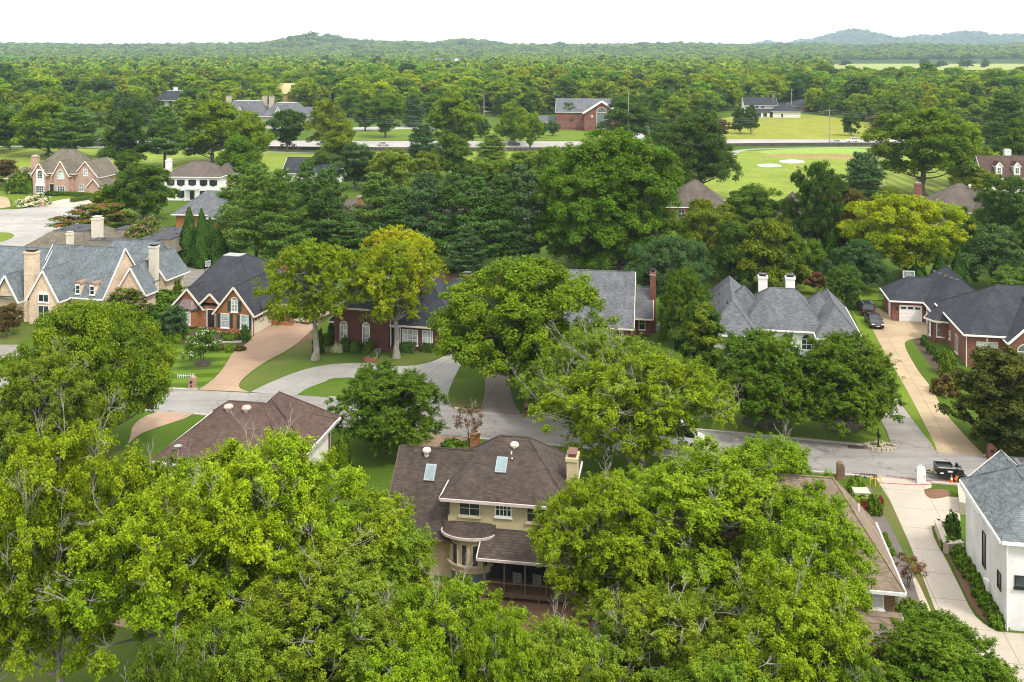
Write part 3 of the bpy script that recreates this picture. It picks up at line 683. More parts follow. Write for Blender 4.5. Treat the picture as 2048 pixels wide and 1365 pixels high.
# ------------------------------------------------------------------ houses
class House:
    """Local axes: u to the right along the front, v away from the camera, z up."""
    def __init__(s, name, label, cat, o, yaw, group=None):
        s.r = empty(name, (o[0], o[1], 0), math.radians(yaw), label, cat, group)
    def walls(s, u0, v0, u1, v1, z0, z1, mat_, name="wall"):
        b = MB(); b.box(u0, v0, z0, u1, v1, z1); return b.build(name, mat_, s.r)
    def hip(s, u0, v0, u1, v1, z, zr, mat_, ridge=None, oh=.45, gut=WHITE, flat=None, gutter=True, th=.16):
        """Hipped roof on the rectangle; ridge = ((u,v),(u,v)) at height zr."""
        u0 -= oh; v0 -= oh; u1 += oh; v1 += oh
        if ridge is None:
            run = min(u1-u0, v1-v0)/2
            ridge = ((u0+run, (v0+v1)/2), (u1-run, (v0+v1)/2)) if u1-u0 >= v1-v0 else (((u0+u1)/2, v0+run), ((u0+u1)/2, v1-run))
        c = [(u0,v0,z),(u1,v0,z),(u1,v1,z),(u0,v1,z)]
        a, e = (*ridge[0], zr), (*ridge[1], zr)
        b = MB()
        alongu = abs(a[0]-e[0]) >= abs(a[1]-e[1])
        if flat:      # a flat deck on top: flat = (ua,va,ub,vb)
            t = [(flat[0],flat[1],zr),(flat[2],flat[1],zr),(flat[2],flat[3],zr),(flat[0],flat[3],zr)]
            for i in range(4): b.poly([c[i], c[(i+1)%4], t[(i+1)%4], t[i]])
            hips = list(zip(c, t))
        elif alongu:
            b.poly([c[0],c[1],e,a]); b.poly([c[1],c[2],e]); b.poly([c[2],c[3],a,e]); b.poly([c[3],c[0],a]); hips = [(c[0],a),(c[1],e),(c[2],e),(c[3],a),(a,e)]
        else:
            b.poly([c[0],c[1],a]); b.poly([c[1],c[2],e,a]); b.poly([c[2],c[3],e]); b.poly([c[3],c[0],a,e]); hips = [(c[0],a),(c[1],a),(c[2],e),(c[3],e),(a,e)]
        lo = [(p[0],p[1],z-th) for p in c]
        for i in range(4): b.poly([lo[i], lo[(i+1)%4], c[(i+1)%4], c[i]])
        b.poly(lo[::-1])
        for p, q in hips:
            if (Vector(p)-Vector(q)).length > .05: b.tube([p, q], .075, 5)
        ro = b.build("roof", mat_, s.r)
        if flat:
            k = MB(); k.box(flat[0]-.05, flat[1]-.05, zr-.03, flat[2]+.05, flat[3]+.05, zr+.06); k.build("roof_deck", METALG, ro)
        if gutter: s.gutter(lo, gut)
        return ro
    def gutter(s, lo, mat_):
        b = MB(); n = len(lo)
        cx = sum(p[0] for p in lo)/n; cy = sum(p[1] for p in lo)/n
        for i in range(n):
            p, q = Vector(lo[i]), Vector(lo[(i+1)%n]); d = (q-p).normalized(); nrm = Vector((d.y, -d.x, 0))
            if (p + nrm - Vector((cx,cy,p.z))).length < (p - nrm - Vector((cx,cy,p.z))).length: nrm = -nrm
            b.bar(p + nrm*.06 + Vector((0,0,.02)), q + nrm*.06 + Vector((0,0,.02)), .12, .2)
        return b.build("gutter", mat_, s.r)
    def gable(s, u0, v0, u1, v1, z, zr, axis, mat_, wallm=None, oh=.35, rake=WHITE, th=.2, ends=(1, 1), eo=.4):
        """Gabled roof, ridge along 'u' or 'v'; gable walls in wallm; ends says which gable ends are dressed."""
        b = MB(); rk = MB()
        if axis == 'u':
            P = lambda t, s_, zz: (t, s_, zz); a0, a1, b0, b1 = u0, u1, v0, v1
        else:
            P = lambda t, s_, zz: (s_, t, zz); a0, a1, b0, b1 = v0, v1, u0, u1
        mid = (b0+b1)/2; sl_ = (zr - z)/(mid - b0)
        e0, e1 = a0 - oh*ends[0], a1 + oh*ends[1]
        zl = z - sl_*eo
        for (s0, sg) in ((b0-eo, 1), (b1+eo, -1)):
            A = [P(e0,s0,zl), P(e1,s0,zl), P(e1,mid,zr), P(e0,mid,zr)]
            B = [(p[0],p[1],p[2]-th) for p in A]
            fl = (axis == 'u') == (sg == 1)
            quads = [A, B[::-1], [B[0],B[1],A[1],A[0]], [B[2],B[3],A[3],A[2]], [B[1],B[2],A[2],A[1]], [B[3],B[0],A[0],A[3]]]
            for q in quads: b.poly(q if fl else q[::-1])
            for k, t in enumerate((e0, e1)):
                if ends[k]:
                    o_ = -.03 if k == 0 else .03
                    rk.bar(P(t+o_, s0, zl-.13), P(t+o_, mid, zr-.13), .07, .26)
            rk.bar(P(e0, s0 + (-.05 if sg == 1 else .05), zl-.1), P(e1, s0 + (-.05 if sg == 1 else .05), zl-.1), .1, .18)
        b.tube([P(e0,mid,zr), P(e1,mid,zr)], .075, 5)
        ro = b.build("roof", mat_, s.r)
        if rake: rk.build("rake_board", rake, s.r)
        if wallm:
            g = MB()
            tri = [P(0,b0,z-.02), P(0,b1,z-.02), P(0,mid,zr-.2)]
            for k, t in enumerate((a0, a1)):
                if not ends[k]: continue
                t2 = t + (.25 if k == 0 else -.25)
                f = [P(t,b0,z-.01), P(t,b1,z-.01), P(t,mid,zr-.12)]; h = [P(t2,b0,z-.01), P(t2,b1,z-.01), P(t2,mid,zr-.12)]
                g.poly(f); g.poly(h[::-1])
                for i in range(3): g.poly([f[i], h[i], h[(i+1)%3], f[(i+1)%3]])
            if g.f: g.build("gable_wall", wallm, s.r)
        return ro
    # openings: face 'f' looks towards the camera (-v), 'l' towards -u, 'r' towards +u, 'b' away
    def xf(s, face, c, off):
        k = {'f': lambda a, d, z: (a, c - d, z), 'l': lambda a, d, z: (c - d, a, z), 'r': lambda a, d, z: (c + d, a, z), 'b': lambda a, d, z: (a, c + d, z)}[face]
        return k
    def _box(s, b, X, a0, a1, d0, d1, z0, z1, m=0):
        p, q = X(a0, d0, z0), X(a1, d1, z1)
        b.box(min(p[0],q[0]), min(p[1],q[1]), z0, max(p[0],q[0]), max(p[1],q[1]), z1, m)
    def window(s, face, c, a, z, wd, h, nu=1, nv=2, frame=WHITE, pane=GLASS, shut=None, arch=False, sill=True, fw=.09, parent=None):
        X = s.xf(face, c, 0); b = MB(); a0, a1 = a - wd/2, a + wd/2
        s._box(b, X, a0-fw, a0, -.05, .07, z-fw, z+h+fw); s._box(b, X, a1, a1+fw, -.05, .07, z-fw, z+h+fw)
        s._box(b, X, a0, a1, -.05, .068, z-fw, z); s._box(b, X, a0, a1, -.05, .068, z+h, z+h+fw)
        for i in range(1, nu): s._box(b, X, a0+wd*i/nu-.03, a0+wd*i/nu+.03, -.05, .05, z, z+h)
        for i in range(1, nv): s._box(b, X, a0, a1, -.05, .045, z+h*i/nv-.025, z+h*i/nv+.025)
        if arch:
            n = 8; r = wd/2
            for i in range(n):
                t0, t1 = math.pi*i/n, math.pi*(i+1)/n
                p = X(a + (r+fw/2)*math.cos(t0), .01, z+h+fw/2+(r+fw/2)*math.sin(t0)); q = X(a + (r+fw/2)*math.cos(t1), .01, z+h+fw/2+(r+fw/2)*math.sin(t1))
                b.bar(p, q, .12, fw)
        w = b.build("window", frame, parent or s.r)
        g = MB(); s._box(g, X, a0, a1, -.04, .025, z, z+h)
        if arch:
            pts = [X(a + r*math.cos(math.pi*i/10), .024, z+h+.02+r*math.sin(math.pi*i/10)) for i in range(11)]
            g.poly(pts if face in 'fr' else pts[::-1]); g.poly([X(a + r*math.cos(math.pi*i/10), .0, z+h+.02+r*math.sin(math.pi*i/10)) for i in range(11)][::-1])
        g.build("pane", pane, w)
        if sill:
            k = MB(); s._box(k, X, a0-fw-.06, a1+fw+.06, -.05, .14, z-fw-.1, z-fw); k.build("sill", frame, w)
        if shut:
            for sg in (-1, 1):
                k = MB(); m0 = a + sg*(wd/2 + fw + .26); s._box(k, X, m0-.22, m0+.22, 0, .06, z-.05, z+h+.05)
                for q in range(int(h/.16)): s._box(k, X, m0-.17, m0+.17, .06, .075, z+.05+q*.16, z+.13+q*.16)
                k.build("shutter", shut, s.r)
        return w
    def garage(s, face, c, a, z, wd, h, mat_=WHITE, trim=WHITE, arched=True):
        X = s.xf(face, c, 0); b = MB()
        rows = 4
        for i in range(rows):
            s._box(b, X, a-wd/2, a+wd/2, -.1, .02, z+h*i/rows+.012, z+h*(i+1)/rows-.012)
        s._box(b, X, a-wd/2, a+wd/2, -.1, .0, z, z+h)
        n = max(2, round(wd/.8))
        for i in range(rows-1):
            for j in range(n): s._box(b, X, a-wd/2+wd*(j+.14)/n, a-wd/2+wd*(j+.86)/n, .02, .032, z+h*(i+.2)/rows, z+h*(i+.8)/rows)
        d = b.build("garage_door", mat_, s.r)
        g = MB(); 
        for j in range(n): s._box(g, X, a-wd/2+wd*(j+.12)/n, a-wd/2+wd*(j+.88)/n, .0, .03, z+h*.8, z+h*.94)
        g.build("pane", GLASS, d)
        t = MB(); s._box(t, X, a-wd/2-.12, a-wd/2, -.05, .06, z, z+h+.12); s._box(t, X, a+wd/2, a+wd/2+.12, -.05, .06, z, z+h+.12); s._box(t, X, a-wd/2, a+wd/2, -.05, .055, z+h, z+h+.12)
        t.build("frame", trim, d)
    def door(s, face, c, a, z, wd=1.0, h=2.1, mat_=BLACK, trim=WHITE):
        X = s.xf(face, c, 0); b = MB(); s._box(b, X, a-wd/2, a+wd/2, -.1, .02, z, z+h)
        for i in range(3):
            for j in range(2): s._box(b, X, a-wd/2+wd*(.1+.45*j), a-wd/2+wd*(.45+.45*j), .02, .035, z+.15+h*.3*i, z+.15+h*.3*i+h*.22)
        d = b.build("door", mat_, s.r)
        t = MB(); s._box(t, X, a-wd/2-.12, a-wd/2, -.05, .07, z, z+h+.14); s._box(t, X, a+wd/2, a+wd/2+.12, -.05, .07, z, z+h+.14); s._box(t, X, a-wd/2, a+wd/2, -.05, .065, z+h, z+h+.14)
        t.build("frame", trim, d)
        k = MB(); s._box(k, X, a+wd*.34, a+wd*.42, .02, .09, z+.98, z+1.06); k.build("handle", METALG, d)
    def chimney(s, u, v, wu, wv, z0, z1, mat_, cap=METALG, pots=0, band=None, capm=None):
        b = MB(); b.box(u-wu/2, v-wv/2, z0, u+wu/2, v+wv/2, z1-.25); b.box(u-wu/2-.08, v-wv/2-.08, z1-.25, u+wu/2+.08, v+wv/2+.08, z1)
        c = b.build("chimney", mat_, s.r)
        k = MB(); k.box(u-wu*.36, v-wv*.36, z1, u+wu*.36, v+wv*.36, z1+.22); k.box(u-wu*.46, v-wv*.46, z1+.22, u+wu*.46, v+wv*.46, z1+.3)
        k.build("chimney_cap", cap, c)
        if band:
            k = MB(); k.box(u-wu/2-.03, v-wv/2-.03, band, u+wu/2+.03, v+wv/2+.03, band+.12); k.build("band", capm or WHITE, c)
        return c
    def vent(s, u, v, z, r=.28, mat_=METALG, low=False):
        b = MB()
        if low: b.box(u-.22, v-.18, z-.1, u+.22, v+.18, z+.14)
        else: b.lathe([(r*.6,-.3),(r*.6,.06),(r,.08),(r*1.02,.2),(r*.8,.32),(r*.3,.38)], 12, (u, v, z))
        b.build("roof_vent", mat_, s.r)
    def pipe(s, u, v, z, h=.4, mat_=METALG):
        b = MB(); b.tube([(u,v,z-.2),(u,v,z+h)], .06, 6); b.build("vent_pipe", mat_, s.r)
    def part(s, name, mat_, fn, bevel=0):
        b = MB(); fn(b); return b.build(name, mat_, s.r, bevel)
    def downpipe(s, u, v, z0, z1, mat_=WHITE):
        b = MB(); b.box(u-.05, v-.05, z0, u+.05, v+.05, z1); b.build("downpipe", mat_, s.r)
def slope_z(u, u0, z0, u1, z1): return z0 + (u-u0)/(u1-u0)*(z1-z0)

R_BROWN = shingle("brown_shingle", (.085,.066,.055)); R_RED = shingle("red_brown_shingle", (.115,.075,.062), speck=.22); R_GREY = shingle("grey_shingle", (.15,.155,.17))
R_BLUE = shingle("blue_grey_shingle", (.165,.19,.205), speck=.45); R_DARK = shingle("charcoal_shingle", (.052,.056,.066), speck=.22); R_TAN = shingle("tan_brown_shingle", (.275,.21,.155), speck=.3)
R_GREEN = shingle("grey_green_shingle", (.175,.20,.205), speck=.45); R_SAND = shingle("weathered_tan_shingle", (.17,.15,.115), speck=.25); R_TAUPE = shingle("taupe_shingle", (.14,.115,.10), speck=.25)
R_GREYL = shingle("light_grey_shingle", (.155,.16,.175), speck=.4)
B_ORANGE = brick("orange_brick", (.34,.125,.05), (.36,.22,.13)); B_DARK = brick("dark_red_brick", (.125,.045,.034), (.16,.09,.075)); B_RED = brick("red_brick", (.20,.075,.052), (.24,.15,.12))
B_BUFF = brick("buff_brick", (.66,.49,.34), (.68,.57,.45), .2); B_PINK = brick("pink_brick", (.45,.275,.215), (.52,.40,.34), .22); B_WHITE = brick("white_painted_brick", (.70,.70,.69), (.62,.62,.61), .05)
B_CREAM = plain("cream_render", (.50,.42,.25), .8, .2, var=.1); CREAMCH = plain("cream_stucco", (.64,.58,.47), .8, .2, var=.08); B_CHOC = brick("brown_brick", (.17,.10,.06), (.27,.20,.14))
COPPER = plain("weathered_copper", (.17,.12,.12), .4, .5, .3); BROWNW = plain("brown_stained_wood", (.12,.075,.045), .7); GREYBL = plain("blue_grey_paint", (.13,.16,.19), .5)
DKG = plain("dark_grey_gutter", (.09,.09,.095), .5)

# --- the tan two-storey house seen from behind
h = House("tan_house", "tan two-storey house with brown hipped roof, skylights and screened porch behind it", "house", G(886,994,6.0), -9.5)
h.walls(.25, .45, 8.7, 7.4, 0, 6.0, B_CREAM)
h.hip(.25, .45, 8.7, 7.4, 5.95, 9.0, R_BROWN, ridge=((3.45, 4.1), (5.5, 4.15)), gut=plain("pinkish_gutter", (.55,.46,.43), .5))
h.walls(-4.0, .6, .3, 8.6, 0, 3.5, B_CREAM)
# lower wing: long gable running off to the side
h.gable(-4.2, .2, 2.2, 9.2, 3.4, 7.5, 'u', R_BROWN, B_CREAM, ends=(1, 0), oh=.3, rake=BROWNW)
# bay with its own curved roof
def bay(b):
    arc = [(.5,.5)] + [(2.0 - 1.65*math.cos(t), .35 - 1.0*math.sin(t)) for t in np.linspace(.15, math.pi-.15, 9)] + [(3.5,.5)]
    b.prism(arc, 1.0, 3.55)
h.part("bay_wall", B_CREAM, bay)
h.part("foundation", GREYBL, lambda b: b.prism([(.7,.5)] + [(2.0 - 1.4*math.cos(t), .35 - .8*math.sin(t)) for t in np.linspace(.2, math.pi-.2, 8)] + [(3.3,.5)], 0, .97))
def bayroof(b):
    top = None
    e = [(-.1,.4)] + [(1.85 - 1.95*math.cos(t), .25 - 1.15*math.sin(t)) for t in np.linspace(.12, math.pi-.12, 11)] + [(3.75,.2)]
    pts = [(x,y,3.62) for x, y in e]; n = len(pts)
    for i in range(n-1):
        f0, f1 = i/(n-1), (i+1)/(n-1)
        t0 = (-.1+3.85*f0, .52, 4.2); t1 = (-.1+3.85*f1, .52, 4.2)
        b.poly([pts[i], pts[i+1], t1, t0])
        b.poly([(*pts[i][:2],3.5),(*pts[i+1][:2],3.5), pts[i+1], pts[i]])
    b.poly([(*p[:2],3.5) for p in pts][::-1]); b.poly([(-.1,.52,3.5), pts[0], (-.1,.52,4.2)]); b.poly([pts[-1], (3.75,.52,3.5), (3.75,.52,4.2)])
h.part("bay_roof", R_BROWN, bayroof)
def baygut(b):
    e = [(-.1,.4)] + [(1.85 - 2.0*math.cos(t), .22 - 1.18*math.sin(t)) for t in np.linspace(.12, math.pi-.12, 11)] + [(3.8,.2)]
    for p, q in zip(e, e[1:]): b.bar((*p,3.56), (*q,3.56), .1, .17)
h.part("bay_gutter", plain("pinkish_gutter", (.55,.46,.43), .5), baygut)
for t in (.95, 1.4, 1.85, 2.3):
    x, y = 2.0 - 1.67*math.cos(t), .35 - 1.02*math.sin(t)
    b = MB(); b.box(-.24,-.05,1.5,.24,.06,3.1, rot=Matrix.Translation((x,y,0)) @ Matrix.Rotation(t-math.pi/2, 4, 'Z')); wn = b.build("window", WHITE if 0 else plain("tan_trim", (.5,.43,.30)), h.r)
    b = MB(); b.box(-.17,-.075,1.58,.17,.05,3.02, rot=Matrix.Translation((x,y,0)) @ Matrix.Rotation(t-math.pi/2, 4, 'Z')); b.build("pane", GLASS, wn)
TANTR = plain("tan_trim", (.5,.43,.30))
h.part("bay_sill", TANTR, lambda b: [b.bar((2.0-1.75*math.cos(t), .35-1.1*math.sin(t), 1.55), (2.0-1.75*math.cos(t+.42), .35-1.1*math.sin(t+.42), 1.55), .16, .14) for t in np.arange(.3, 2.7, .4)])
h.window('f', .45, 1.85, 4.65, 1.4, .95, 2, 2, TANTR); h.window('f', .45, 4.3, 4.8, 1.05, .85, 4, 2, WHITE); h.window('f', .45, 6.75, 4.55, 1.45, 1.15, 2, 2, TANTR)
# screened porch
def porchroof(b):
    A = [(2.9,-2.05,2.95),(9.2,-2.05,2.95),(9.2,.47,3.85),(2.9,.47,3.85)]; B = [(x,y,z-.16) for x,y,z in A]
    b.poly(A); b.poly(B[::-1])
    for i in range(4): b.poly([B[i],B[(i+1)%4],A[(i+1)%4],A[i]])
h.part("porch_roof", R_BROWN, porchroof)
h.part("porch_gutter", plain("pinkish_gutter", (.55,.46,.43), .5), lambda b: (b.bar((2.85,-2.1,2.87),(9.25,-2.1,2.87),.1,.17), b.bar((2.86,-2.1,2.9),(2.86,.4,3.8),.08,.2)))
h.part("porch_floor", BROWNW, lambda b: (b.box(3.3,-1.85,.3,9.0,.44,.6), [b.box(u,-1.8,0,u+.14,-1.66,.3) for u in (3.35,5.2,7.1,8.8)]))
h.part("porch_frame", BROWNW, lambda b: ([b.box(u,-1.84,.6,u+.11,-1.72,2.8) for u in (3.3,4.7,6.15,7.6,8.88)], b.box(3.3,-1.835,1.2,9.0,-1.74,1.3), b.box(3.3,-1.835,2.65,9.0,-1.74,2.8)))
h.part("porch_screen", plain("dark_insect_screen", (.012,.013,.013), .6), lambda b: (b.box(3.4,-.1,.61,8.9,.43,2.9)))
h.part("stair", BROWNW, lambda b: [b.box(9.6,-2.2-.28*k,.72-.16*k,10.8,-1.92-.28*k,.80-.16*k) for k in range(5)] + [b.bar((9.62,-1.9,.8),(9.62,-3.4,-.05),.06,.2), b.bar((10.78,-1.9,.8),(10.78,-3.4,-.05),.06,.2), b.box(8.98,-1.95,.72,10.8,-.6,.8)])
c = h.chimney(8.95, 3.2, .75, 1.3, 0, 8.3, B_CREAM, plain("rusty_cap", (.16,.07,.05)))
for (u, v, z, wu, nm) in ((-1.75, 3.2, 6.22, .6, 1), (3.85, 2.2, 7.6, .62, 1)):
    sl_ = .95 if u < 0 else .70
    rot = Matrix.Translation((u, v, z)) @ Matrix.Rotation(math.atan(sl_), 4, 'X')
    b = MB(); b.box(-wu/2-.1,-.62,-.1,wu/2+.1,.62,.1, rot=rot); sk = b.build("skylight", plain("skylight_frame", (.3,.31,.33)), h.r)
    b = MB(); b.box(-wu/2,-.52,.0,wu/2,.52,.125, rot=rot); b.build("pane", plain("skylight_glass", (.21,.28,.29), .4, .2), sk)
h.vent(4.6, 3.5, 8.45, .33, plain("cream_vent", (.55,.50,.40))); h.vent(-2.3, 4.3, 7.25, .33, plain("cream_vent", (.55,.50,.40)))
h.pipe(4.45, 3.0, 8.0, .3, WHITE); h.pipe(4.55, 2.7, 7.75, .22, WHITE); h.pipe(-3.2, 4.5, 7.0, .3, WHITE)
h.downpipe(.33, .38, 4.6, 5.8, plain("brown_downpipe", (.08,.055,.04)))

# --- white house under the red-brown hipped roof
h = House("white_house", "white house under a broad red-brown hipped roof with two round vents", "house", G(300,920,5.2), -9.5)
h.walls(.5, .5, 11.3, 10.3, 0, 5.2, plain("white_siding", (.74,.70,.63), .6))
h.hip(.5, .5, 11.3, 10.3, 5.15, 8.3, R_RED, ridge=((4.2, 5.2), (7.2, 5.2)))
h.hip(4.9, 4.6, 11.3, 11.0, 5.12, 8.25, R_RED, ridge=((7.5, 6.4), (7.5, 8.0)))
h.vent(4.5, 4.5, 7.9, .40, PINKV); h.vent(6.1, 4.5, 7.9, .40, PINKV)
h.part("satellite_dish", METALG, lambda b: (b.tube([(2.0,.9,5.3),(2.0,.8,6.0)], .04, 6), b.lathe([(.02,0),(.2,.05),(.3,.14),(.31,.16)], 12, (2.0,.75,6.0))))
h.downpipe(11.38, 9.8, 0, 5.0, plain("red_downpipe", (.16,.05,.04))); h.window('f', .5, 3.2, 1.5, 1.2, 1.5, 2, 2); h.window('f', .5, 6.8, 1.5, 1.2, 1.5, 2, 2); h.window('r', 11.3, 5.5, 1.5, 1.2, 1.6, 2, 2)

# --- white painted brick house at the corner of the picture
h = House("white_brick_house", "tall white painted brick house with grey-green roof and black windows", "house", G(2003,1080,6.0), -9.5)
h.walls(.3, .3, 15, 9.0, 0, 6.0, B_WHITE)
h.hip(.3, .3, 15, 8.9, 5.95, 9.7, R_GREEN, oh=.3, ridge=((4.6, 4.6), (11, 4.6)), gut=WHITE)
h.gable(.3, 4.5, 5.3, 8.9, 5.95, 8.3, 'v', R_GREEN, B_WHITE, oh=.25, eo=.3, ends=(0, 1))
for (a, z, wv, hh) in ((4.6, 1.9, .55, 2.3), (1.35, 2.15, .55, 1.0)): h.window('l', .3, a, z, wv, hh, 1, 1, BLACK, GLASS, sill=False, fw=.07)
h.window('f', .3, 1.7, 2.9, 1.5, .65, 2, 1, BLACK, GLASS, fw=.07); h.window('f', .3, 2.4, .25, 1.5, .95, 2, 1, BLACK, GLASS, fw=.07); h.window('f', .3, 6.2, 2.35, 1.9, .75, 2, 1, BLACK, GLASS, fw=.07)
h.downpipe(.42, .22, 0, 5.8); h.part("meter_box", WHITE, lambda b: (b.box(.12,3.35,.6,.3,3.8,1.5), b.box(.15,4.0,.8,.3,4.3,1.3)), .02)
h.part("vent_strip", DKG, lambda b: b.bar((3.4,8.0,8.2),(3.4,5.8,8.2),.3,.1))

# --- brick house with the tan-brown roof, half under trees
h = House("brown_roof_house", "brick house with tan-brown hipped roof standing half under the big trees", "house", G(1810,1183,3.5), -9.5)
h.walls(-17, .5, -.5, 8.9, 0, 3.5, B_CHOC)
h.hip(-17, .5, -.5, 8.9, 3.45, 8.4, R_TAN, ridge=((-13.0, 4.7), (-3.7, 4.7)), oh=.5)
h.window('f', .5, -1.7, 2.05, .85, 1.15, 1, 2, WHITE, plain("lace_curtain", (.55,.55,.55)))
h.walls(-3.4, -3.9, -.9, .5, 0, 1.5, B_CHOC)
def lean(b):
    A = [(-4.2,-3.6,1.3),(-.15,-3.6,1.3),(-.15,.48,1.85),(-4.2,.48,1.85)]; B = [(x,y,z-.16) for x,y,z in A]
    b.poly(A); b.poly(B[::-1])
    for i in range(4): b.poly([B[i],B[(i+1)%4],A[(i+1)%4],A[i]])
h.part("porch_roof", R_TAN, lean); h.part("porch_gutter", WHITE, lambda b: (b.bar((-4.2,-3.66,1.22),(-.1,-3.66,1.22),.1,.17), b.bar((-.1,-3.6,1.22),(-.1,.4,1.77),.1,.17)))
h.chimney(-5.2, 3.2, .9, .9, 5, 7.0, B_CHOC, DKG); h.pipe(-1.9, 5.2, 6.2, .3, WHITE)
h.window('f', .5, -7.5, 1.0, 1.5, 1.5, 2, 2); h.window('f', .5, -11.5, 1.0, 1.5, 1.5, 2, 2); h.door('f', .5, -9.5, .1, mat_=WHITE)
h.part("air_conditioner", METALG, lambda b: (b.box(-.3,-2.3,0,.6,-1.4,.95), b.lathe([(.36,0),(.36,.06),(.1,.08)], 12, (.15,-1.85,.95))), .03)

# --- orange brick house
h = House("orange_brick_house", "orange brick house with charcoal roof, green shutters and copper-topped bay", "house", G(506,671), -14)
h.walls(-5.4, 0, 0, 12, 0, 3.1, B_ORANGE); h.walls(-12.6, 1.2, -5.4, 16, 0, 3.1, B_ORANGE); h.walls(0, 5.2, 2.9, 13, 0, 3.1, B_ORANGE)
h.hip(-12.6, 2.2, 0, 19, 3.1, 8.2, R_DARK, oh=.45, flat=(-9.7, 9.0, -7.1, 10.8), ridge=((-9.7, 9), (-7.1, 9)), gutter=False)
h.gable(-5.4, 0, 0, 8.5, 3.1, 6.35, 'v', R_DARK, B_ORANGE, ends=(1, 0), rake=CREAMW)
h.gable(-12.6, 1.2, -8.2, 8, 3.1, 5.4, 'v', R_DARK, B_ORANGE, ends=(1, 0), rake=CREAMW)
h.gable(-8.3, 1.0, -5.3, 7, 3.6, 5.0, 'v', R_DARK, B_ORANGE, ends=(1, 0), rake=CREAMW, eo=.2)
h.hip(0, 5.2, 2.9, 13, 3.1, 5.4, R_DARK, oh=.4, gut=CREAMW)
h.window('f', 0, -2.7, 3.0, .85, 1.35, 2, 3, WHITE, BLIND, DKGREEN, arch=True); h.window('f', 0, -4.1, .8, 1.1, 1.75, 1, 2, WHITE, BLIND, DKGREEN); h.window('f', 0, -1.25, .8, 1.1, 1.75, 1, 2, WHITE, BLIND, DKGREEN)
h.garage('r', 0, 2.6, 0, 4.4, 2.25, CREAMW, CREAMW); h.garage('r', 2.9, 8.0, 0, 3.6, 2.2, CREAMW, CREAMW)
def baypl(b): b.prism([(-12.0,1.25),(-11.5,.3),(-9.4,.3),(-8.9,1.25)], .3, 2.6)
h.part("bay_wall", B_ORANGE, baypl)
def copr(b):
    e = [(-12.3,1.2),(-11.6,.1),(-9.3,.1),(-8.6,1.2)]; t = [(-11.5,1.2,3.9),(-11.0,.95,3.9),(-9.9,.95,3.9),(-9.4,1.2,3.9)]
    for i in range(3):
        b.poly([(*e[i],2.75),(*e[i+1],2.75),t[i+1],t[i]]); b.poly([(*e[i],2.55),(*e[i+1],2.55),(*e[i+1],2.75),(*e[i],2.75)])
        for k in np.linspace(0,1,5): 
            p = Vector((*e[i],2.76)).lerp(Vector((*e[i+1],2.76)), k); q = Vector(t[i]).lerp(Vector(t[i+1]), k); b.bar(p, q, .05, .06)
    b.poly([t[3],t[2],t[1],t[0]][::-1]); b.poly([(*p,2.55) for p in e][::-1])
h.part("bay_roof", COPPER, copr)
h.window('f', .3, -11.0, .75, .7, 1.5, 1, 2, WHITE, BLIND, arch=True); h.window('f', .3, -9.9, .75, .7, 1.5, 1, 2, WHITE, BLIND, arch=True)
h.door('f', 1.2, -6.9, .3, 1.1, 2.3, plain("dark_door", (.03,.02,.015)))
h.part("oval_window", WHITE, lambda b: [b.bar((1.4+.32*math.cos(t), 5.14, 2.2+.5*math.sin(t)), (1.4+.32*math.cos(t+.5), 5.14, 2.2+.5*math.sin(t+.5)), .08, .1) for t in np.arange(0, 6.28, .45)])
h.part("oval_pane", GLASS, lambda b: b.poly([(1.4+.3*math.cos(t), 5.15, 2.2+.47*math.sin(t)) for t in np.arange(0, 6.28, .45)]))
h.chimney(-2.6, 14.5, 1.5, .9, 4, 7.4, B_ORANGE, BLACK); h.downpipe(-.08, -.08, 0, 3.0)
h.part("bed_edging", CONC, lambda b: (b.bar((-14,-2.6,.1),(-5.6,-3.6,.1),.3,.3), b.bar((-5.6,-3.6,.1),(-3.4,-4.6,.1),.22,.22), b.bar((-3.4,-4.6,.1),(.2,-3.2,.1),.22,.22)))

# --- dark red brick house behind the two tall trees
h = House("dark_brick_house", "dark red brick house with charcoal hipped roof behind two tall yellowing trees", "house", G(668,690), -12)
h.walls(0, 0, 16.0, 11, 0, 3.2, B_DARK); h.hip(0, 0, 16.0, 11, 3.2, 8.6, R_DARK, gut=CREAMW)
h.walls(.3, -.7, 7.6, 5, 0, 5.2, B_DARK); h.hip(.3, -.7, 7.6, 6, 5.2, 8.6, R_DARK, gut=CREAMW); h.hip(9.5, 3, 19.5, 12, 3.2, 7.6, R_DARK, gut=CREAMW); h.walls(9.6, 3.2, 19.4, 12, 0, 3.2, B_DARK)
for a in (1.6, 4.6): h.window('f', -.7, a, .7, .85, 2.1, 2, 3, WHITE, BLIND, arch=True)
h.window('f', 0, 10.2, .7, 1.9, 1.8, 3, 3, WHITE, BLIND); h.window('f', 0, 3.0+9.5, .9, 1.2, 1.6, 2, 2, WHITE, BLIND)
h.door('f', 0, 8.3, .5, 1.1, 2.2); h.part("front_step", B_DARK, lambda b: [b.box(7.4-.25*k,-.35-.35*k,0,9.2+.25*k,0,.5-.12*k) for k in range(4)])
h.downpipe(7.75, -.4, 0, 5); h.downpipe(12.9, -.08, 0, 3)
h.chimney(10.4, 4.0, 1.1, .9, 4, 8.9, B_RED, DKG); h.chimney(15.6, 8, 1.0, .9, 3, 8.0, B_RED, DKG)
h = None

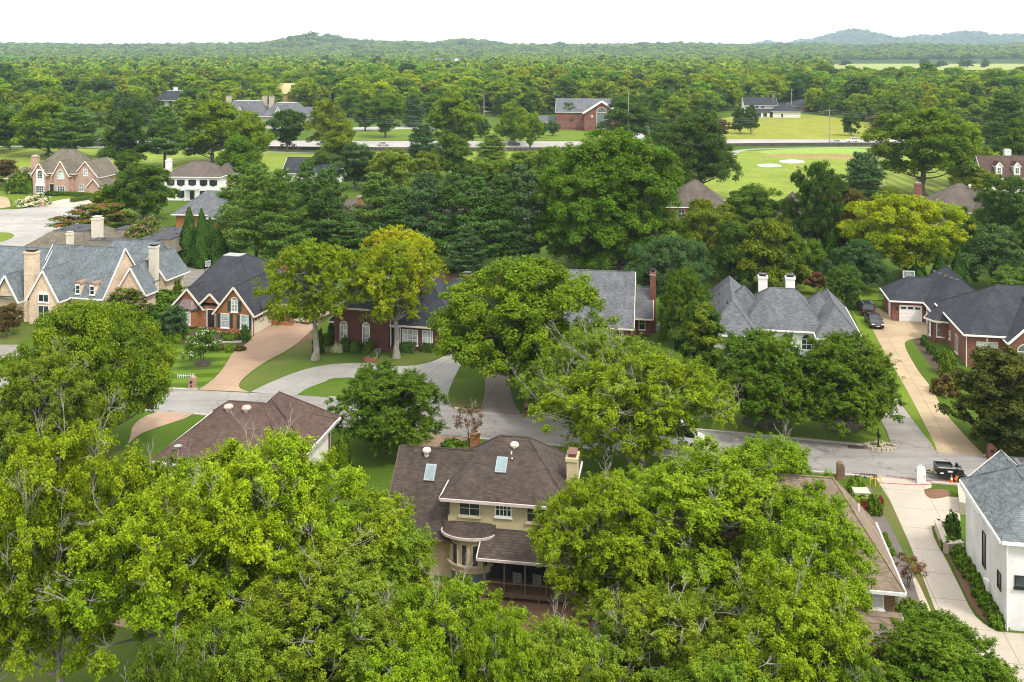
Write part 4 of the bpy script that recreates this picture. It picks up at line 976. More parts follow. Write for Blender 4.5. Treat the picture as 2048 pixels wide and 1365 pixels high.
# --- grey roofed house with a tall brick chimney
h = House("grey_gable_house", "brick house with broad grey gable roof and one tall brick chimney", "house", G(1267,651,3.2), -9)
h.walls(-14, .4, -.3, 12.2, 0, 3.1, B_RED); h.gable(-14, .4, -.3, 12.2, 3.1, 8.5, 'u', R_GREYL, B_RED, rake=CREAMW)
h.walls(-.3, 6.9, 2.0, 13, 0, 2.8, B_RED); h.gable(-.3, 6.2, 2.0, 13.4, 2.8, 5.7, 'u', R_GREYL, B_RED, ends=(0, 1), rake=CREAMW)
h.chimney(2.3, 8.8, .75, 1.3, 0, 8.1, B_RED, BLACK, band=7.7, capm=WHITE); h.window('f', .4, -2.2, .9, 1.4, 1.5, 2, 2); h.window('f', .4, -6, .9, 1.4, 1.5, 2, 2); h.window('f', 6.9, .9, .8, .7, 1.5, 1, 2)
h = House("air_conditioner", "grey air conditioner box beside the brick chimney house", "air conditioner", G(1311,661), -9)
h.part("cabinet", plain("ac_cabinet", (.25,.29,.32), .5), lambda b: b.box(-.45,-.45,0,.45,.45,.9), .03); h.part("fan_grille", BLACK, lambda b: b.lathe([(.36,0),(.36,.05),(.1,.07)], 12, (0,0,.9)))

# --- white house under the grey many-hipped roof
h = House("grey_hip_house", "white house under a wide grey many-hipped roof with two white chimneys", "house", G(1487,655,3.3), -11)
WS = plain("white_stucco", (.75,.74,.71), .7, var=.04)
h.walls(.2, .4, 9.6, 12, 0, 3.3, WS); h.hip(.2, .4, 9.6, 12, 3.25, 7.3, R_GREY, ridge=((3.5, 4.6), (6.5, 4.6)))
h.walls(-3.6, -2.6, .3, 16, 0, 3.2, WS); h.hip(-3.9, -2.8, 1.2, 17.5, 3.2, 6.3, R_GREY, ridge=((-1.3, 1.0), (-1.3, 14.5))); h.hip(-2.6, 3.8, 3.2, 9.6, 3.2, 6.9, R_GREY, gutter=False)
h.walls(9.3, -1.6, 13.0, 12, 0, 3.2, WS); h.hip(8.9, -1.9, 13.4, 12.6, 3.2, 6.3, R_GREY, ridge=((11.1, 1.2), (11.1, 9.6))); h.hip(7.0, 3.6, 12.4, 9.4, 3.2, 6.5, R_GREY, gutter=False)
for a in (5.2, 7.6): h.window('f', .4, a, .9, 1.1, 1.2, 2, 2, WHITE, GLASS, arch=True)
h.window('f', .4, 2.4, .9, 1.2, 1.6, 2, 2); h.window('f', -2.6, -1.6, .8, 1.4, 1.6, 2, 2); h.window('f', -1.6, 11.1, .8, 1.4, 1.6, 2, 2)
for (u, v) in ((2.8, 8.0), (6.3, 8.2)): h.chimney(u, v, 1.15, 1.15, 4, 8.0, WS, BLACK)
for (u, v, z) in ((-2.8, 9.5, 4.7), (-2.9, 5.8, 4.6), (-1.9, 1.6, 5.6)): h.pipe(u, v, z, .5, BLACK)

# --- red brick house with the white garage doors
h = House("red_brick_house", "large red brick house with charcoal roof and white garage doors", "house", G(1929,667,4.07), -11)
h.walls(.35, .35, 17, 14.2, 0, 4.05, B_RED); h.hip(.35, .35, 17, 14.2, 4.0, 8.4, R_DARK, oh=.4, ridge=((5.6, 7.2), (12, 7.2)))
h.gable(4.7, -1.4, 11.5, 7, 4.05, 7.4, 'v', R_DARK, B_RED, ends=(1, 0)); h.walls(4.7, -1.4, 11.5, 2, 0, 4.07, B_RED)
h.window('f', -1.4, 6.3, 1.0, 1.7, 1.6, 1, 1, CREAMW, GLASSB, arch=True); h.window('f', .35, 2.6, 1.5, 2.2, 1.5, 2, 3, CREAMW, BLIND)
h.part("keystone", CREAMW, lambda b: (b.box(2.5,.27,3.15,2.7,.34,3.5), b.box(6.2,-1.5,3.65,6.4,-1.42,4.05)))
h.window('l', .35, 10.6, 2.5, .75, 1.35, 2, 2, CREAMW, BLIND); h.window('l', .35, 5.0, .35, 1.2, 2.0, 2, 4, CREAMW, DKGREEN); h.window('l', .35, 8.4, 1.0, .5, .9, 1, 2, CREAMW, BLIND)
# turret bay
def tur(b): b.prism([(.4,9.4),(-1.2,9.7),(-1.8,10.9),(-1.2,12.1),(.4,12.4)], 0, 3.0)
h.part("bay_wall", B_RED, tur)
def turr(b):
    e = [(.5,9.0),(-1.4,9.3),(-2.2,10.9),(-1.4,12.5),(.5,12.8)]
    for p, q in zip(e, e[1:]): b.poly([(*q,3.0),(*p,3.0),(-.1,10.9,4.9)]); b.poly([(*q,2.82),(*p,2.82),(*p,3.0),(*q,3.0)])
    b.poly([(.5,9.0,3.0),(.5,12.8,3.0),(-.1,10.9,4.9)]); b.poly([(*p,2.82) for p in e])
h.part("bay_roof", R_DARK, turr)
h.part("bay_gutter", CREAMW, lambda b: [b.bar((*p,2.86),(*q,2.86),.1,.2) for p, q in (((.45,8.95),(-1.45,9.25)),((-1.45,9.25),(-2.26,10.9)),((-2.26,10.9),(-1.45,12.55)))])
h.window('f', 9.62, -.45, .9, .95, 1.6, 1, 2, WHITE, GLASSB); h.window('l', -1.62, 10.3, .9, .5, 1.6, 1, 2, WHITE, BLIND)
# garage wing
h.walls(-.2, 14.2, 7.5, 28, 0, 2.95, B_RED); h.walls(-4.6, 19.4, -.2, 26, 0, 2.95, B_RED)
h.hip(-4.6, 19.4, 4, 26, 2.95, 5.5, R_DARK, oh=.4, ridge=((-1.9, 22.7), (3, 22.7))); h.hip(-.2, 14.2, 7.5, 28, 2.97, 7.0, R_DARK, oh=.4, ridge=((3.6, 18.2), (3.6, 24)))
h.garage('f', 19.4, -2.2, 0, 2.75, 2.15); h.garage('l', -.2, 17.9, 0, 2.2, 2.1); h.garage('l', -.2, 15.5, 0, 2.1, 2.1); h.door('l', -4.6, 21.3, 0, .9, 2.0, WHITE)
h.part("wall_lantern", BLACK, lambda b: (b.box(-4.1,19.2,1.6,-3.9,19.4,1.95), b.box(-.5,19.2,1.6,-.3,19.4,1.95)))
for k in range(5): h.vent(1.6 + .45*k, 22.5 - 1.25*k, 6.4, low=True, mat_=DKG)
h.downpipe(.28, .28, 0, 3.9, CREAMW)
h.part("front_bench", WHITE, lambda b: b.box(4.9,-2.2,0,7.7,-1.42,.9))

# --- buff brick manor
h = House("buff_brick_house", "long buff brick house with steep blue-grey roof, dormers and two tall chimneys", "house", G(203,603,4), -14)
h.walls(-13.5, 3.0, -1.9, 12, 0, 4, B_BUFF); h.gable(-13.5, 3.0, -1.9, 12.0, 4.0, 9.6, 'u', R_BLUE, B_BUFF, rake=WHITE, oh=.15)
h.walls(-11.9, .6, -7.4, 6, 0, 4, B_BUFF); h.gable(-11.9, .6, -7.4, 8.5, 4.0, 7.6, 'v', R_BLUE, B_BUFF, ends=(1, 0), rake=WHITE, oh=.2)
h.window('f', .6, -9.6, 3.2, 1.5, .95, 2, 1, WHITE, GLASS); h.window('f', .6, -9.6, .6, 1.6, 2.0, 2, 2, WHITE, GLASS); h.part("arch_panel", WHITE, lambda b: b.poly([(-9.6+.95*math.cos(t), .55, 4.25+.45*math.sin(t)) for t in np.linspace(0, math.pi, 12)]))
for a in (-5.9, -3.6):
    h.walls(a-.42, 2.85, a+.42, 5, 4.0, 5.35, B_BUFF, "dormer"); h.window('f', 2.85, a, 4.05, .6, 1.0, 1, 2, WHITE, GLASS)
    h.part("dormer_roof", plain("dormer_copper", (.26,.17,.13)), lambda b: [b.poly([(a+.55*math.cos(t),2.7,5.3+.4*math.sin(t)),(a+.55*math.cos(t+.4),2.7,5.3+.4*math.sin(t+.4)),(a+.55*math.cos(t+.4),5.6,5.3+.4*math.sin(t+.4)),(a+.55*math.cos(t),5.6,5.3+.4*math.sin(t))]) for t in np.arange(0, 3.0, .4)] + [b.poly([(a+.55*math.cos(t),2.7,5.3+.4*math.sin(t)) for t in np.arange(0, 3.2, .4)])])
    h.part("dormer_arch", WHITE, lambda b: b.box(a-.4,2.72,5.14,a+.4,2.86,5.36))
h.walls(-2.2, 6.5, 2.0, 9.2, 0, 4, B_BUFF); h.gable(-2.2, 6.5, 2.0, 9.2, 4.0, 7.2, 'v', R_BLUE, B_BUFF, ends=(1, 0), oh=.2)
h.walls(-6.6, 11, -2.8, 17, 0, 3.2, B_BUFF); h.gable(-6.8, 9, -2.6, 17.2, 3.2, 5.8, 'v', R_BLUE, None, ends=(0, 0), rake=None, eo=.2); h.walls(-6.6, 16.9, -1.7, 22, 0, 3.4, B_BUFF); h.gable(-6.7, 16.9, -1.6, 23, 3.4, 6.5, 'v', R_BLUE, B_BUFF, ends=(1, 0), oh=.2)
h.walls(-17, 17.5, -5.2, 26.6, 0, 2.9, B_BUFF); h.hip(-17, 17.5, -5.2, 26.6, 2.85, 7.4, R_BLUE, ridge=((-14, 22), (-6.2, 22.6)), oh=.3, gut=DKG)
h.window('f', 6.5, 1.4, 1.2, .6, 2.6, 1, 3, WHITE, GLASS); h.window('r', -5.2, 21, 1.1, .8, 1.1, 1, 2, WHITE, GLASS); h.window('r', -5.2, 24.3, 1.1, .8, 1.1, 1, 2, WHITE, GLASS)
h.chimney(-3.0, 16.2, 1.15, 1.0, 0, 8.1, CREAMCH, BLACK); h.chimney(-12.6, 1.9, 1.65, 1.1, 0, 9.7, B_BUFF, BLACK, band=6.6, capm=CREAMW)
h.walls(-24, 2.2, -13.5, 12, 0, 3.6, B_BUFF); h.gable(-24, 2.2, -13.5, 12, 3.6, 9.0, 'u', R_BLUE, B_BUFF, oh=.2); h.gable(-17.5, .6, -13.8, 6, 3.6, 6.6, 'v', R_BLUE, B_BUFF, ends=(1, 0))
for (u, v) in ((-7.2, 2.9), (-2.4, 2.9)): h.downpipe(u, v, 0, 3.9, plain("brown_downpipe", (.08,.055,.04)))

# --- low house with flat-topped roof
h = House("flat_top_house", "low house with tan and charcoal flat-topped roofs and cream chimneys", "house", G(140,500,3.2), -10)
h.walls(-9, 0, 12, 14, 0, 3.0, CREAMCH); FT = shingle("charcoal_flat", (.075,.078,.085), speck=.15)
h.hip(-9, -1, 3.5, 14, 3.0, 5.6, R_SAND, flat=(-5.6, 3.5, .2, 10), ridge=((-5,3),(0,3)), gutter=False); h.hip(1.5, -1, 15, 5, 3.0, 4.7, R_SAND, flat=(3.2, .8, 14.8, 3.2), ridge=((4,1),(12,1)), gutter=False)
h.hip(9.5, 2, 18, 15, 3.0, 4.7, R_SAND, flat=(11, 3.5, 16.5, 13.5), ridge=((12,4),(15,4)), gutter=False); h.hip(0, 9.5, 16, 16, 3.0, 4.7, R_SAND, flat=(1.6, 11, 15, 14.6), ridge=((3,12),(12,12)), gutter=False)
for (a, b_, c_, d_, z) in ((-5.7,3.4,.3,10.1,5.68),(3.1,.7,14.9,3.3,4.78),(10.9,3.4,16.6,13.6,4.79),(1.5,10.9,15.1,14.7,4.785)): h.part("roof_deck", FT, lambda b: b.box(a,b_,z-.02,c_,d_,z+.05))
h.chimney(2.2, 4.6, 1.5, 1.4, 2, 8.0, CREAMCH, CREAMCH); h.chimney(.4, -.6, .9, .9, 2, 6.2, CREAMCH, CREAMCH)
for (u, v, z) in ((-4.5,4.5,5.75),(-3,7,5.75),(-1,9,5.75),(5,2,4.85),(8,1.6,4.85),(12,2.4,4.85),(12,6,4.85),(15,9,4.85),(13,12,4.85),(6,12.5,4.85),(9,13,4.85)): h.vent(u, v, z, low=True, mat_=BLACK)

# --- pink brick house by the cul-de-sac
h = House("pink_brick_house", "pink brick two-storey house with tan hipped roof facing the cul-de-sac", "house", G(62,388), -10)
R_OLD = R_SAND
h.walls(0, 0, 12, 12, 0, 5.6, B_PINK); h.hip(0, 0, 12.5, 12, 5.6, 11.2, R_OLD, ridge=((4.6, 6.0), (8.8, 6.0)), gut=CREAMW)
for (a0, a1, zr) in ((1.2, 5.0, 8.3), (7.2, 11.4, 9.0)):
    h.walls(a0, -.9, a1, 4, 0, 5.62, B_PINK); h.gable(a0, -.9, a1, 5, 5.6, zr, 'v', R_OLD, B_PINK, ends=(1, 0), rake=CREAMW)
h.walls(12, .8, 18.4, 9, 0, 5.0, B_PINK); h.gable(11.8, .8, 18.6, 10, 5.0, 8.8, 'v', R_OLD, B_PINK, ends=(1, 1), rake=CREAMW); h.walls(17, -1, 20, 5, 0, 2.8, B_PINK); h.gable(17, -1, 20.3, 5, 2.8, 4.6, 'v', R_OLD, B_PINK, ends=(1, 0), rake=CREAMW)
h.walls(-5, 4, 0, 12, 0, 3.6, B_PINK); h.hip(-6, 3.5, .5, 12.5, 3.6, 7.0, R_OLD, gut=CREAMW); h.hip(-11, 5, -5, 12, 3.2, 5.8, R_OLD, gut=CREAMW); h.walls(-10.5, 5.5, -5, 12, 0, 3.2, B_PINK)
h.part("bay_front", WHITE, lambda b: (b.box(2.0,-1.0,.2,4.7,-.88,2.9), b.box(2.2,-.99,2.9,4.5,-.88,6.6)))
h.window('f', -1.0, 3.3, .5, 2.1, 1.7, 4, 3, WHITE, GLASS, plain("sage_shutter", (.36,.40,.36))); h.window('f', -1.0, 3.3, 4.3, 1.3, 1.3, 2, 3, WHITE, GLASS, arch=True)
h.window('f', -.9, 9.3, .5, 1.8, 1.8, 4, 3, WHITE, GLASS, plain("sage_shutter", (.36,.40,.36))); h.window('f', -.9, 9.2, 4.3, 1.9, 1.3, 3, 3, WHITE, BLIND, arch=True)
h.door('f', 0, 6.1, .4, 1.2, 2.3); h.window('f', .8, 15.2, 5.0, 1.1, 1.6, 2, 2, WHITE, BLIND); h.window('f', .8, 14.0, 1.0, 1.3, 1.7, 2, 2, WHITE, BLIND)
h.part("round_window", GLASS, lambda b: b.poly([(6.2+.4*math.cos(t), -.02, 5.0+.5*math.sin(t)) for t in np.arange(0, 6.28, .5)]))
h.chimney(-1.3, 3.6, 1.7, 1.1, 0, 9.4, B_PINK, CREAMCH)

# --- white house with the hipped roof
h = House("white_hip_house", "white two-storey house with black shutters and taupe hipped roof", "house", G(329,401), -4)
h.walls(0, 0, 14, 10, 0, 6, WS); h.hip(0, 0, 14, 10, 6, 9.2, R_TAUPE, oh=.4); h.walls(13, 4, 15, 12, 0, 6, WS); h.hip(11, 4, 15.4, 13, 6, 8.6, R_TAUPE, oh=.4)
for a in (1.6, 4.2, 7.1, 10.0, 12.5): h.window('f', 0, a, 3.9, .8, 1.2, 2, 3, BLACK, GLASS, BLACK)
for a in (1.6, 4.2, 10.0, 12.5): h.window('f', 0, a, .9, .8, 1.5, 2, 3, BLACK, GLASS, BLACK)
h.door('f', 0, 7.1, .2, 1.2, 2.2); h.part("portico", WHITE, lambda b: (b.box(5.4,-1.2,2.9,8.8,0,3.15), b.box(5.6,-1.1,0,5.8,-.9,2.9), b.box(8.4,-1.1,0,8.6,-.9,2.9)))
h.chimney(-.6, 4, 1.1, 1.6, 0, 9.6, WS, WS)
# --- brick house by the arborvitae
h = House("hip_brick_cottage", "orange brick house with grey roof beside the tall arborvitae", "house", G(352,460), -6)
h.walls(0, 0, 9, 9, 0, 3.4, B_ORANGE); h.hip(-.2, -.2, 12, 9.5, 3.4, 7.6, R_TAUPE if 0 else R_GREY, oh=.5); h.walls(8.5, -2.5, 13, 6, 0, 3.2, B_ORANGE); h.hip(8, -3, 13.5, 6, 3.2, 5.4, R_GREY)
h.window('f', 0, 3, .9, 1.2, 1.5, 2, 2); h.window('f', 0, 6.4, .9, 1.2, 1.5, 2, 2); h.window('f', -2.5, 10.8, .9, 1.4, 1.6, 2, 2)

# --- houses seen between the trees
def small_house(name, label, px, py, yaw, wu, wv, ze, zr, wallm, roofm, kind='hip', chim=None, wins=(), gut=WHITE):
    k = House(name, label, "house", G(px, py), yaw)
    k.walls(0, 0, wu, wv, 0, ze, wallm)
    if kind == 'hip': k.hip(0, 0, wu, wv, ze, zr, roofm, gut=gut)
    else: k.gable(0, 0, wu, wv, ze, zr, kind, roofm, wallm)
    for (a, z, w_, h_) in wins: k.window('f', 0, a, z, w_, h_, 2, 2)
    if chim: k.chimney(*chim)
    return k
B_TAN = brick("tan_brick", (.34,.22,.15), (.40,.30,.22))
k = small_house("pine_shaded_house", "brick house with brown roof glimpsed between the pines", 672, 482, -8, 14, 12, 3.0, 7.4, B_TAN, R_TAUPE, 'u', (3.6, 4, 1, 1, 3, 8.0, B_ORANGE), [(4,.8,1.4,1.6)])
k.gable(2.2, -4, 6.2, 4, 3.0, 5.8, 'v', R_TAUPE, B_TAN, ends=(1, 0)); k.walls(2.2, -4, 6.2, 2, 0, 3, B_TAN); k.window('f', -4, 4.2, .6, 1.8, 2.0, 2, 2, TANTR)
small_house("pine_backed_house", "tan brick house almost hidden behind the row of pines", 830, 455, -8, 30, 12, 3.0, 7.6, B_TAN, R_TAUPE, 'u', None, [(5,.8,1.4,1.6),(12,.8,1.4,1.6),(20,.8,1.4,1.6)])
small_house("slate_roof_house", "low house with dark grey roof behind the tall pines", 565, 366, -5, 16, 11, 3, 6.6, WS, R_DARK, 'u')
k = small_house("plum_roof_house", "house with plum-brown roof under the big dark oak", 1335, 442, -6, 13, 12, 3.2, 8.3, B_ORANGE, R_TAUPE, 'hip', None, [(3,.8,1.4,1.6),(9,.8,1.4,1.6)])
small_house("steep_roof_house", "house with steep brown roof hidden in dark trees", 1540, 490, -10, 10, 12, 3.2, 9.4, B_TAN, R_TAUPE, 'hip')
k = small_house("ridge_vent_house", "tan house with brown hipped roof and brick chimney behind the golden tree", 1868, 455, -9, 14, 13, 3.4, 8.6, B_TAN, R_TAUPE, 'hip', (-1.5, 7, 1.4, 1.0, 0, 8.2, B_RED), [(3,.8,1.2,1.5)], gut=CREAMW)
k.gable(7.5, -3, 13.5, 7, 3.4, 7.2, 'v', R_TAUPE, B_TAN, ends=(1, 0), rake=CREAMW); k.walls(7.5, -3, 13.5, 2, 0, 3.4, B_TAN); k.vent(8.6, 5, 8.2, .3, WHITE)
k = House("white_dormer_house", "white house with red-brown roof and two white dormers", "house", G(1968,385), -4)
k.walls(0, 0, 22, 9, 0, 4.2, WS); k.gable(0, 0, 22, 9, 4.2, 9.2, 'u', R_RED, WS); k.chimney(8.2, 5.5, 1.7, 1.2, 6, 10.6, WS, WS)
for a in (4.0, 8.6, 13.2):
    k.walls(a-.8, .3, a+.8, 3.5, 4.2, 7.0, WS, "dormer"); k.gable(a-.8, .3, a+.8, 4, 7.0, 8.0, 'v', R_RED, WS, ends=(1, 0), oh=.1, eo=.15); k.window('f', .3, a, 5.0, .8, 1.4, 2, 2, WHITE, GLASSB); k.window('f', 0, a, 1, 1, 1.7, 2, 2)

# --- across the highway
k = House("brick_church", "large red brick church with grey gabled roofs and a tall arched window", "church", G(1112,262), -6)
SC = 1.0
k.walls(0, 6, 36, 26, 0, 8.5, B_RED); k.gable(0, 6, 36, 26, 8.5, 14.2, 'u', R_GREY, B_RED, rake=WHITE, oh=.8, th=.5)
k.walls(13, 0, 29, 10, 0, 8.5, B_RED); k.gable(13, 0, 29, 16, 8.5, 14.0, 'v', R_GREY, B_RED, ends=(1, 0), rake=None, oh=.8, th=.5)
k.part("rake_board", WHITE, lambda b: (b.bar((12.3,-.85,8.1),(21,-.85,13.7),.2,.9), b.bar((29.7,-.85,8.1),(21,-.85,13.7),.2,.9)))
k.window('f', 0, 21, 1.2, 4.2, 7.2, 3, 5, plain("stone_surround", (.5,.4,.32)), GLASSB, arch=True, fw=.4); k.window('l', 0, 16, 2, 2, 6, 2, 3, WHITE, GLASSB)
for a in (16.5, 25.5): k.window('f', 0, a, 6.5, .8, .8, 1, 1, WHITE, BLIND)
k = House("low_church_hall", "low grey-roofed hall beside the brick church", "hall", G(1063,257), -6); k.walls(0, 0, 16, 10, 0, 3.2, B_RED); k.gable(0, 0, 16, 10, 3.2, 5.6, 'u', R_GREYL, B_RED)
k = House("white_farmhouse", "white farmhouse with dark grey roofs at the top of the hay field", "house", G(1491,235), -4); k.r.scale = (.82, .82, .82)
k.walls(0, 6, 22, 16, 0, 8, WS); k.gable(0, 5, 22, 17, 8, 13, 'u', R_DARK, WS, oh=.3, ends=(1, 1)); k.walls(3, 0, 16, 6, 0, 3.6, WS)
def fr(b):
    A = [(2.5,-.6,3.6),(22,-.6,3.6),(22,6,5.4),(2.5,6,5.4)]; B = [(x,y,z-.3) for x,y,z in A]; b.poly(A); b.poly(B[::-1]); [b.poly([B[i],B[(i+1)%4],A[(i+1)%4],A[i]]) for i in range(4)]
k.part("porch_roof", R_DARK, fr); k.walls(18, -1, 36, 11, 0, 4, WS); k.hip(17.5, -1.5, 36.5, 11.5, 4, 8.5, R_DARK); k.gable(19, 9, 30, 17, 4.5, 9, 'u', R_DARK, WS); k.walls(19, 9, 30, 17, 0, 4.6, WS)
for a in (5, 8.6, 12.4): k.window('f', 6, a, 5.9, 1.6, 1.5, 2, 1, WHITE, GLASS)
for a in (5, 9, 13): k.window('f', 0, a, .4, 2.6, 2.6, 1, 1, WHITE, GLASS, sill=False)
k.door('f', -1, 24, .2, 1.3, 2.3)
k = House("dark_ranch_house", "low brick ranch house with blue-grey roof beside the wood", "house", G(1583,224), -4); k.walls(0, 0, 30, 14, 0, 3.6, B_TAN); k.hip(-1, -1, 31, 15, 3.6, 7.2, R_DARK); k.gable(8, -3, 15, 8, 3.6, 7, 'v', R_DARK, B_DARK, ends=(1, 0)); k.walls(8, -3, 15, 2, 0, 3.6, B_DARK)
k = House("mansard_mansion", "cream mansion with steep grey roofs and three stone chimneys", "house", G(444,257), -5)
k.walls(0, 0, 38, 14, 0, 6, CREAMCH); k.hip(-1, -1, 22, 15, 6, 12.8, R_GREY, flat=(4, 4, 17, 10), ridge=((4,4),(17,4))); k.hip(20, -2, 39, 15, 6, 12.0, R_GREY, flat=(25, 4, 34, 10), ridge=((25,4),(34,4)))
for a in (9.5, 28.0): k.walls(a-2, -2.2, a+2, 4, 0, 6.6, CREAMCH); k.gable(a-2, -2.2, a+2, 6, 6.6, 10.4, 'v', R_GREY, CREAMCH, ends=(1, 0)); k.window('f', -2.2, a, 6.2, 1.3, 2, 2, 2); k.window('f', -2.2, a, 1.2, 1.6, 3, 2, 3)
for (u, v) in ((1, 6), (18, 8), (22.5, 5)): k.chimney(u, v, 2.0, 2.0, 6, 15.0, plain("stone_chimney", (.42,.36,.29)), DKG)
k = House("villa_wing", "grey roofed wing beyond the mansion and dark oak", "house", G(552,252), -5); k.walls(0, 0, 26, 12, 0, 4, CREAMCH); k.hip(-1, -1, 27, 13, 4, 9, R_GREY)
k = House("slate_villa", "cream villa with dark slate roof deep in the wood", "house", G(312,222), -3); k.walls(0, 0, 34, 16, 0, 6.5, CREAMCH); k.hip(-1, -1, 35, 17, 6.5, 12, R_DARK, flat=(4, 5, 30, 11), ridge=((4,5),(30,5)))
k.gable(14, -2, 19, 8, 6.5, 9.8, 'v', R_DARK, CREAMCH, ends=(1, 0)); k.walls(14, -2, 19, 3, 0, 6.5, CREAMCH); [k.window('f', 0, a, 2.5, 2.4, 3.2, 3, 3) for a in (4, 9, 24, 29)]; k.door('f', -2, 16.5, .3, 2, 4); k.chimney(9, 8, 2, 2, 8, 14, WS, DKG)
k = House("half_built_house", "half built house of bare yellow wood in the trees", "house", G(548,214), -3); k.walls(0, 0, 17, 12, 0, 9, plain("bare_sheathing", (.55,.38,.16))); k.gable(0, 0, 17, 12, 9, 15, 'u', plain("bare_sheathing_roof", (.55,.40,.20)), plain("bare_sheathing", (.55,.38,.16)))
k = House("far_grey_house", "distant pale house with long grey roof in the woods", "house", G(855,136), 0); k.walls(0, 0, 75, 22, 0, 11, WS); k.gable(0, 0, 75, 22, 11, 19, 'u', R_GREY, WS); k.gable(48, -6, 66, 12, 11, 20, 'v', R_GREY, WS, ends=(1, 0)); k.walls(48, -6, 66, 4, 0, 11, WS)
random.seed(23)
# ------------------------------------------------------------------ trees one by one
TINT = dict(Z=(.058,.070,.014), Y=(.212,.300,.011), L=(.165,.245,.022), M=(.088,.158,.012), D=(.056,.112,.016), O=(.128,.172,.015), B=(.076,.138,.055), P=(.075,.145,.032),
            Q=(.105,.185,.032), G=(.42,.39,.010), E=(.130,.212,.007), F=(.175,.235,.006), R=(.125,.085,.03), V=(.104,.188,.012), A=(.052,.118,.017))
def jit(c, k=.12):
    q = random.uniform(1-k, 1+k); return tuple(max(.004, x*q*random.uniform(1-k*.5, 1+k*.5)) for x in c)
def tree(name, kind, var, cx, by, ty, wpx, tint, yel, label, group=None, cat='tree'):
    x, D = G(cx, by); h = zat(ty, D); return plant(name, kind, var, x, D, h, wpx*D/F, jit(TINT[tint], .16 if name == 'ash_tree' else .07), yel, label, cat, group)

FOREG = "tall ash-like trees round the back gardens"
ASH = [  # var, cx, base, top, width, tint, yellow, label
 (0, 520,1330,846,395,'Y',.45,"yellow-green tree with grey dead twigs before the red-brown roof"),
 (1, 120,1460,838,350,'Y',.30,"pale yellow-green tree with many bare twigs below the dark oak"),
 (3,  85,1020,692,250,'L',.25,"light green tree beside the dark green oak at the street corner"),
 ("h", 318,1450,925,370,'Y',.35,"broad twiggy tree above the dirt patch and gravel pad"),
 (2, 752,1275,996,300,'L',.45,"yellowing tree covering the low wing of the tan house"),
 (1, 650,1490,1118,400,'L',.30,"twiggy tree in front of the brown patio"),
 (0, 890,1540,1150,330,'Y',.25,"bright green tree in front of the tan house's bay window"),
 (4,1195,1275,952,265,'Y',.12,"rounded bright green tree beside the screened porch"),
 (0,1410,1240,885,430,'Y',.08,"very broad bright green tree between the porch and the brown roof"),
 (2,1612,1340,985,318,'Y',.06,"bright green tree leaning over the tan-brown roof"),
 (4,1545,1165,872,250,'Y',.10,"bright green tree next to the brick pillar mailbox by the street"),
 (1,1345,1500,1188,340,'L',.35,"yellow-flecked tree with upright dead twigs below the hidden brick house"),
 (0,1590,1540,1120,380,'Y',.10,"dense bright green tree in front of the brown-roofed brick house"),
 (3, -10,1440,965,230,'L',.30,"pale twiggy tree rising over the shaded lawn"),
 (2, 470,1590,1225,260,'L',.30,"low green tree with a forked bare branch beside the shaded lawn"),
 (4,1105,1640,1245,300,'L',.35,"twiggy tree below the porch stairs"),
 (3, 390,1180,905,250,'L',.30,"green tree close to the white house's gutter"),
 (2,1310,1120,930,230,'Y',.05,"round bright green tree nearest the tan chimney"),
 (3,1690,1620,1290,220,'V',.05,"darker green tree by the low porch roof"),
 (2, 830,1640,1270,330,'Y',.30,"bright tree with dead grey leaders in front of the patio"),
 (3,1480,1640,1290,300,'L',.25,"low light green tree below the brick house windows"),
 (2,1010,1660,1225,230,'Y',.15,"small bright tree between the patio and porch stairs"),
 (0, 340,1700,1262,240,'M',.15,"low mid green tree at the edge of the shaded lawn"),
 (4, 600,1180,930,190,'L',.35,"small twiggy tree before the white end wall"),
]
for (v, cx, by, ty, wp, t, y, lb) in ASH: tree("ash_tree", 'ashhigh' if v == 'h' else 'ash', 0 if v == 'h' else v, cx, by, ty, wp, t, y, lb, FOREG)
tree("small_maple", 'maple', 1, 1885, 1440, 1255, 300, 'V', .2, "low dark green maple beside the cream driveway")
T = tree
T("oak_tree", 'oak', 0, 180, 915, 592, 300, 'E', .25, "big dark olive oak beside the street and striped lawn")
T("street_tree", 'street', 0, 1272, 952, 706, 378, 'Y', .30, "light green street tree with forked grey trunks and bare twigs")
T("street_tree", 'street', 1, 1205, 915, 652, 300, 'L', .15, "soft green tree standing behind the forked street tree")
T("maple_tree", 'maple', 0, 770, 905, 728, 232, 'M', .12, "round mid green maple beside the grey circular driveway")
T("elm_tree", 'elm', 1, 630, 720, 474, 215, 'F', .35, "tall tree with bare grey trunk beside the orange brick house")
T("elm_tree", 'elm', 0, 793, 716, 470, 200, 'F', .9, "golden-topped tree with grey trunk before the dark brick house")
T("elm_tree", 'elm', 1, 800, 640, 448, 165, 'G', .8, "yellow crown standing behind the golden-topped tree")
T("oak_tree", 'oak', 2, 1064, 795, 514, 372, 'E', .22, "large green oak over the brown driveway")
T("magnolia_tree", 'magnolia', 0, 1402, 758, 597, 120, 'A', .45, "dark conical magnolia beside the grey-roofed white house")
T("maple_tree", 'maple', 1, 1528, 856, 658, 225, 'M', .15, "one of two matching maples in round mulch beds, beside the street tree")
T("maple_tree", 'maple', 2, 1692, 866, 662, 235, 'M', .15, "one of two matching maples in round mulch beds, beside the worn driveway")
T("magnolia_tree", 'magnolia', 1, 2002, 893, 690, 200, 'Z', .18, "brown-tinged round magnolia before the red brick house")
T("oak_tree", 'oak', 3, 1342, 640, 465, 160, 'B', .0, "blue-green spreading tree behind the tall brick chimney")
T("maple_tree", 'maple', 1, 1370, 690, 530, 110, 'M', .12, "mid green tree beside the chimney and magnolia")
